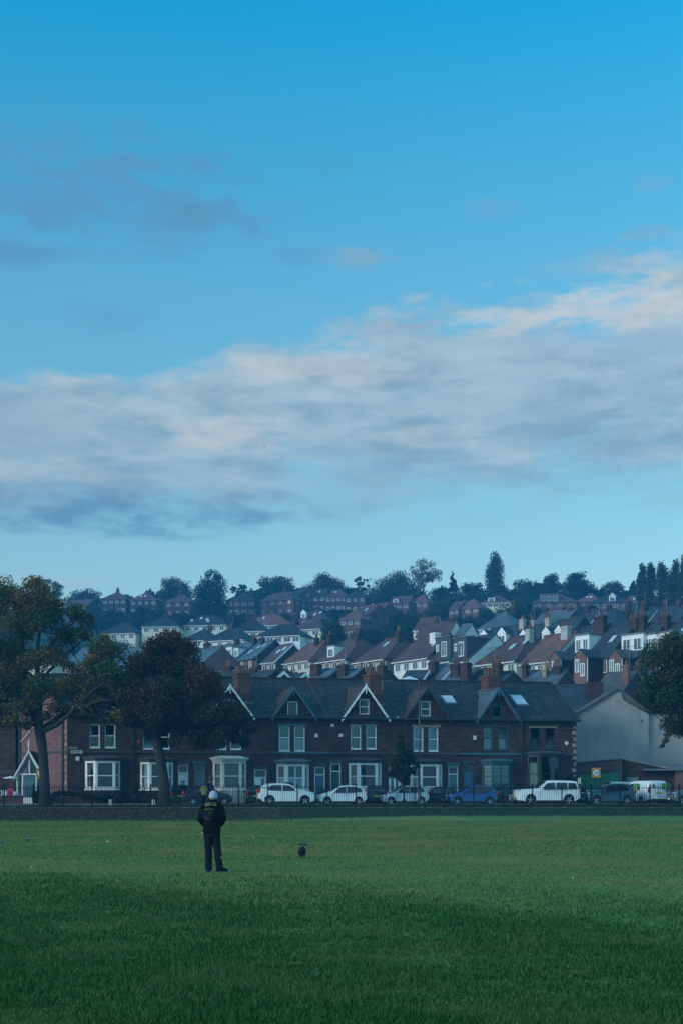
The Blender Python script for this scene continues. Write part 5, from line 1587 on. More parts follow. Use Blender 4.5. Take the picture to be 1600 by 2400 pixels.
stain(rend)
x0 = R(1349, 0)[0]; x1 = R(1519, 0)[0]; xp, zp = R(1441, 1617); zl = R(1340, 1680)[1]; zr = R(1519, 1674)[1]
t = thing('rendered_house', (xp, YR, 1.0), 'tall windowless grey rendered gable right of the terrace', 'house')
q = MB()
q.prism([(x0 - xp - .8, 0, -.3), (x1 - xp, 0, -.3), (x1 - xp, 0, zr - 1), (x1 - xp - 2.2, 0, zr + 1.25 - 1), (.5, 0, zp - 1.15), (0, 0, zp - 1), (x0 - xp - .8, 0, zl - 1.25)], (0, 9, 0))
q.build('wall', rend, t)
q = MB()
q.slab([(.12, -.22, zp - 1 + .14), (x0 - xp - 1.0, -.22, zl - 1.3), (x0 - xp - 1.0, 9.2, zl - 1.3), (.12, 9.2, zp - 1 + .14)], .13)
q.slab([(-.02, -.1, zp - 1 + .12), (.55, -.1, zp - 1 + .0), (x1 - xp - 2.15, -.1, zr + 1.25 - 1 + .12), (x1 - xp + .2, -.1, zr - 1 + .1), (x1 - xp + .2, 9.2, zr - 1 + .1), (x1 - xp - 2.15, 9.2, zr + 1.25 - 1 + .12), (.55, 9.2, zp - 1 + .0), (-.02, 9.2, zp - 1 + .12)], .10)
q.build('roof', STONE_T, t)
q = MB(); q.ell((x1 - xp - .6, -.02, zr - 1.55), (.09, .06, .09), 8); q.build('wall_hole', BLACK, t)
t = thing('rendered_extension', (R(1560, 0)[0], YR + .3, 1.0), 'flat topped grey rendered wall beside the gable', 'building')
q = MB(); xe = R(1680, 0, YR + .3)[0] - R(1560, 0)[0]
q.box(x1 + .01 - R(1560, 0)[0], xe, 0, 7, -.3, R(1519, 1677)[1] - 1); q.build('wall', rend, t)
q = MB(); q.box(x1 + .02 - R(1560, 0)[0], xe, -.08, .3, R(1519, 1677)[1] - .997, R(1519, 1677)[1] - .9); q.build('coping', KERB, t)
# dark slate roof between terrace and render
house('dark stone slated roof squeezed between the terrace and the rendered gable', 1415, 1672, 126.5, 4, 1275, 8, 'gable', 2.75, BRICK_D, SLATE_D, H=7, nwin=0, name='slated_house', chim=[(.88, .3, .2, dict(w=1.5, d=1.2, mat_=BRICK_B, pots=0))])
# garages
YG = 117.0


def gbox(px0, px1, y_top, Y, depth, lab, mat_, name='garage'):
    a, zt = at(px0, y_top, Y)[0], at(px0, y_top, Y)[2]
    b = at(px1, 0, Y)[0]
    t = thing(name, ((a + b) / 2, Y, 1.0), lab, 'garage' if name == 'garage' else 'building')
    return t, a - (a + b) / 2, b - (a + b) / 2, zt - 1.0


t, a, b, h = gbox(1350, 1456, 1786, YG, 4.6, 'low brick garage with bright green double doors', BRICK)
q = MB(); q.hexa([(a, 0, -.2), (b, 0, -.2), (b, 4.6, -.2), (a, 4.6, -.2), (a, 0, h - .1), (b, 0, h + .25), (b, 4.6, h + .25), (a, 4.6, h - .1)])
q.build('wall', BRICK_H, t)
q = MB(); q.hexa([(a - .1, -.12, h - .097), (b + .003, -.12, h + .253), (b + .003, 4.7, h + .253), (a - .1, 4.7, h - .097), (a - .1, -.12, h), (b + .003, -.12, h + .34), (b + .003, 4.7, h + .34), (a - .1, 4.7, h)]); q.build('roof', LEAD, t)
q = MB(); q.hexa([(a, -.06, h - 1.0), (b - .25, -.06, h - .72), (b - .25, -.003, h - .72), (a, -.003, h - 1.0), (a, -.06, h - .8), (b - .25, -.06, h - .48), (b - .25, -.003, h - .48), (a, -.003, h - .8)]); q.build('lintel', STONE_D, t)


def gdoor(t, x0, x1, z1, m, n):
    q = MB()
    for i in range(n):
        u0, u1 = x0 + (x1 - x0) * i / n + .008, x0 + (x1 - x0) * (i + 1) / n - .008
        q.box(u0, u1, -.05 - .006 * (i % 2), -.004, 0, z1)
    return q.build('garage_door', m, t)


gdoor(t, a + .1, a + 1.9, h - 1.05, GREEN_D, 6); gdoor(t, a + 1.95, a + 3.0, h - .95, GREEN_D, 4); gdoor(t, b - .82, b - .28, h - .85, GREEN_D, 2)
t, a, b, h = gbox(1456, 1582, 1790, YG + .6, 5, 'dark brick shed with a sloping parapet and a pale green door', BRICK)
q = MB(); q.hexa([(a, 0, -.2), (b, 0, -.2), (b, 5, -.2), (a, 5, -.2), (a, 0, h + .35), (b, 0, h - .55), (b, 5, h - .55), (a, 5, h + .35)]); q.build('wall', BRICK, t)
q = MB(); q.hexa([(a - .02, -.1, h + .353), (b, -.1, h - .547), (b, 5.1, h - .547), (a - .02, 5.1, h + .353), (a - .02, -.1, h + .46), (b, -.1, h - .44), (b, 5.1, h - .44), (a - .02, 5.1, h + .46)]); q.build('coping', STONE, t)
q = MB(); q.box(a + .35, a + 1.4, -.07, -.003, 2.05, 2.22); q.box(a + 1.5, a + 2.4, -.07, -.003, 1.75, 1.9); q.build('lintel', KERB, t)
q = MB(); q.box(a + .45, a + 1.25, -.04, -.004, .3, 2.05); q.build('door', plain('pale_green_paint', (.12, .26, .21), .6, .1, 2), t)
q = MB(); q.box(a + 1.1, a + 2.6, -.5, -.42, -.2, 1.15); q.build('gate', plain('maroon_gate_paint', (.16, .03, .035), .6, .15, 2), t)
q = MB(); q.box(a + 1.75, a + 1.97, -.53, -.503, .75, 1.05); q.build('notice', PLATE_W, t)
q = MB(); q.box(a + 2.62, a + 3.0, -.55, -.2, -.2, 1.2); q.build('gate_pillar', KERB, t)
fr, pn = MB(), MB(); pwin(fr, pn, (a + 3.1, -.05), (a + 4.0, -.05), 1.0, 1.75, mull=(.5,)); w_ = fr.build('window', LEAD, t); pn.build('pane', GLASS, w_)
t, a, b, h = gbox(1582, 1690, 1806, YG, 5, 'bright red brick lean-to at the right edge', BRICK, 'brick_outhouse')
q = MB(); q.box(a + .01, b, 0, 5, -.2, h); q.build('wall', BRICK_P, t)
q = MB(); q.hexa([(a - 2.6, -.25, h + .003), (b, -.25, h + .003), (b, 5, h + .003), (a - 2.6, 5, h + .003), (a - 2.6, -.25, h + .09), (b, -.25, h + .09), (b, 5, h + .6), (a - 2.6, 5, h + .6)]); q.build('roof', LEAD, t)

# ------------------------------------------------------------------ left: brick house across the side street, porch
YL = 113.0
t = thing('brick_house', (at(-20, 0, YL)[0], YL, 1.0), 'dark brick house wall cut by the left edge', 'house')
cx_ = at(-20, 0, YL)[0]
q = MB(); q.box(-4, at(37, 0, YL)[0] - cx_, 0, 8, -.3, 6.6); q.build('wall', BRICK, t)
q = MB(); q.slab([(-4, -.3, 6.4), (2.3, -.3, 6.4), (2.3, 4, 9.4), (-4, 4, 9.4)], .15); q.slab([(2.3, 8.3, 6.4), (-4, 8.3, 6.4), (-4, 4, 9.4), (2.3, 4, 9.4)], .15); q.build('roof', TILE_D, t)
q = MB(); q.box(-.2, at(36, 0, YL)[0] - cx_, -.06, -.003, 2.45, 2.75); q.build('lintel', STONE_D, t)
# white timber porch on the lit-toned end wall
px_, py_ = tw(U_END, 6.0, 0)[:2]
ang = math.atan2(.8, -.6)
pt = thing('porch', (px_, py_, 1.0), 'white timber porch with a steep pointed gable and finial', 'porch')
d_ = Vector((-.6, .8, 0)); n_ = Vector((-.8, -.6, 0))
# porch faces the camera along the wall: its front is a frontal gable
w, dp = 1.9, 1.3
q = MB()
for x_ in (-w / 2, -w / 2 + .42, w / 2 - .42, w / 2):
    q.box(x_ - .055, x_ + .055, -dp, -dp + .11, 0, 2.3)
q.box(-w / 2 - .05, w / 2 + .05, -dp, -dp + .11, 2.303, 2.42); q.box(-w / 2 + .06, w / 2 - .06, -dp + .01, -dp + .10, .0, .55)
q.box(-.05, .05, -dp, -dp + .1, 2.425, 3.5); q.box(w / 2 - .06, w / 2 + .06, -dp + .12, 0, 0, 2.3); q.box(-w / 2 - .06, -w / 2 + .06, -dp + .12, 0, 0, 2.3)
q.build('porch_frame', WHITE, pt)
q = MB()
for s in (-1, 1):
    q.slab([(0, -dp - .2, 4.25), (s * (w / 2 + .28), -dp - .2, 2.1), (s * (w / 2 + .28), -dp - .13, 2.1), (0, -dp - .13, 4.25)], .2)
    q.slab([(0, -dp - .1, 4.0), (s * (w / 2 + .18), -dp - .1, 2.05), (s * (w / 2 + .18), -dp - .04, 2.05), (0, -dp - .04, 4.0)], .14)
q.tube([(0, -dp - .16, 4.1), (0, -dp - .16, 4.5), (0, -dp - .16, 4.55), (0, -dp - .16, 5.05)], [.05, .05, .09, .015], 7)
q.build('bargeboard', WHITE, pt)
q = MB()
for s in (-1, 1):
    q.slab([(0, -dp - .12, 4.2), (s * (w / 2 + .25), -dp - .12, 2.08), (s * (w / 2 + .25), .8, 2.08), (0, .8, 4.2)], .06)
q.build('porch_roof', TILE_D, pt)
q = MB(); q.box(-w / 2 + .06, w / 2 - .06, -dp + .05, -dp + .06, .55, 2.3); q.prism([(-w / 2 + .1, -dp + .05, 2.43), (w / 2 - .1, -dp + .05, 2.43), (0, -dp + .05, 3.9)], (0, .01, 0)); q.build('pane', GLASS, pt)
q = MB(); q.box(-.36, .36, -dp + .12, -dp + .17, .02, 2.2); q.build('door', WHITE, pt)
# ------------------------------------------------------------------ park railings
YF = 97.0
FX0, FXN, PW = -25.0, 25, 2.0
fz = .86
ft = thing('park_railings', (0, YF, fz), 'long black iron park railings with pointed bars along the top of the bank', 'railings')
gq = MB()
for j in range(13):
    x_ = .077 + j * .154
    gq.box(x_ - .010, x_ + .010, -.010, .010, .06, 1.50)
    i_ = len(gq.v)
    gq.v += [(x_ - .02, -.015, 1.50), (x_ + .02, -.015, 1.50), (x_ + .02, .015, 1.50), (x_ - .02, .015, 1.50), (x_, 0, 1.62)]
    for f_ in ((0, 1, 4), (1, 2, 4), (2, 3, 4), (3, 0, 4), (3, 2, 1, 0)):
        gq.f.append(tuple(i_ + k for k in f_)); gq.m.append(0)
gq.box(.03, PW - .03, -.022, .022, 1.34, 1.385); gq.box(.03, PW - .03, -.022, .022, .12, .165)
g0_ = gq.build('railing_grille', IRON, ft, loc=(FX0, 0, 0))
pq = MB(); pq.box(-.032, .032, -.032, .032, -.2, 1.56); pq.ell((0, 0, 1.60), (.04, .04, .05), 8)
p0_ = pq.build('railing_post', IRON, ft, loc=(FX0, 0, 0))
for i in range(1, FXN + 1):
    if i < FXN:
        o = g0_.copy(); COL.objects.link(o); o.parent = ft; o.location = (FX0 + i * PW, 0, random.uniform(-.012, .012)); o.rotation_euler = (0, random.gauss(0, .003), 0)
    o = p0_.copy(); COL.objects.link(o); o.parent = ft; o.location = (FX0 + i * PW, 0, 0); o.rotation_euler = (random.gauss(0, .006), random.gauss(0, .006), 0)
q = MB()
for i in range(FXN):
    q.box(FX0 + i * PW + .008, FX0 + (i + 1) * PW - .008, -.14, .14, -.25, .055 + random.uniform(-.012, .012))
q.build('stone_kerb', KERB, ft)

# ------------------------------------------------------------------ park trees
def park_tree(label, base, Y, trunk, limbs, blobs, n, leaf, mat_, depth=1.0, name='tree'):
    X0, _, _ = at(base, 0, Y)
    g0 = zg(X0, Y) - .05
    t = thing(name, (X0, Y, g0), label, 'tree')

    def L(px, py, dy=0.0):
        k = Y / F
        return ((px - CX) * k - X0, dy, EYE + (HY - py) * k - g0)
    q = MB()
    q.tube([L(*p[:2], p[3] if len(p) > 3 else 0) for p in trunk], [p[2] for p in trunk], 12)
    # root flare
    b0 = L(*trunk[0][:2])
    for i in range(6):
        a = i * 1.05 + .3
        q.tube([(b0[0], 0, .55), (b0[0] + .30 * math.cos(a), .30 * math.sin(a), .18), (b0[0] + .55 * math.cos(a), .55 * math.sin(a), -.05)], [trunk[0][2] * .55, trunk[0][2] * .4, .05], 6)
    for lim in limbs:
        pts = [Vector(L(*p[:2], p[3] if len(p) > 3 else 0)) for p in lim]
        fine, rad = [], []
        for a in range(len(pts) - 1):
            for s in range(3):
                f_ = s / 3
                fine.append(pts[a].lerp(pts[a + 1], f_) + Vector((random.gauss(0, .05), random.gauss(0, .05), random.gauss(0, .05))) * (0 if a == 0 and s == 0 else 1))
                rad.append(lim[a][2] * (1 - f_) + lim[a + 1][2] * f_)
        fine.append(pts[-1]); rad.append(lim[-1][2])
        q.tube(fine, rad, 8)
    bl = []
    for (px, py, r, *dy) in blobs:
        rr = r * Y / F
        for k in range(6):
            dyk = random.uniform(-1, 1) * rr * 1.8 * depth
            c = L(px + random.uniform(-.4, .4) * r, py + random.uniform(-.35, .35) * r, dyk)
            s = rr * random.uniform(.5, .9)
            bl.append((c[0], c[1], c[2], s * 1.08, s, s * .86))
    # twigs from the nearest limb point into each leaf cluster
    anchors = [Vector(L(*p[:2], p[3] if len(p) > 3 else 0)) for lim in limbs for p in lim[1:]]
    for b in bl:
        c = Vector(b[:3])
        a = min(anchors, key=lambda p: (p - c).length + random.random() * .6)
        if (a - c).length < 6:
            q.tube(wobble(a, c, 4, .05), [.055, .045, .035, .022, .010], 5)
    q.build('trunk', BARK, t, smooth=True)
    pts = blobpts(bl, n)
    leafmesh('crown', pts, leaf, mat_, t, (0, 0, 0), up=.5)
    return t


park_tree('tall spreading tree with green and orange leaves and a sweeping low limb', 107, 97.9,
          [(107, 1893, .46), (106, 1850, .36), (103, 1790, .33), (99, 1745, .34), (94, 1715, .36), (91, 1700, .30)],
          [[(93, 1712, .27), (92, 1650, .21), (88, 1560, .17), (93, 1480, .11), (96, 1400, .05)],
           [(91, 1708, .25, 0), (65, 1650, .20, .6), (58, 1570, .15, .9), (45, 1490, .10, 1.0), (25, 1410, .05, 1.2)],
           [(88, 1560, .13, 0), (125, 1510, .10, -.7), (165, 1470, .07, -.9), (205, 1450, .04, -1)],
           [(92, 1600, .12, 0), (130, 1550, .10, .8), (165, 1515, .06, 1.2), (195, 1490, .03, 1.4)],
           [(97, 1716, .20, 0), (140, 1700, .155, -.8), (185, 1662, .125, -1.2), (230, 1622, .09, -1.5), (275, 1590, .08, -1.6), (315, 1560, .04, -1.6)],
           [(97, 1712, .20, 0), (135, 1680, .16, .7), (175, 1640, .13, 1.2), (215, 1600, .09, 1.5), (255, 1545, .05, 1.6)],
           [(185, 1662, .09, -1.2), (230, 1650, .07, -1.4), (285, 1640, .04, -1.6)],
           [(65, 1650, .12, .6), (25, 1620, .10, -.4), (-20, 1590, .06, -.8), (-60, 1570, .03, -1)],
           [(58, 1570, .10, .9), (20, 1530, .07, .2), (-20, 1480, .04, 0)]],
          [(95, 1388, 38), (62, 1412, 46), (18, 1392, 40), (128, 1420, 38), (172, 1436, 32), (208, 1452, 18), (100, 1455, 44), (38, 1468, 50), (150, 1482, 32), (190, 1482, 22), (-15, 1440, 55),
           (18, 1540, 50), (72, 1545, 36), (122, 1535, 36), (158, 1556, 20), (28, 1600, 54), (95, 1612, 42), (150, 1618, 36), (60, 1655, 44), (8, 1655, 42), (132, 1652, 28), (-35, 1600, 60), (-40, 1520, 50), (-30, 1670, 40),
           (212, 1570, 34), (258, 1528, 38), (268, 1580, 42), (240, 1622, 40), (290, 1632, 36), (314, 1612, 20), (200, 1640, 28), (278, 1668, 26), (303, 1650, 18), (248, 1502, 20), (225, 1525, 22), (25, 1690, 26), (110, 1680, 18), (172, 1600, 36), (215, 1655, 26), (250, 1680, 18), (62, 1700, 20), (180, 1570, 16), (236, 1555, 34), (212, 1612, 32), (190, 1658, 22), (266, 1652, 28), (300, 1592, 30), (160, 1668, 20)],
          62000, .165, L_AUT)
park_tree('broad dense park tree with dark russet leaves', 384, 98.3,
          [(384, 1893, .50), (386, 1850, .40), (380, 1800, .36), (370, 1750, .34), (363, 1715, .36), (362, 1695, .30)],
          [[(363, 1712, .25), (375, 1640, .20), (392, 1570, .13), (402, 1505, .05)],
           [(363, 1708, .22, 0), (340, 1650, .17, .7), (330, 1590, .10, 1), (345, 1530, .05, 1)],
           [(364, 1712, .24, 0), (400, 1680, .2, -.7), (445, 1640, .14, -1), (480, 1600, .08, -1.1), (500, 1570, .04, -1)],
           [(366, 1718, .20, 0), (410, 1705, .17, .9), (470, 1690, .12, 1.2), (530, 1680, .08, 1.3), (585, 1700, .03, 1.3)],
           [(400, 1680, .12, -.7), (440, 1590, .09, -.9), (450, 1540, .05, -.9)],
           [(363, 1712, .14, 0), (325, 1690, .10, -.8), (300, 1650, .05, -1)]],
          [(400, 1500, 32), (362, 1518, 36), (436, 1524, 34), (328, 1556, 40), (385, 1560, 48), (448, 1566, 42), (482, 1596, 36), (338, 1618, 46), (400, 1626, 52), (458, 1636, 48), (508, 1624, 28), (530, 1660, 34), (562, 1682, 30), (584, 1708, 20),
           (322, 1668, 38), (372, 1684, 42), (430, 1694, 42), (490, 1688, 44), (540, 1718, 32), (572, 1738, 18), (346, 1722, 16), (462, 1734, 28), (512, 1738, 26), (302, 1622, 28), (312, 1694, 18), (410, 1736, 18), (416, 1486, 12), (500, 1588, 18)],
          60000, .16, L_RED)
park_tree('leafy park tree reaching in from the right edge with a drooping spray', 1668, 97.8,
          [(1668, 1893, .50), (1666, 1800, .40), (1662, 1740, .38), (1660, 1700, .34)],
          [[(1660, 1712, .25), (1640, 1640, .2), (1610, 1560, .12), (1590, 1500, .05)],
           [(1660, 1715, .2, 0), (1620, 1690, .14, -.5), (1585, 1685, .09, -.8), (1565, 1705, .05, -.9), (1552, 1742, .02, -.9)],
           [(1640, 1640, .16, 0), (1590, 1620, .1, .6), (1545, 1600, .06, .9), (1515, 1590, .03, 1)],
           [(1662, 1712, .2, 0), (1700, 1640, .14, .5), (1720, 1560, .08, .6)]],
          [(1602, 1520, 52), (1556, 1530, 40), (1524, 1552, 24), (1540, 1590, 38), (1592, 1600, 58), (1508, 1626, 20), (1548, 1640, 36), (1602, 1660, 48), (1660, 1540, 80), (1670, 1660, 70), (1582, 1690, 28), (1600, 1712, 26), (1570, 1716, 13), (1560, 1736, 8), (1550, 1748, 6), (1520, 1600, 26), (1532, 1662, 12), (1572, 1498, 24)],
          44000, .165, L_AUT2)
park_tree('slim young street tree with a narrow crown in front of the white bay', 946, 101.4,
          [(946, 1887, .07), (946, 1850, .06), (944, 1800, .05), (941, 1750, .03), (939, 1722, .015)],
          [[(946, 1842, .04), (925, 1822, .03), (912, 1815, .012)], [(945, 1830, .04), (960, 1805, .03), (970, 1790, .012)], [(944, 1800, .03), (928, 1780, .02), (922, 1765, .01)]],
          [(938, 1728, 9), (936, 1748, 15), (946, 1770, 22), (928, 1786, 20), (962, 1782, 18), (940, 1808, 24), (964, 1808, 14), (916, 1814, 11), (946, 1828, 14), (978, 1796, 8)],
          4800, .14, L_DARK2, depth=.6)

# ------------------------------------------------------------------ cars
PAINT = {}


def paint(name, c, metal=.0, rough=.28):
    if name not in PAINT:
        PAINT[name] = plain(name + '_car_paint', c, rough, .03, 1, metal=metal, spec=.5, coat=.6)
    return PAINT[name]


PROF = {
    'hatch': dict(L=3.75, W=1.68, belt=.92, roof=1.47, wb=(.325, -.315), r=.30,
                  top=[(-.5, .45), (-.497, .72), (-.475, .95), (-.43, 1.25), (-.385, 1.40), (-.27, 1.46), (-.08, 1.47), (.06, 1.41), (.16, 1.22), (.255, 1.0), (.33, .93), (.43, .80), (.475, .68), (.497, .52), (.49, .28)],
                  ws=((.245, 1.03), (.08, 1.395)), rw=((-.468, 1.0), (-.40, 1.37)),
                  win=[[(.20, .96), (.065, 1.33), (-.055, 1.385), (-.055, .95)], [(-.075, .95), (-.075, 1.385), (-.26, 1.37), (-.37, 1.18), (-.37, 1.02)]]),
    'crossover': dict(L=4.15, W=1.80, belt=1.03, roof=1.60, wb=(.31, -.305), r=.35,
                      top=[(-.5, .5), (-.495, .85), (-.47, 1.08), (-.43, 1.36), (-.385, 1.51), (-.26, 1.58), (-.08, 1.60), (.04, 1.55), (.13, 1.36), (.215, 1.13), (.30, 1.08), (.42, .98), (.47, .86), (.497, .62), (.49, .34)],
                      ws=((.205, 1.16), (.06, 1.53)), rw=((-.46, 1.13), (-.40, 1.47)),
                      win=[[(.17, 1.08), (.05, 1.44), (-.075, 1.50), (-.075, 1.06)], [(-.095, 1.06), (-.095, 1.50), (-.25, 1.48), (-.335, 1.30), (-.33, 1.12)]]),
    'suv': dict(L=4.85, W=1.95, belt=1.15, roof=1.84, wb=(.30, -.30), r=.39,
                top=[(-.5, .5), (-.497, .9), (-.485, 1.15), (-.455, 1.60), (-.44, 1.76), (-.36, 1.82), (-.08, 1.84), (.02, 1.81), (.10, 1.55), (.18, 1.27), (.26, 1.22), (.42, 1.18), (.478, 1.10), (.5, .80), (.49, .36)],
                ws=((.172, 1.28), (.045, 1.77)), rw=((-.478, 1.22), (-.452, 1.66)),
                win=[[(.135, 1.2), (.035, 1.66), (-.085, 1.70), (-.085, 1.19)], [(-.105, 1.19), (-.105, 1.70), (-.27, 1.69), (-.27, 1.19)], [(-.29, 1.19), (-.29, 1.69), (-.40, 1.66), (-.43, 1.25)]]),
    'saloon': dict(L=4.30, W=1.76, belt=.92, roof=1.40, wb=(.325, -.285), r=.315,
                   top=[(-.5, .45), (-.497, .75), (-.485, .98), (-.40, 1.02), (-.33, 1.15), (-.24, 1.34), (-.16, 1.39), (-.02, 1.40), (.06, 1.34), (.14, 1.16), (.22, .96), (.32, .90), (.43, .80), (.48, .68), (.5, .5), (.49, .26)],
                   ws=((.21, .99), (.07, 1.33)), rw=((-.345, 1.10), (-.255, 1.31)),
                   win=[[(.17, .94), (.06, 1.26), (-.055, 1.31), (-.055, .93)], [(-.075, .93), (-.075, 1.31), (-.19, 1.29), (-.28, 1.02), (-.27, .95)]]),
    'van': dict(L=4.40, W=1.82, belt=1.15, roof=1.85, wb=(.33, -.27), r=.32,
                top=[(-.5, .42), (-.5, .8), (-.498, 1.2), (-.493, 1.70), (-.48, 1.82), (-.30, 1.85), (.0, 1.85), (.10, 1.80), (.19, 1.50), (.28, 1.15), (.36, 1.02), (.44, .90), (.485, .72), (.497, .5), (.49, .3)],
                ws=((.27, 1.2), (.135, 1.72)), rw=((-.4993, 1.22), (-.4953, 1.62)),
                win=[[(.235, 1.14), (.125, 1.62), (.02, 1.64), (.02, 1.13)]]),
}
# front lamps etc are found from the profile


def car(label, px, Y, kind, pm, face=-1, yaw=None, z=1.004, length=None, group='parked cars along the road', cat='car', plates=True, name='parked_car', trim=None, X=None, rim=None):
    P = PROF[kind]
    L, W = P['L'], P['W']
    if X is None: X = at(px, 0, Y)[0]
    if yaw is None:
        yaw = math.atan(.15) + (0 if face > 0 else math.pi)
    t = thing(name, (X, Y, z), label, cat, group, rz=yaw)
    sL = (length or L) / L

    def hw(z_):
        h = W / 2
        if z_ > P['belt']:
            h *= 1 - .20 * (z_ - P['belt']) / (P['roof'] - P['belt'])
        elif z_ < .45:
            h *= .965 + .035 * z_ / .45
        return h
    ra = P['r'] + .055
    out = [(x * L, zz) for x, zz in P['top']]
    bot = []
    zb = .24 if kind != 'suv' else .30
    for wx in P['wb']:
        cx = wx * L
        a0 = math.asin((zb - P['r']) / ra)
        n = 10
        bot.append((cx + ra * math.cos(a0), zb))
        for i in range(1, n):
            a = a0 + (math.pi - 2 * a0) * i / n
            bot.append((cx + ra * math.cos(a), P['r'] + ra * math.sin(a)))
        bot.append((cx - ra * math.cos(a0), zb))
    loop = out + bot
    cxm, czm = 0.0, .75
    ys_ = [-1, -.985, -.93, -.78, -.45, 0, .45, .78, .93, .985, 1]
    q = MB()
    rings = []
    for s in ys_:
        i0 = len(q.v)
        a = abs(s)
        for k, (x_, z_) in enumerate(loop):
            ins = 0.0 if a < .9 else (.0 if a < .96 else (.018 if a < .99 else .045))
            if k >= len(out): ins = 0
            xx = x_ * (1 - ins * .9 / (L / 2)) * (1 - .055 * (abs(x_) / (L / 2)) ** 3 * a ** 3)
            zz = z_ - (ins * .8 if z_ > .5 else 0) - (.05 * a ** 2.5 if z_ > P['belt'] - .1 and k < len(out) else 0)
            q.v.append((xx * sL, s * hw(z_), zz))
        rings.append(i0)
    n = len(loop)
    for r in range(len(rings) - 1):
        for k in range(n):
            k2 = (k + 1) % n
            q.f.append((rings[r] + k, rings[r] + k2, rings[r + 1] + k2, rings[r + 1] + k)); q.m.append(0)
    q.f.append(tuple(rings[0] + k for k in reversed(range(n)))); q.m.append(0)
    q.f.append(tuple(rings[-1] + k for k in range(n))); q.m.append(0)
    body = q.build('body', pm, t, smooth=38)
    # sill / arch trim and dark underbody
    u = MB(); u.box(-.46 * L * sL, .46 * L * sL, -W / 2 + .13, W / 2 - .13, .18, .62)
    for s in (-1, 1):
        x0, x1 = P['wb'][1] * L + ra, P['wb'][0] * L - ra
        u.box(x0 * sL, x1 * sL, s * (W / 2 - .02) - .02, s * (W / 2 - .02) + .02, zb - .04, zb + .06)
    u.build('underbody', TRIM, t)

    def ywin(x_, z_, s):
        return s * (hw(z_) + .006)
    for s in (-1, 1):
        for wn in P['win']:
            w_ = MB()
            pts = [(x_ * L * sL, ywin(x_, z_, s), z_ - .045) for x_, z_ in wn]
            ins = [(x_, y_ - s * .02, z_) for x_, y_, z_ in pts]
            w_.poly(pts if s < 0 else pts[::-1])
            for k in range(len(pts)):
                k2 = (k + 1) % len(pts)
                w_.poly([pts[k], pts[k2], ins[k2], ins[k]])
            w_.build('side_window', CARGLASS, t)
    for nm, (p0, p1) in (('windscreen', P['ws']), ('rear_window', P['rw']))[:1 if kind == 'van' else 2]:
        w_ = MB(); m_ = 7
        dx, dz = (p1[0] - p0[0]) * L, p1[1] - p0[1]
        nl = math.hypot(dx, dz); nx_, nz_ = dz / nl, -dx / nl
        if nm == 'windscreen' and nx_ < 0 or nm == 'rear_window' and nx_ > 0: nx_, nz_ = -nx_, -nz_
        if nz_ < 0 and nm != 'rear_window': nx_, nz_ = abs(nx_), abs(nz_)
        g_ = []
        for j in range(4):
            f_ = j / 3
            x_, z_ = p0[0] * L + dx * f_, p0[1] + dz * f_
            row = []
            for i in range(m_):
                s = -.84 + 1.68 * i / (m_ - 1)
                a = abs(s)
                xx = x_ * (1 - .055 * (abs(x_) / (L / 2)) ** 3 * a ** 3)
                row.append((xx * sL + nx_ * .016, s * hw(z_), z_ + nz_ * .016 - .05 * a ** 2.5))
            g_.append(row)
        for j in range(3):
            for i in range(m_ - 1):
                w_.poly([g_[j][i], g_[j][i + 1], g_[j + 1][i + 1], g_[j + 1][i]])
        w_.build(nm, CARGLASS, t, smooth=True)
    # wheels
    for wx in P['wb']:
        for s in (-1, 1):
            wh = MB(); R_ = P['r']; yo = s * (W / 2 - .115)
            wd = .105
            prof = [(R_ * .66, -wd), (R_ * .93, -wd), (R_, -wd * .6), (R_, wd * .6), (R_ * .93, wd), (R_ * .66, wd)]
            idx = []
            for k in range(20):
                a = 2 * math.pi * k / 20
                idx.append(len(wh.v))
                for (rr, yy) in prof: wh.v.append((rr * math.cos(a), yy, rr * math.sin(a)))
            for k in range(20):
                k2 = (k + 1) % 20
                for j in range(len(prof) - 1):
                    wh.f.append((idx[k] + j, idx[k2] + j, idx[k2] + j + 1, idx[k] + j + 1)); wh.m.append(0)
            wo_ = wh.build('wheel', RUBBER, t, smooth=True, loc=(wx * L * sL, yo, R_))
            rm_ = MB()
            rm_.tube([(0, s * wd * .1, 0), (0, s * wd * .35, 0)], R_ * .67, 20, 1)
            for k in range(5):
                a = 2 * math.pi * k / 5 + wx
                c_, d_ = math.cos(a), math.sin(a)
                e_ = (-d_ * .035, 0, c_ * .035)
                p = [(0, s * wd * .55, 0), (c_ * R_ * .66, s * wd * .80, d_ * R_ * .66)]
                rm_.hexa([(p[0][0] - e_[0], s * wd * .36, p[0][2] - e_[2]), (p[0][0] + e_[0], s * wd * .36, p[0][2] + e_[2]), (p[1][0] + e_[0], s * wd * .36, p[1][2] + e_[2]), (p[1][0] - e_[0], s * wd * .36, p[1][2] - e_[2]),
                          (p[0][0] - e_[0], s * wd * .8, p[0][2] - e_[2]), (p[0][0] + e_[0], s * wd * .8, p[0][2] + e_[2]), (p[1][0] + e_[0] * .8, s * wd * .95, p[1][2] + e_[2] * .8), (p[1][0] - e_[0] * .8, s * wd * .95, p[1][2] - e_[2] * .8)])
            rm_.tube([(0, s * wd * .36, 0), (0, s * wd * .98, 0)], R_ * .15, 10)
            rm_.build('rim', [rim or ALLOY, TRIM], wo_, smooth=True)
    # lamps, mirrors, handles, plates, grille
    zt = [zz for x, zz in P['top'] if x > .41][0]
    lam = MB()
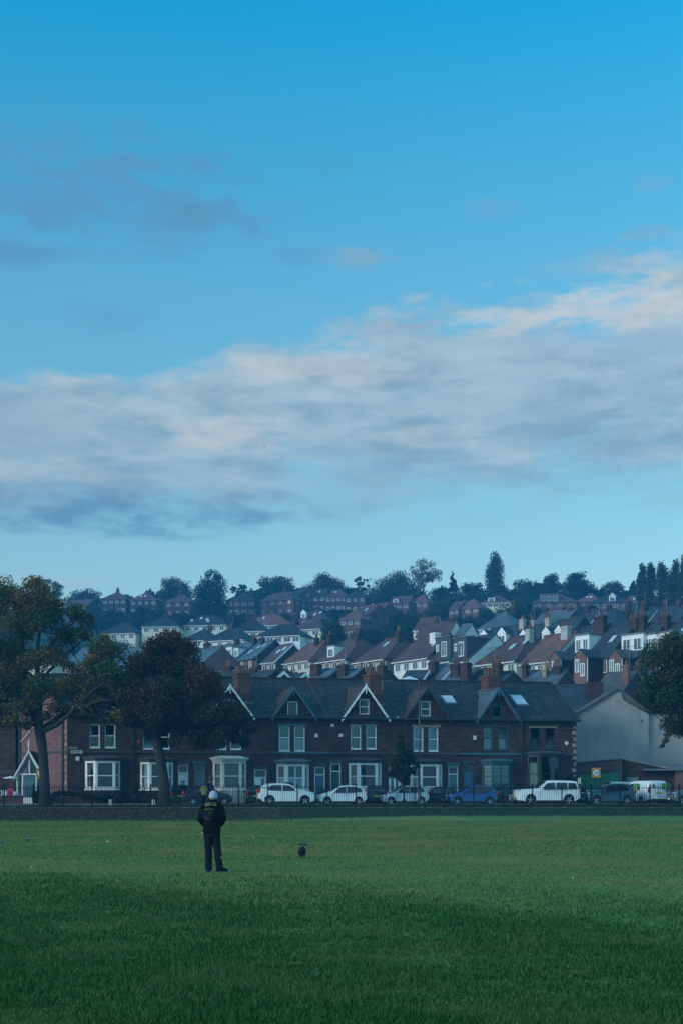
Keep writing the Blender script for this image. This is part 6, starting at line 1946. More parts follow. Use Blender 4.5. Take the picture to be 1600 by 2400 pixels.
    for s in (-1, 1):
        q = MB(); q.ell((.445 * L * sL, s * (W / 2 - .24), zt - .12), (.20 * L / 4, .21, .085), 10); q.build('headlight', CLEAR_L, t, smooth=True)
        q = MB(); zr = P['belt'] - .02
        xr = -.478 * L * sL
        q.ell((xr, s * (W / 2 - .13), zr), (.085, .125, .15 if kind != 'van' else .26), 10); q.build('tail_light', RED_L, t, smooth=True)
        x_m = P['win'][0][0][0] * L - .10
        q = MB(); q.ell((x_m * sL, s * (W / 2 + .07), P['belt'] + .06), (.07, .10, .075), 8); q.build('wing_mirror', pm if kind != 'van' else TRIM, t, smooth=True)
        q = MB()
        for wn in P['win'][:2]:
            xe = wn[-1][0] * L + .16 if wn is P['win'][0] else wn[-1][0] * L + .30
            if kind != 'van': q.box((xe - .09) * sL, (xe + .09) * sL, s * (hw(P['belt'] - .1) - .002), s * (hw(P['belt'] - .1) + .022), P['belt'] - .13, P['belt'] - .09)
        if q.v: q.build('door_handle', trim or pm, t)
        for x_ in ([P['win'][0][3][0] - .01] + ([P['win'][0][0][0] + .015] if kind != 'van' else [])):   # door shut lines
            q = MB(); q.box(x_ * L * sL - .006, x_ * L * sL + .006, s * (hw(.6) - .01), s * (hw(.6) + .002), zb + .1, P['belt'] - .02); q.build('door_seam', TRIM, t)
    q = MB(); q.box(.47 * L * sL, (.5 * L - .005) * sL, -.42, .42, .36, .56); q.build('grille', TRIM, t)
    q = MB(); q.box(-.502 * L * sL, -.49 * L * sL, -.62, .62, .28, .46); q.build('rear_bumper', TRIM, t)
    q = MB(); q.box((.5 * L) * sL, (.5 * L + .012) * sL, -.26, .26, .42, .53); q.build('number_plate', PLATE_W, t)
    q = MB(); q.box((-.5 * L - .016) * sL, (-.5 * L - .003) * sL, -.26, .26, .62 if kind != 'van' else .86, .73 if kind != 'van' else .97); q.build('number_plate', PLATE_Y, t)
    return t


CW = paint('white', (.78, .79, .78)); CS = paint('silver', (.42, .47, .50), .55, .32); CB = paint('blue', (.006, .065, .23), .25); CK = paint('dark', (.006, .010, .016), .0)
CK.node_tree.nodes['Principled BSDF'].inputs['Coat Weight'].default_value = .25; CK.node_tree.nodes['Principled BSDF'].inputs['Specular IOR Level'].default_value = .3
CG = paint('slate', (.022, .060, .085), .35); CGR = paint('grey', (.10, .12, .135), .4)
car('dark saloon parked facing right under the yellow jacketed person', 486, 101.0, 'saloon', CK, 1, length=3.55)
car('white crossover car with a black rear quarter, parked facing right', 670, 101.5, 'crossover', CW, 1)
car('small white hatchback parked facing left behind the white crossover', 800.5, 102.6, 'hatch', CW, -1, length=3.6)
car('silver hatchback parked between the white and the blue cars', 947, 103.4, 'hatch', CS, -1, length=3.5)
car('bright blue hatchback parked along the road', 1104, 104.1, 'hatch', CB, -1, length=3.75)
car('large boxy white off-road car parked facing left', 1279, 104.8, 'suv', CW, -1)
car('dark slate blue family car parked in front of the white van', 1424, 105.6, 'crossover', CG, -1, length=3.85)
car('dark grey car cut by the right edge', 1628, 106.4, 'crossover', CGR, -1)
car('white car cut by the left edge, only its tail in view', -62, 100.2, 'hatch', CW, -1)
car('dark hatchback seen from behind beside the white front door', 425, 104.9, 'hatch', CK, yaw=math.radians(97))
car('black hatchback seen from behind, half hidden by the white crossover', 601, 105.9, 'hatch', CK, yaw=math.radians(95))
car('dark car seen from behind between the white and the silver hatchbacks', 880, 106.8, 'hatch', CK, yaw=math.radians(92))
car('dark car behind the nose of the blue hatchback', 1022, 107.3, 'saloon', CK, -1, length=3.4)
car('silver grey car peeping out behind the nose of the large white off-road car', 1250, 108.2, 'hatch', CS, -1)
car('silver people carrier standing before the green garage doors', 1428, 112.4, 'suv', CS, -1, length=3.6)
car('white car half hidden to the right of the white van', 1537, 110.6, 'hatch', CW, 1, length=3.2)
# van
vt = car('white van seen from behind with green posters on its doors', 0, 108.2, 'van', CW, yaw=math.radians(110), X=at(1505, 0, 108.2)[0], cat='van', name='parked_van', group='parked cars along the road')
VG = plain('green_poster', (.02, .22, .07), .5, .1, 4)
VGL = plain('light_green_lettering', (.35, .62, .20), .5, .1, 4)
for nm, (y0, y1) in (('door_poster', (-.82, -.12)),):
    q = MB(); q.box(-2.222, -2.214, y0, y0 + .56, 1.18, 1.62); po = q.build(nm, VG, vt)
    text_mesh('poster_lettering', 'Save', .20, VGL, po, (-2.226, y0 + .28, 1.48), (math.pi / 2, 0, -math.pi / 2))
    q = MB()
    for i in range(3): q.box(-2.2265, -2.223, y0 + .08, y0 + .44 - .08 * i, 1.24 + .055 * i, 1.265 + .055 * i)
    q.build('poster_lines', VGL, po)
q = MB(); q.box(-.95, -.1, .918, .926, 1.12, 1.62); po = q.build('side_poster', VG, vt)
text_mesh('poster_lettering', 'Save', .24, VGL, po, (-.52, .93, 1.45), (math.pi / 2, 0, math.pi))
q = MB(); q.box(-.80, -.25, .927, .931, 1.2, 1.24); q.box(-.80, -.35, .927, .931, 1.28, 1.31); q.build('poster_lines', VGL, po)
q = MB(); q.box(-2.224, -2.216, -.012, .012, .5, 1.7); q.build('door_seam', TRIM, vt)
q = MB(); q.ell((-2.225, .45, 1.42), (.008, .13, .18), 10); q.build('door_emblem', CGR, vt)

# motorbike between the cars
mb = thing('motorbike', (at(1016, 0, 104.6)[0], 104.6, 1.004), 'dark motorbike standing between the silver and the blue hatchbacks', 'motorbike', rz=math.radians(190))
for x_ in (-.66, .66):
    wh = MB()
    pts = [(x_ + .27 * math.cos(a), 0, .30 + .27 * math.sin(a)) for a in [2 * math.pi * k / 18 for k in range(19)]]
    wh.tube(pts, .05, 6); wo_ = wh.build('wheel', RUBBER, mb, smooth=True)
    h = MB()
    for k in range(5): h.tube([(x_, 0, .3), (x_ + .24 * math.cos(k * 1.256), 0, .3 + .24 * math.sin(k * 1.256))], .02, 5)
    h.build('rim', ALLOY, wo_)
q = MB(); q.ell((.08, 0, .55), (.32, .16, .22), 10); q.tube([(.66, .1, .3), (.42, .1, .95)], .035, 6); q.tube([(.66, -.1, .3), (.42, -.1, .95)], .035, 6); q.tube([(-.66, .1, .3), (-.1, .1, .45)], .035, 6); q.build('frame', TRIM, mb, smooth=True)
q = MB(); q.ell((.20, 0, .84), (.26, .15, .12), 10); q.build('fuel_tank', CK, mb, smooth=True)
q = MB(); q.ell((-.38, 0, .80), (.38, .14, .07), 10); q.build('seat', TRIM, mb, smooth=True)
q = MB(); q.tube([(.30, .38, 1.02), (.40, 0, 1.0), (.30, -.38, 1.02)], .018, 6); q.build('handlebar', ALLOY, mb)
q = MB(); q.ell((.52, 0, .88), (.07, .09, .09), 8); q.build('headlight', CLEAR_L, mb, smooth=True)

# ------------------------------------------------------------------ signs, lamp, garden fronts
def roundel(label, px, py, Y, s, rz=0):
    X, _, z = at(px, py, Y)
    t = thing('speed_sign', (X, Y, 1.0), label, 'road sign', 'twenty mile speed signs', rz=rz)
    h = z - 1.0
    q = MB(); q.tube([(0, .05, -.2), (0, .05, h + s * .5)], .04, 8); q.build('pole', BLACK, t)
    q = MB(); q.box(-s / 2, s / 2, -.012, .012, h - s * .56, h + s * .56); b = q.build('board', SIGN_Y, t)
    for nm, r0, m_, y_ in (('ring', .45, SIGN_K, -.016), ('disc', .365, SIGN_W, -.022)):
        q = MB(); q.prism([(r0 * s * math.cos(a), y_, h + r0 * s * math.sin(a)) for a in [2 * math.pi * k / 32 for k in range(32)]], (0, .003, 0)); q.build(nm, m_, b)
    text_mesh('speed_number', '20', s * .50, NAVY, b, (0, -.027, h))
    return t


roundel('amber square sign with a twenty roundel in front of the green garage', 1396, 1811, 109.6, .66)
roundel('amber square sign with a twenty roundel, half hidden by the left tree trunk', 96.5, 1812, 104.6, .70)
t = thing('notice_sign', (at(1356.5, 0, 111)[0], 111, 1.0), 'small white notice board on a pole beside the green garage', 'sign')
q = MB(); q.tube([(.12, .03, -.2), (.12, .03, 2.2)], .03, 7); q.build('pole', LEAD, t)
z_ = at(0, 1830, 111)[2] - 1
q = MB(); q.box(-.11, .11, -.012, .012, z_ - .22, z_ + .22); b = q.build('board', SIGN_W, t)
q = MB(); q.prism([(.06 * math.cos(a), -.017, z_ + .11 + .06 * math.sin(a)) for a in [2 * math.pi * k / 16 for k in range(16)]], (0, .004, 0)); q.build('red_symbol', RED_L, b)
q = MB(); q.box(-.07, .07, -.016, -.0125, z_ - .06, z_ - .03); q.box(-.07, .04, -.016, -.0125, z_ - .12, z_ - .09); q.build('print_lines', NAVY, b)
t = thing('street_lamp', (at(982, 0, 101.6)[0], 101.6, 1.0), 'tall slim dark lamp column rising above the roof ridge', 'lamp post')
zt = at(0, 1594, 101.6)[2] - 1
q = MB(); q.tube([(0, 0, -.1), (0, 0, 1.4), (0, 0, 1.45), (0, 0, zt)], [.11, .11, .07, .05], 10); q.build('column', BLACK, t, smooth=True)
q = MB(); q.tube([(0, 0, zt), (-.04, -.25, zt + .10), (-.06, -.6, zt + .14)], [.045, .04, .03], 7); q.build('bracket', BLACK, t)
q = MB(); q.ell((-.06, -.72, zt + .12), (.13, .30, .06), 10); q.build('lamp_head', LEAD, t, smooth=True)

for k, (px, lb) in enumerate(((259, 'short white marker post with a dark stripe between the two park trees'), (360, 'short white marker post with a dark stripe beside the russet tree trunk'))):
    t = thing('marker_post', (at(px, 0, 98.6)[0], 98.6, zg(0, 98.6)), lb, 'bollard', 'white marker posts on the verge')
    q = MB(); q.box(-.10, -.025, -.05, .05, -.2, .46); q.box(.025, .10, -.05, .05, -.2, .46); q.build('post', WHITE, t)
    q = MB(); q.box(-.024, .024, -.03, .04, -.2, .44); q.build('stripe', BLACK, t)


def gY(X): return carY(X) + 5.85


def low_wall(label, px0, px1, h, mat_, name='garden_wall', cat='wall', group='garden walls of the terrace', dy=0.0):
    a, b = at(px0, 0, 107)[0], at(px1, 0, 107)[0]
    ya, yb = gY(a) + dy, gY(b) + dy
    t = thing(name, ((a + b) / 2, (ya + yb) / 2, 1.0), label, cat, group)
    cx, cy = (a + b) / 2, (ya + yb) / 2
    q = MB(); q.hexa([(a - cx, ya - cy, -.1), (b - cx, yb - cy, -.1), (b - cx, yb - cy + .2, -.1), (a - cx, ya - cy + .2, -.1), (a - cx, ya - cy, h), (b - cx, yb - cy, h), (b - cx, yb - cy + .2, h), (a - cx, ya - cy + .2, h)])
    q.build('wall', mat_, t)
    q = MB(); q.hexa([(a - cx, ya - cy - .05, h + .003), (b - cx, yb - cy - .05, h + .003), (b - cx, yb - cy + .25, h + .003), (a - cx, ya - cy + .25, h + .003), (a - cx, ya - cy - .05, h + .09), (b - cx, yb - cy - .05, h + .09), (b - cx, yb - cy + .25, h + .09), (a - cx, ya - cy + .25, h + .09)])
    q.build('coping', STONE_D, t)
    return t


low_wall('low brick garden wall at the left edge', -40, 68, .62, BRICK_H)
low_wall('low brick garden wall under the hedge beside the left tree', 120, 205, .55, BRICK)
low_wall('sooty stone garden wall in front of the end house bay', 208, 322, .62, BRICK_B)
low_wall('low red brick garden wall behind the russet tree trunk', 334, 418, .55, BRICK_H)
low_wall('low sooty garden wall behind the white crossover', 640, 765, .65, BRICK_B)
low_wall('low sooty garden wall behind the small white hatchback', 800, 930, .65, BRICK_B)
low_wall('low sooty garden wall behind the silver hatchback', 950, 1080, .65, BRICK_B)
low_wall('low dark garden wall behind the blue hatchback', 1115, 1215, .7, BRICK_B)
# pale picket fence
a, b = at(507, 0, 106.6)[0], at(577, 0, 106.6)[0]
t = thing('picket_fence', ((a + b) / 2, gY(a) - .1, 1.0), 'pale wooden picket fence in front of the tan curtained bay', 'fence')
q = MB()
n = 17
for i in range(n):
    x_ = a + (b - a) * i / (n - 1) - (a + b) / 2
    h = 1.02 + random.uniform(-.02, .02)
    q.prism([(x_ - .052, -.02, .02), (x_ + .052, -.02, .02), (x_ + .052, -.02, h), (x_, -.02, h + .06), (x_ - .052, -.02, h)], (0, .02, 0))
q.build('picket_slats', WOOD, t)
q = MB(); q.box(a - (a + b) / 2, b - (a + b) / 2, .003, .05, .25, .33); q.box(a - (a + b) / 2, b - (a + b) / 2, .003, .05, .78, .86); q.build('fence_rail', WOOD, t)
for i in range(3):
    x_ = (a + (b - a) * i / 2) - (a + b) / 2
    q = MB(); q.box(x_ - .06, x_ + .06, .055, .15, -.1, 1.1); q.build('fence_post', WOOD, t)


def shrub(label, px, py_top, py_bot, wpx, Y, mat_, n=1500, leaf=.12, name='shrub', cat='shrub', group='shrubs in the front gardens', long=False):
    X, _, zt = at(px, py_top, Y); zb = at(px, py_bot, Y)[2]
    R_ = wpx * Y / F / 2; H = zt - zb
    t = thing(name, (X, Y, max(zb, 1.0)), label, cat, group)
    zz = zb - max(zb, 1.0)
    bl = []
    for i in range(16 if not long else 34):
        a = random.random() * 6.28; r = random.random() ** .5
        k = min(R_, H) * random.uniform(.22, .36) if long else R_ * random.uniform(.3, .42)
        bl.append(((random.uniform(-1, 1) * (R_ - k)) if long else math.cos(a) * r * (R_ - k), math.sin(a) * r * (.35 if long else (R_ - k)), zz + k * .6 + random.random() * max(.05, H - k * 1.6), k, k, k))
    leafmesh('foliage', blobpts(bl, n), leaf, mat_, t, (0, 0, 0))
    q = MB()
    for i in range(5): q.tube([(random.uniform(-.3, .3) * R_, 0, -.05 + min(0, zz)), bl[i][:3]], [.03, .012], 5)
    q.build('stem', BARK, t)
    return t


HG = 'hedges in the front gardens'
shrub('brownish clipped hedge between the left tree and the end house', 165, 1851, 1874, 105, 105.9, L_HEDGE, 5200, .10, 'hedge', 'hedge', HG, True)
shrub('leafy bush at the foot of the white porch', 88, 1848, 1882, 36, 104.9, L_GREEN, 2200, .11)
shrub('dark bushes below the end house bay', 262, 1856, 1878, 96, 105.6, L_DARK2, 3600, .10, 'hedge', 'hedge', HG, True)
shrub('climbing bush between the first two bays', 308, 1832, 1880, 34, 106.9, L_GREEN, 2000, .11)
shrub('green bush below the bay beside the russet trunk', 352, 1858, 1880, 46, 106.2, L_GREEN, 1800, .10)
shrub('round clipped bush in front of the half blinded bay', 674, 1830, 1872, 28, 107.6, L_DARK2, 2600, .09)
shrub('dark hedge between the two middle front doors', 788, 1846, 1880, 96, 108.2, L_DARK2, 3600, .10, 'hedge', 'hedge', HG, True)
shrub('dark hedge below the teal front doors', 1088, 1850, 1882, 90, 109.4, L_DARK2, 3600, .10, 'hedge', 'hedge', HG, True)
shrub('dark climbing bush at the corner of the last terrace house', 1338, 1812, 1868, 44, 112.6, L_DARK2, 3000, .12)
shrub('dark bush between the large white off-road car and the green garage', 1358, 1842, 1880, 34, 110.0, L_DARK2, 1800, .11)

# left corner odds and ends
t = thing('pink_board', (at(25, 0, 105.2)[0], 105.2, 1.0), 'bright pink notice panel with dark figures by the left garden wall', 'sign')
z1 = at(0, 1846, 105.2)[2] - 1; z0 = at(0, 1868, 105.2)[2] - 1
q = MB(); q.box(-.21, .21, -.02, .02, z0, z1); b = q.build('panel', plain('magenta_panel', (.50, .03, .19), .5, .06, 3), t)
q = MB()
for x_ in (-.07, .07):
    q.box(x_ - .035, x_ + .035, -.026, -.021, z0 + .14, z0 + .40); q.box(x_ - .05, x_ + .05, -.026, -.021, z0 + .28, z0 + .34)
q.build('dark_figure', SIGN_K, b)
q = MB(); q.box(-.20, .20, -.02, .02, z1 + .03, z1 + .16); q.build('header_strip', SIGN_K, t)
q = MB(); q.box(-.18, -.13, .021, .06, -.1, z1 + .1); q.box(.13, .18, .021, .06, -.1, z1 + .1); q.build('board_legs', BLACK, t)
t = thing('white_fence', (at(5, 0, 105.9)[0], 105.9, 1.0), 'white slatted fence behind the pink panel', 'fence')
q = MB()
for i in range(13):
    x_ = -.9 + i * .16
    q.box(x_, x_ + .10, -.02, .02, .1, 1.12 - .02 * abs(i - 6))
q.box(-.95, 1.2, .021, .06, .35, .45); q.box(-.95, 1.2, .021, .06, .85, .95); q.build('fence_slats', WHITE, t)
t = thing('parasol', (at(27, 0, 108.4)[0], 108.4, 1.0), 'small folded-flat white parasol behind the pink panel', 'parasol')
q = MB(); q.loft([(0, 0, 2.02, .62, .62), (0, 0, 2.06, .60, .60), (0, 0, 2.2, .05, .05)], 10); q.build('canopy', WHITE, t)
q = MB(); q.tube([(0, 0, 0), (0, 0, 2.1)], .025, 6); q.build('pole', LEAD, t)
t = thing('planter', (at(42, 0, 105.6)[0], 105.6, 1.0), 'white pot standing right of the pink panel', 'planter')
q = MB(); q.loft([(0, 0, 0, .16, .16), (0, 0, .75, .20, .20), (0, 0, .76, .23, .23), (0, 0, .86, .23, .23)], 14); q.build('pot', WHITE, t, smooth=True)
q = MB(); q.loft([(0, 0, .82, .19, .19), (0, 0, .862, .19, .19)], 12); q.build('soil', TRIM, t)
# ------------------------------------------------------------------ people, dog, birds
SKIN = plain('skin', (.42, .24, .17), .6, .08, 8)
NAVYC = plain('navy_cloth', (.010, .017, .034), .9, .25, 14, spec=.15)
BLKC = plain('black_cloth', (.007, .008, .011), .95, .3, 14, bump=.3, spec=.08)
TRSR = plain('dark_trouser_cloth', (.008, .014, .020), .95, .3, 14, bump=.3, spec=.08)
BEANIE = plain('pale_blue_grey_wool', (.38, .42, .52), .95, .12, 40, bump=.5)
LIME = plain('lime_print', (.045, .090, .015), .7, .25, 30)
HIVIS = plain('yellow_hivis_cloth', (.40, .37, .05), .7, .12, 10)
REFL = plain('reflective_band', (.35, .36, .30), .4, .1, 10)
HAIR = plain('dark_hair', (.02, .014, .010), .8, .3, 30)


def remesh(o, v, sm=6):
    m_ = o.modifiers.new('join', 'REMESH'); m_.mode = 'VOXEL'; m_.voxel_size = v; m_.use_smooth_shade = True
    if sm:
        m2 = o.modifiers.new('relax', 'SMOOTH'); m2.iterations = sm; m2.factor = .5
    return o


def hand(q, wrist, d, side, up=Vector((0, 0, 1)), s=1.0):
    """palm, four bent fingers of unequal length and a thumb"""
    d = d.normalized(); side = side.normalized(); nrm = d.cross(side)
    w = Vector(wrist)
    pts = [w, w + d * .045 * s, w + d * .085 * s]
    q.tube(pts, [.026 * s, .036 * s, .036 * s], 10, flat=.6)
    for i, ln in enumerate((.070, .080, .074, .058)):
        b = w + d * .082 * s + side * (.030 - .020 * i) * s
        c = nrm * -1
        q.tube([b, b + d * ln * .45 * s + c * .004 * s, b + (d * .75 + c * .25) * ln * s, b + (d * .95 + c * .55) * ln * s], [.0095 * s, .009 * s, .008 * s, .006 * s], 7)
    b = w + d * .03 * s + side * .032 * s
    q.tube([b, b + (d * .5 + side * .8) * .035 * s, b + (d * .9 + side * .8) * .058 * s], [.012 * s, .0105 * s, .008 * s], 7)


def person(label, loc, rz, s, jm, tm, head='beanie', hm=None, arms='front', legs=((-.08, -.068), (.08, .165)), feet=(0.1, -1.0), group=None, vox=.012, hiv=False, short=1.0):
    t = thing('person', loc, label, 'person', group, rz=rz)
    t.scale = (s, s, s)
    hx = .03
    arm = {}
    for sd in (-1, 1):
        sh = Vector((sd * .185, 0, 1.40))
        if arms == 'front':
            el = Vector((sd * .245, -.03, 1.115)); wr = Vector((sd * .17, .17, 1.00))
        elif arms == 'down':
            el = Vector((sd * .235, -.01, 1.13)); wr = Vector((sd * .235, .06, .87))
        else:
            el = Vector((sd * .235, -.01, 1.13)); wr = Vector((sd * .10, .22, 1.14))
        arm[sd] = (sh, el, wr)
    # body: one continuous surface under the clothes
    q = MB()
    q.loft([(0, 0, .80, .14, .10), (0, 0, .95, .155, .10), (0, 0, 1.08, .145, .095), (0, 0, 1.28, .17, .105), (0, 0, 1.39, .165, .085), (0, 0, 1.44, .08, .06), (hx * .6, 0, 1.53, .056, .056)], 18)
    q.ell((hx, .012, 1.605), (.074, .094, .112), 16)
    q.tube([(hx, .095, 1.60), (hx, .118, 1.585)], [.014, .014], 8)           # nose
    q.tube([(hx - .024, .098, 1.558), (hx + .024, .098, 1.558)], .007, 6)    # mouth
    q.ell((hx, .075, 1.525), (.04, .03, .028), 8)                            # chin
    for sd in (-1, 1):
        q.ell((hx + sd * .076, .0, 1.60), (.012, .022, .034), 8)             # ears
        q.ell((hx + sd * .030, .092, 1.625), (.013, .010, .009), 8)          # eyes
        sh, el, wr = arm[sd]
        q.tube([sh, sh.lerp(el, .5), el, el.lerp(wr, .5), wr], [.05, .046, .04, .034, .026], 10)
        hand(q, wr, (wr - el), Vector((-sd, 0, .2)))
        (a0, a1) = legs[0 if sd < 0 else 1]
        q.tube([(a0, 0, .86), ((a0 * .6 + a1 * .4), .01, .48), (a1, -.015, .30), (a1, -.01, .06)], [.085, .055, .05, .036], 12)
    remesh(q.build('body', SKIN, t), .007 if vox < .01 else .010, 3)
    # jacket
    q = MB()
    q.loft([(.0, 0, .815, .178, .125), (.0, 0, .84, .186, .13), (0, 0, .95, .190, .132), (0, 0, 1.08, .192, .135), (0, -.005, 1.25, .205, .142), (0, 0, 1.36, .195, .125), (0, 0, 1.415, .150, .10), (hx * .5, 0, 1.46, .092, .085), (hx, -.004, 1.52, .086, .088), (hx, -.004, 1.545, .08, .084)], 24, p=2.3)
    for sd in (-1, 1):
        sh, el, wr = arm[sd]
        q.tube([sh + Vector((-sd * .05, 0, .0)), sh + Vector((0, 0, -.02)), sh.lerp(el, .5) + Vector((sd * .006, 0, 0)), el, el.lerp(wr, .5), wr + (wr - el).normalized() * .02], [.066, .072, .070, .068, .060, .046], 12)
    if head == 'beanie':      # thick folded hood on the shoulders
        q.tube([(hx - .13, .02, 1.455), (hx - .10, -.085, 1.452), (hx, -.125, 1.448), (hx + .10, -.085, 1.452), (hx + .13, .02, 1.455)], [.03, .040, .046, .040, .03], 10)
    jo = remesh(q.build('jacket', jm, t), vox, 4)
    # trousers
    q = MB()
    q.loft([(0, 0, .74, .165, .115), (0, 0, .84, .172, .12), (0, 0, .90, .165, .115)], 20)
    for sd in (-1, 1):
        a0, a1 = legs[0 if sd < 0 else 1]
        q.tube([(a0, 0, .86), (a0 * .85 + a1 * .15, 0, .72), (a0 * .55 + a1 * .45, .012, .46), (a0 * .2 + a1 * .8, -.005, .22), (a1, -.01, .09), (a1, -.005, .045)], [.098, .092, .080, .076, .078, .080], 14)
    to = remesh(q.build('trousers', tm, t), vox, 3)
    for sd in (-1, 1):
        a1 = legs[0 if sd < 0 else 1][1]
        th = feet[0 if sd < 0 else 1]
        d = Vector((-math.sin(th), math.cos(th), 0))
        c = Vector((a1, -.01, 0))
        q = MB()
        h0 = c - d * .07
        q.tube([h0 + Vector((0, 0, .05)), c + d * .04 + Vector((0, 0, .055)), c + d * .12 + Vector((0, 0, .042)), c + d * .185 + Vector((0, 0, .034))], [.042, .05, .044, .028], 10)
        q.tube([c + Vector((0, 0, .05)), c + Vector((0, 0, .12))], [.046, .044], 10)
        sh_ = remesh(q.build('shoe', BLKC, t), .010, 2)
        k = MB(); side = Vector((d.y, -d.x, 0))
        k.prism([tuple(c + d * a + side * b + Vector((0, 0, .003))) for a, b in ((-.10, -.035), (-.11, 0), (-.10, .035), (.08, .048), (.17, .03), (.205, 0), (.17, -.03), (.08, -.048))], (0, 0, .022)); k.build('sole', TRIM, sh_)
    if head == 'beanie':
        q = MB()
        q.loft([(hx, -.002, 1.575, .090, .105), (hx, -.002, 1.60, .094, .110), (hx, -.002, 1.615, .092, .108), (hx, -.002, 1.65, .089, .104), (hx, -.002, 1.69, .076, .088), (hx, -.002, 1.72, .052, .06), (hx, -.002, 1.735, .02, .024)], 22)
        q.build('beanie', hm or BEANIE, t, smooth=True)
    else:
        q = MB(); q.ell((hx, -.014, 1.635), (.084, .092, .098), 14); q.build('hair', hm or HAIR, t, smooth=True)
    if hiv:
        q = MB()
        for z_ in (1.0, 1.13): q.loft([(0, 0, z_, .199, .142), (0, 0, z_ + .05, .201, .145)], 24, p=2.3)
        q.build('reflective_band', REFL, jo)
    return t, jo, to


# the man on the grass
MX, MY = at(497, 0, 30.35)[0], 30.35
mt, jo, to = person('man in black standing on the grass with his back turned, wearing a pale woollen hat', (MX, MY, zg(MX, MY)), 0, 1.0, BLKC, TRSR, vox=.009)


def back(x_, z_, d=.012):
    prof = [(.815, .178, .125), (.95, .190, .132), (1.08, .192, .135), (1.25, .205, .147), (1.36, .195, .125), (1.415, .150, .10), (1.46, .092, .085)]
    rx = float(np.interp(z_, [p[0] for p in prof], [p[1] for p in prof])); ry = float(np.interp(z_, [p[0] for p in prof], [p[2] for p in prof]))
    k = max(0.0, 1 - (abs(x_) / rx) ** 2.3) ** (1 / 2.3)
    return -ry * k - d


def patch(q, x0, x1, z0, z1, d=.012):
    xm = (x0 + x1) / 2
    q.hexa([(x0, back(x0, z0, d), z0), (x1, back(x1, z0, d), z0), (x1, back(x1, z0, d) + .01, z0), (x0, back(x0, z0, d) + .01, z0),
            (x0, back(x0, z1, d), z1), (x1, back(x1, z1, d), z1), (x1, back(x1, z1, d) + .01, z1), (x0, back(x0, z1, d) + .01, z1)])


q = MB()
rr = random.Random(3)
for i in range(9):           # worn, unreadable lettering across the back
    x_ = -.145 + i * .0215
    h = .05 + rr.uniform(-.008, .008); zo = 1.318 - .06 * ((x_ + .05) ** 2) * 10
    patch(q, x_, x_ + .007, zo, zo + h)
    for k in range(3):
        if rr.random() < .75: patch(q, x_ + .0075, x_ + .0175, zo + h * (.02 + .38 * k), zo + h * (.02 + .38 * k) + .011)
for i in range(7):
    x_ = -.07 + i * .017
    for k in range(3):
        if rr.random() < .62: patch(q, x_, x_ + .013, 1.285 - .030 * k - .009 * i, 1.285 - .030 * k - .009 * i + .020)
q.build('back_print', LIME, jo)
for nm, xs_, cm in (('hood_lining', (-.135, -.02), plain('straw_yellow_lining', (.12, .12, .045), .8, .3, 30)), ('hood_lining', (.0, .115), LIME)):
    q = MB()
    n = 10
    for i in range(n):
        f0, f1 = i / n, (i + 1) / n
        xa, xb = xs_[0] + (xs_[1] - xs_[0]) * f0, xs_[0] + (xs_[1] - xs_[0]) * f1
        ya, yb = -.172 + .5 * (abs(xa - .02)) ** 1.7, -.172 + .5 * (abs(xb - .02)) ** 1.7
        za, zb_ = 1.432 - .25 * abs(xa) ** 1.3, 1.432 - .25 * abs(xb) ** 1.3
        w = .055 + .012 * math.sin(i * 1.9)
        q.hexa([(xa, ya, za - .012), (xb, yb, zb_ - .012), (xb, yb + .03, zb_ - .012), (xa, ya + .03, za - .012), (xa, ya + .018, za + w), (xb, yb + .018, zb_ + w), (xb, yb + .05, zb_ + w), (xa, ya + .05, za + w)])
    q.build(nm, cm, jo)
bg = thing('sling_bag', (MX - .085, MY - .175, zg(MX, MY) + 1.165), 'dark navy sling bag lying across the man\'s back', 'bag', rz=0)
q = MB()
cs, sn = math.cos(-.62), math.sin(-.62)
pts = []
for (x_, z_, r) in ((-.125, 0, .045), (-.07, .005, .075), (0, .005, .085), (.07, .0, .075), (.125, -.005, .05)):
    pts.append(((x_ * cs - z_ * sn), .0, (x_ * sn + z_ * cs), r))
q.tube([p[:3] for p in pts], [p[3] for p in pts], 14, flat=.42)
remesh(q.build('pouch', NAVYC, bg), .010, 4)
q = MB()
q.tube([(-.115, .0, .09), (-.125, .06, .22), (-.115, .14, .285)], [.018, .018, .018], 6, flat=.5); q.build('strap', NAVYC, bg)
q = MB(); q.box(-.05, .04, -.045, -.036, -.02, -.012); z_o = q.build('zip', LEAD, bg); z_o.rotation_euler = (0, .62, 0)
cp = thing('dog_ball', (MX - .207, MY + .02, zg(MX, MY) + .835), 'small pale blue throwing ball held at the man\'s left hip', 'ball')
q = MB(); q.ell((0, 0, 0), (.022, .022, .020), 10); q.build('ball', plain('pale_blue_rubber', (.35, .62, .72), .5, .05, 10), cp, smooth=True)
q = MB(); q.tube([(.0, 0, 0), (.035, .05, .05), (.05, .14, .15)], [.010, .009, .008], 6); q.build('handle', NAVYC, cp)

# two people on the verge by the railings
X, Y = at(478, 0, 99.6)[0], 99.6
person('person in a yellow high visibility jacket standing by the dark saloon', (X, Y, zg(X, Y) - .02), 0.25, .93, HIVIS, BLKC, 'hair', HAIR, arms='fold', legs=((-.07, -.06), (.07, .06)), feet=(.1, -.2), vox=.014, hiv=True, group='people by the road')
X, Y = at(494, 0, 103.2)[0], 103.2
person('bareheaded person in a dark navy coat behind the dark saloon', (X, Y, 1.004), 2.6, 1.05, NAVYC, BLKC, 'hair', plain('brown_hair', (.10, .06, .045), .8, .3, 30), arms='fold', legs=((-.07, -.08), (.07, .08)), feet=(.1, -.2), vox=.014, group='people by the road')

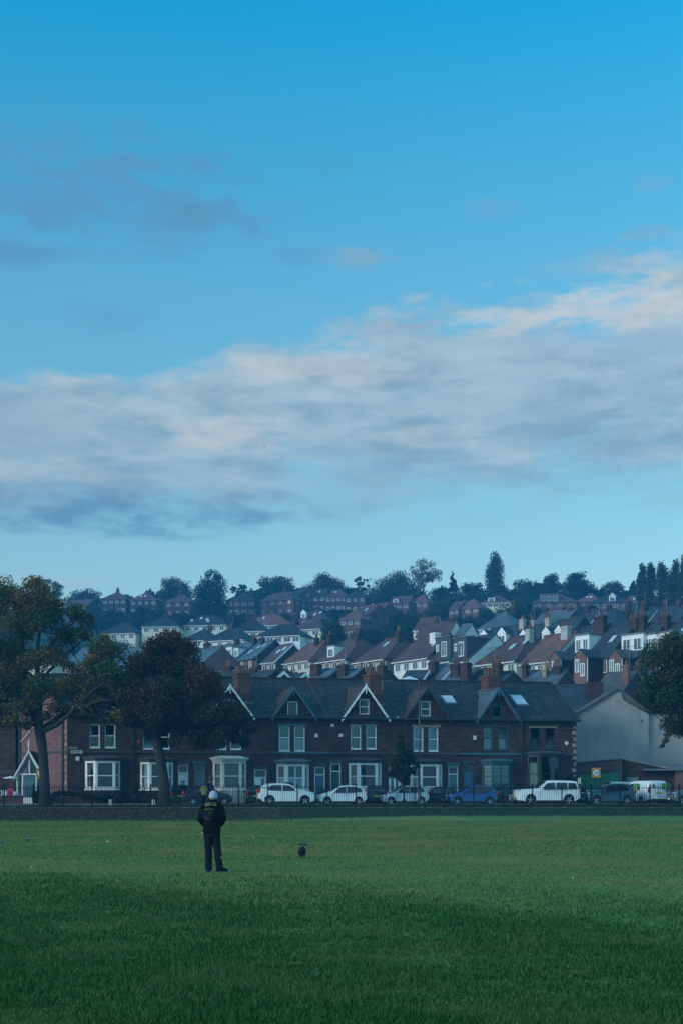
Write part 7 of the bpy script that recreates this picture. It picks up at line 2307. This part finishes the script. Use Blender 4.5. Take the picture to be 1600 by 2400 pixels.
# ------------------------------------------------------------------ the dog, running away
DX, DY = at(708, 0, 36.9)[0], 36.9
dm, g, b = newmat('black_and_tan_coat')
tc = g.n('ShaderNodeTexCoord'); s_ = g.n('ShaderNodeSeparateXYZ'); g.l(tc.outputs['Object'], s_.inputs[0])
k1 = g.smooth(g.math('ADD', s_.outputs[2], g.math('MULTIPLY', g.noise(tc.outputs['Object'], 14, 3), .06)), .085, .125, 1, 0)
g.l(g.mix(k1, (.012, .014, .022), (.13, .065, .04)), b.inputs['Base Color']); b.inputs['Roughness'].default_value = .85; b.inputs['Specular IOR Level'].default_value = .15
dt = thing('dog', (DX, DY, zg(DX, DY)), 'small black and tan dog running away over the grass', 'dog', rz=-.05)
q = MB()
q.tube([(0, -.27, .205), (0, -.22, .20), (0, -.10, .205), (0, .06, .215), (0, .18, .225), (0, .25, .245)], [.050, .090, .094, .098, .090, .06], 14)   # hips, loin, deep chest
q.tube([(0, -.02, .175), (0, .10, .160), (0, .20, .185)], [.055, .072, .05], 12)
q.tube([(0, .22, .25), (0, .29, .295), (0, .33, .315)], [.062, .052, .05], 10)                       # neck
q.tube([(0, .30, .318), (0, .36, .322), (0, .41, .305), (0, .46, .292), (0, .49, .285)], [.045, .058, .045, .030, .020], 12)   # skull and muzzle
q.ell((0, .497, .288), (.014, .012, .011), 8)
for sx in (-1, 1):
    q.tube([(sx * .030, .345, .362), (sx * .070, .30, .362), (sx * .094, .29, .350), (sx * .098, .29, .312)], [.016, .022, .022, .010], 8, flat=.7)    # flapping ears
    # hind leg: thigh, knee forward, hock back, foot; both legs pushing off close together
    q.tube([(sx * .045, -.20, .19), (sx * .052, -.15, .125), (sx * .035, -.235, .075), (sx * .022, -.215, .018), (sx * .022, -.185, .008)], [.058, .040, .020, .015, .015], 9)
    # front leg reaching forward
    q.tube([(sx * .055, .19, .20), (sx * .055, .16, .13), (sx * .045, .27, .085), (sx * .042, .34, .035), (sx * .042, .37, .022)], [.042, .028, .020, .016, .014], 9)
q.tube([(0, -.27, .22), (.012, -.34, .20), (.02, -.39, .155)], [.022, .016, .008], 8)             # tail
remesh(q.build('body', dm, dt), .008, 3)
q = MB()
for k in range(18):
    a0, a1 = 2 * math.pi * k / 18, 2 * math.pi * (k + 1) / 18
    q.tube([(.054 * math.cos(a0), .265, .275 + .058 * math.sin(a0)), (.054 * math.cos(a1), .265, .275 + .058 * math.sin(a1))], .010, 6)
q.build('collar', plain('cream_collar', (.42, .37, .25), .7, .1, 10), dt, smooth=True)

# ------------------------------------------------------------------ birds
PIG = plain('pigeon_grey', (.16, .18, .21), .7, .35, 12)
PIG_D = plain('pigeon_dark_wing', (.06, .07, .085), .7, .3, 12)


def pigeon(label, px, py, rz, pose='stand'):
    Y = F * EYE / (py - HY)
    for _ in range(6): Y = F * (EYE - zg(0, Y)) / (py - HY)
    X = at(px, 0, Y)[0]
    t = thing('pigeon', (X, Y, zg(X, Y)), label, 'bird', 'pigeons on the grass', rz=rz)
    t.scale = (.62, .62, .62)
    q = MB()
    q.ell((0, 0, .115), (.13, .07, .070), 12)
    q.tube([(.09, 0, .13), (.12, 0, .175), (.13, 0, .205)] if pose == 'stand' else [(.09, 0, .11), (.15, 0, .09), (.17, 0, .065)], [.045, .032, .03], 9)
    hx, hz = (.14, .215) if pose == 'stand' else (.18, .055)
    q.ell((hx, 0, hz), (.036, .03, .03), 9)
    q.tube([(hx + .03, 0, hz), (hx + .062, 0, hz - .008)], [.009, .003], 6)
    q.tube([(-.10, 0, .115), (-.22, 0, .095)], [.045, .03], 8, flat=.4)
    remesh(q.build('body', PIG, t), .010, 2)
    for s in (-1, 1):
        w = MB(); w.ell((-.03, s * .062, .125), (.125, .018, .048), 10); w.build('wing', PIG_D, t, smooth=True)
        l = MB(); l.tube([(.0, s * .03, .06), (.01, s * .03, .0), (.04, s * .03, .004)], .006, 5); l.build('leg', plain('bird_leg', (.14, .06, .05), .7, .1, 10), t)


pigeon('pigeon standing near the left edge, tail to the left', 66, 1973, .5)
pigeon('pigeon walking on the grass left of the man, facing left', 299, 1972, 2.9)
pigeon('lone pigeon out on the right half of the grass', 1124, 1957, 1.2)
pigeon('pigeon pecking behind the man close to the bank', 541, 1932, .4, 'peck')
pigeon('small pigeon at the foot of the leafy bank, left of the marker post', 166, 1929, 2.0)
pigeon('small pigeon at the far left foot of the leafy bank', 66, 1928, .3, 'peck')
pigeon('pigeon cut by the left edge of the grass', 3, 1980, 3.3)
pigeon('pigeon pecking in the middle of the grass above the dog', 762, 1963, 2.4, 'peck')


def flyer(label, px, py, Y, span, rz, lift=.35):
    t = thing('flying_bird', at(px, py, Y), label, 'bird', 'birds in the sky', rz=rz)
    q = MB(); q.ell((0, 0, 0), (span * .08, span * .24, span * .07), 8); q.tube([(0, span * .2, 0), (0, span * .30, .0)], [span * .05, span * .02], 6)
    q.build('body', PIG_D, t, smooth=True)
    for s in (-1, 1):
        w = MB()
        for a, b_ in (((.05, 0.02), (.28, lift * .5)), ((.28, lift * .5), (.55, lift * .22))):
            c0, c1 = (.15, .13) if a[0] < .1 else (.13, .03)
            w.hexa([(s * span * a[0], -c0 * span, span * a[1] - .01), (s * span * b_[0], -c1 * span - .02, span * b_[1] - .01), (s * span * b_[0], c1 * span, span * b_[1] - .01), (s * span * a[0], c0 * span, span * a[1] - .01),
                    (s * span * a[0], -c0 * span, span * a[1] + .01), (s * span * b_[0], -c1 * span - .02, span * b_[1] + .01), (s * span * b_[0], c1 * span, span * b_[1] + .01), (s * span * a[0], c0 * span, span * a[1] + .01)])
        w.build('wing', PIG_D, t)


flyer('dark bird with arched wings flying in front of the cloud bank', 621, 1047, 150, .34, .3, .6)
flyer('tiny distant bird in the clear sky above the big dome tree', 925, 1263, 300, .30, .2)
flyer('tiny distant bird above the broad evergreen', 519, 1318, 300, .34, .8)
flyer('tiny distant bird low in the sky above the leafy park tree', 310, 1272, 300, .26, 1.2)

# ------------------------------------------------------------------ small things on the grass
def on_grass(px, py):
    Y = F * EYE / (py - HY)
    for _ in range(6): Y = F * (EYE - zg(0, Y)) / (py - HY)
    return at(px, 0, Y)[0], Y


def litter(name, label, px, py, r, m_, cat, flat=1.0, group=None):
    X, Y = on_grass(px, py)
    q = MB(); q.ell((0, 0, r * flat), (r, r * (1 if flat == 1 else .7), r * flat), 10)
    o = q.build(name, m_, loc=(X, Y, zg(X, Y)), smooth=True)
    return tag(o, label, cat, group)


BALLM = plain('pale_green_felt', (.45, .66, .42), .9, .1, 20)
litter('tennis_ball', 'pale green tennis ball on the grass left of the man', 252, 1975, .036, BALLM, 'ball')
WSC = plain('white_scrap', (.7, .7, .68), .8, .1, 20)
LG = 'pale scraps on the grass'
litter('paper_scrap', 'pale scrap low on the grass left of the man\'s feet', 75, 2033, .03, WSC, 'litter', .35, LG)
litter('paper_scrap', 'pale scrap on the darker grass below the dog', 728, 2121, .03, WSC, 'litter', .35, LG)
litter('paper_scrap', 'pale scrap far out on the right half of the grass', 1341, 2059, .03, WSC, 'litter', .35, LG)
litter('paper_scrap', 'pale scrap between the man and the dog', 594, 1964, .035, WSC, 'litter', .4, LG)
BRL = plain('brown_dead_leaf', (.09, .035, .022), .8, .3, 20)
BRD = plain('dark_dead_leaf', (.030, .022, .016), .8, .3, 20)


def dead_leaf(label, px, py, s, m_, rz):
    X, Y = on_grass(px, py)
    q = MB()
    s *= .42
    pts = [(0, 0), (.5, .25), (.75, .75), (.35, .7), (.25, 1.15), (0, .95), (-.3, 1.1), (-.35, .65), (-.8, .6), (-.5, .2)]
    v = [(x_ * s, (y_ - .5) * s, .012 + .35 * s * abs(x_) ** 1.5 + .2 * s * max(0, y_ - .5)) for x_, y_ in pts]
    q.slab(v, .004); q.tube([(0, -.5 * s, .012), (.1 * s, -.9 * s, .02)], .004, 5)
    o = q.build('fallen_leaf', m_, loc=(X, Y, zg(X, Y) + .02), rz=rz)
    return tag(o, label, 'leaf', 'dead leaves on the near grass')


dead_leaf('brown curled leaf at the bottom middle of the grass', 498, 2360, .095, BRL, .4)
dead_leaf('brown curled leaf at the bottom left of the grass', 78, 2360, .10, BRL, 2.0)
dead_leaf('dark curled leaf in the lower left of the grass', 118, 2298, .11, BRD, 1.1)
dead_leaf('small dark leaf on the left edge of the darker grass', 224, 2170, .10, BRD, .2)
dead_leaf('small dark leaf far left where the grass darkens', 153, 2145, .09, BRD, 2.9)
dead_leaf('tiny dark leaf on the grass below the dog, left one', 674, 2072, .12, BRD, 2.2)
dead_leaf('tiny dark leaf right below the dog', 684, 2060, .12, BRD, .9)

# leaf litter on the bank
n = 2600
xb = np.concatenate([RNG.uniform(-25, -3, 4200), RNG.uniform(-25, 25, 900)])
yb = np.concatenate([RNG.uniform(90.3, 96.3, 4200), RNG.uniform(90.5, 99.5, 900)])
zb = np.array([zg(a, b_) for a, b_ in zip(xb, yb)])
t_ = bpy.data.objects.new('litter_base', None)
o = leafmesh('fallen_leaves', np.stack([xb, yb, zb + .03], 1), .10, leafmat('litter_leaf', [(.13, .09, .055), (.07, .045, .028), (.24, .19, .125)], [(.16, .08, .04), (.22, .16, .08)], .3, .3, .1), None, (0, 0, 0), up=1.5)
bpy.data.objects.remove(t_)
tag(o, 'scattered pale fallen leaves on the bank below the railings', 'leaves', kind='stuff')
# rough grass of the bank and verge
n = 70000
xb = RNG.uniform(-26, 26, n); yb = RNG.uniform(90.0, 101.5, n)
kp = (yb > 90.9 + np.clip((xb + 9) / 15, 0, 1) * 2.3 + RNG.normal(0, .35, n)) & (yb < np.array([carY(a) for a in xb]) - 1.4)
kp &= ~((xb < -4) & (yb < 96.5) & (RNG.random(n) < .90))
xb, yb = xb[kp], yb[kp]; n = len(xb)
zb = np.interp(yb, _gy, _gz)
h = .07 + .09 * RNG.random(n); w = .02; th = RNG.random(n) * 6.28; ln = RNG.normal(0, .05, (n, 2))
co = np.empty((n, 3, 3))
co[:, 0] = np.stack([xb - w * np.cos(th), yb - w * np.sin(th), zb - .01], 1); co[:, 1] = np.stack([xb + w * np.cos(th), yb + w * np.sin(th), zb - .01], 1)
co[:, 2] = np.stack([xb + ln[:, 0], yb + ln[:, 1], zb + h], 1)
me = bpy.data.meshes.new('bank_grass'); me.vertices.add(3 * n); me.loops.add(3 * n); me.polygons.add(n)
me.vertices.foreach_set('co', co.reshape(-1)); me.loops.foreach_set('vertex_index', np.arange(3 * n, dtype=np.int32)); me.polygons.foreach_set('loop_start', np.arange(0, 3 * n, 3, dtype=np.int32)); me.update()
me.materials.append(leafmat('bank_grass_blade', [(.014, .036, .016), (.028, .064, .026), (.046, .084, .034)], [(.035, .042, .02), (.055, .06, .03)], .25, .4, .15))
o = bpy.data.objects.new('bank_grass', me); COL.objects.link(o)
tag(o, 'rough uncut grass on the bank below the railings', 'grass', kind='stuff')
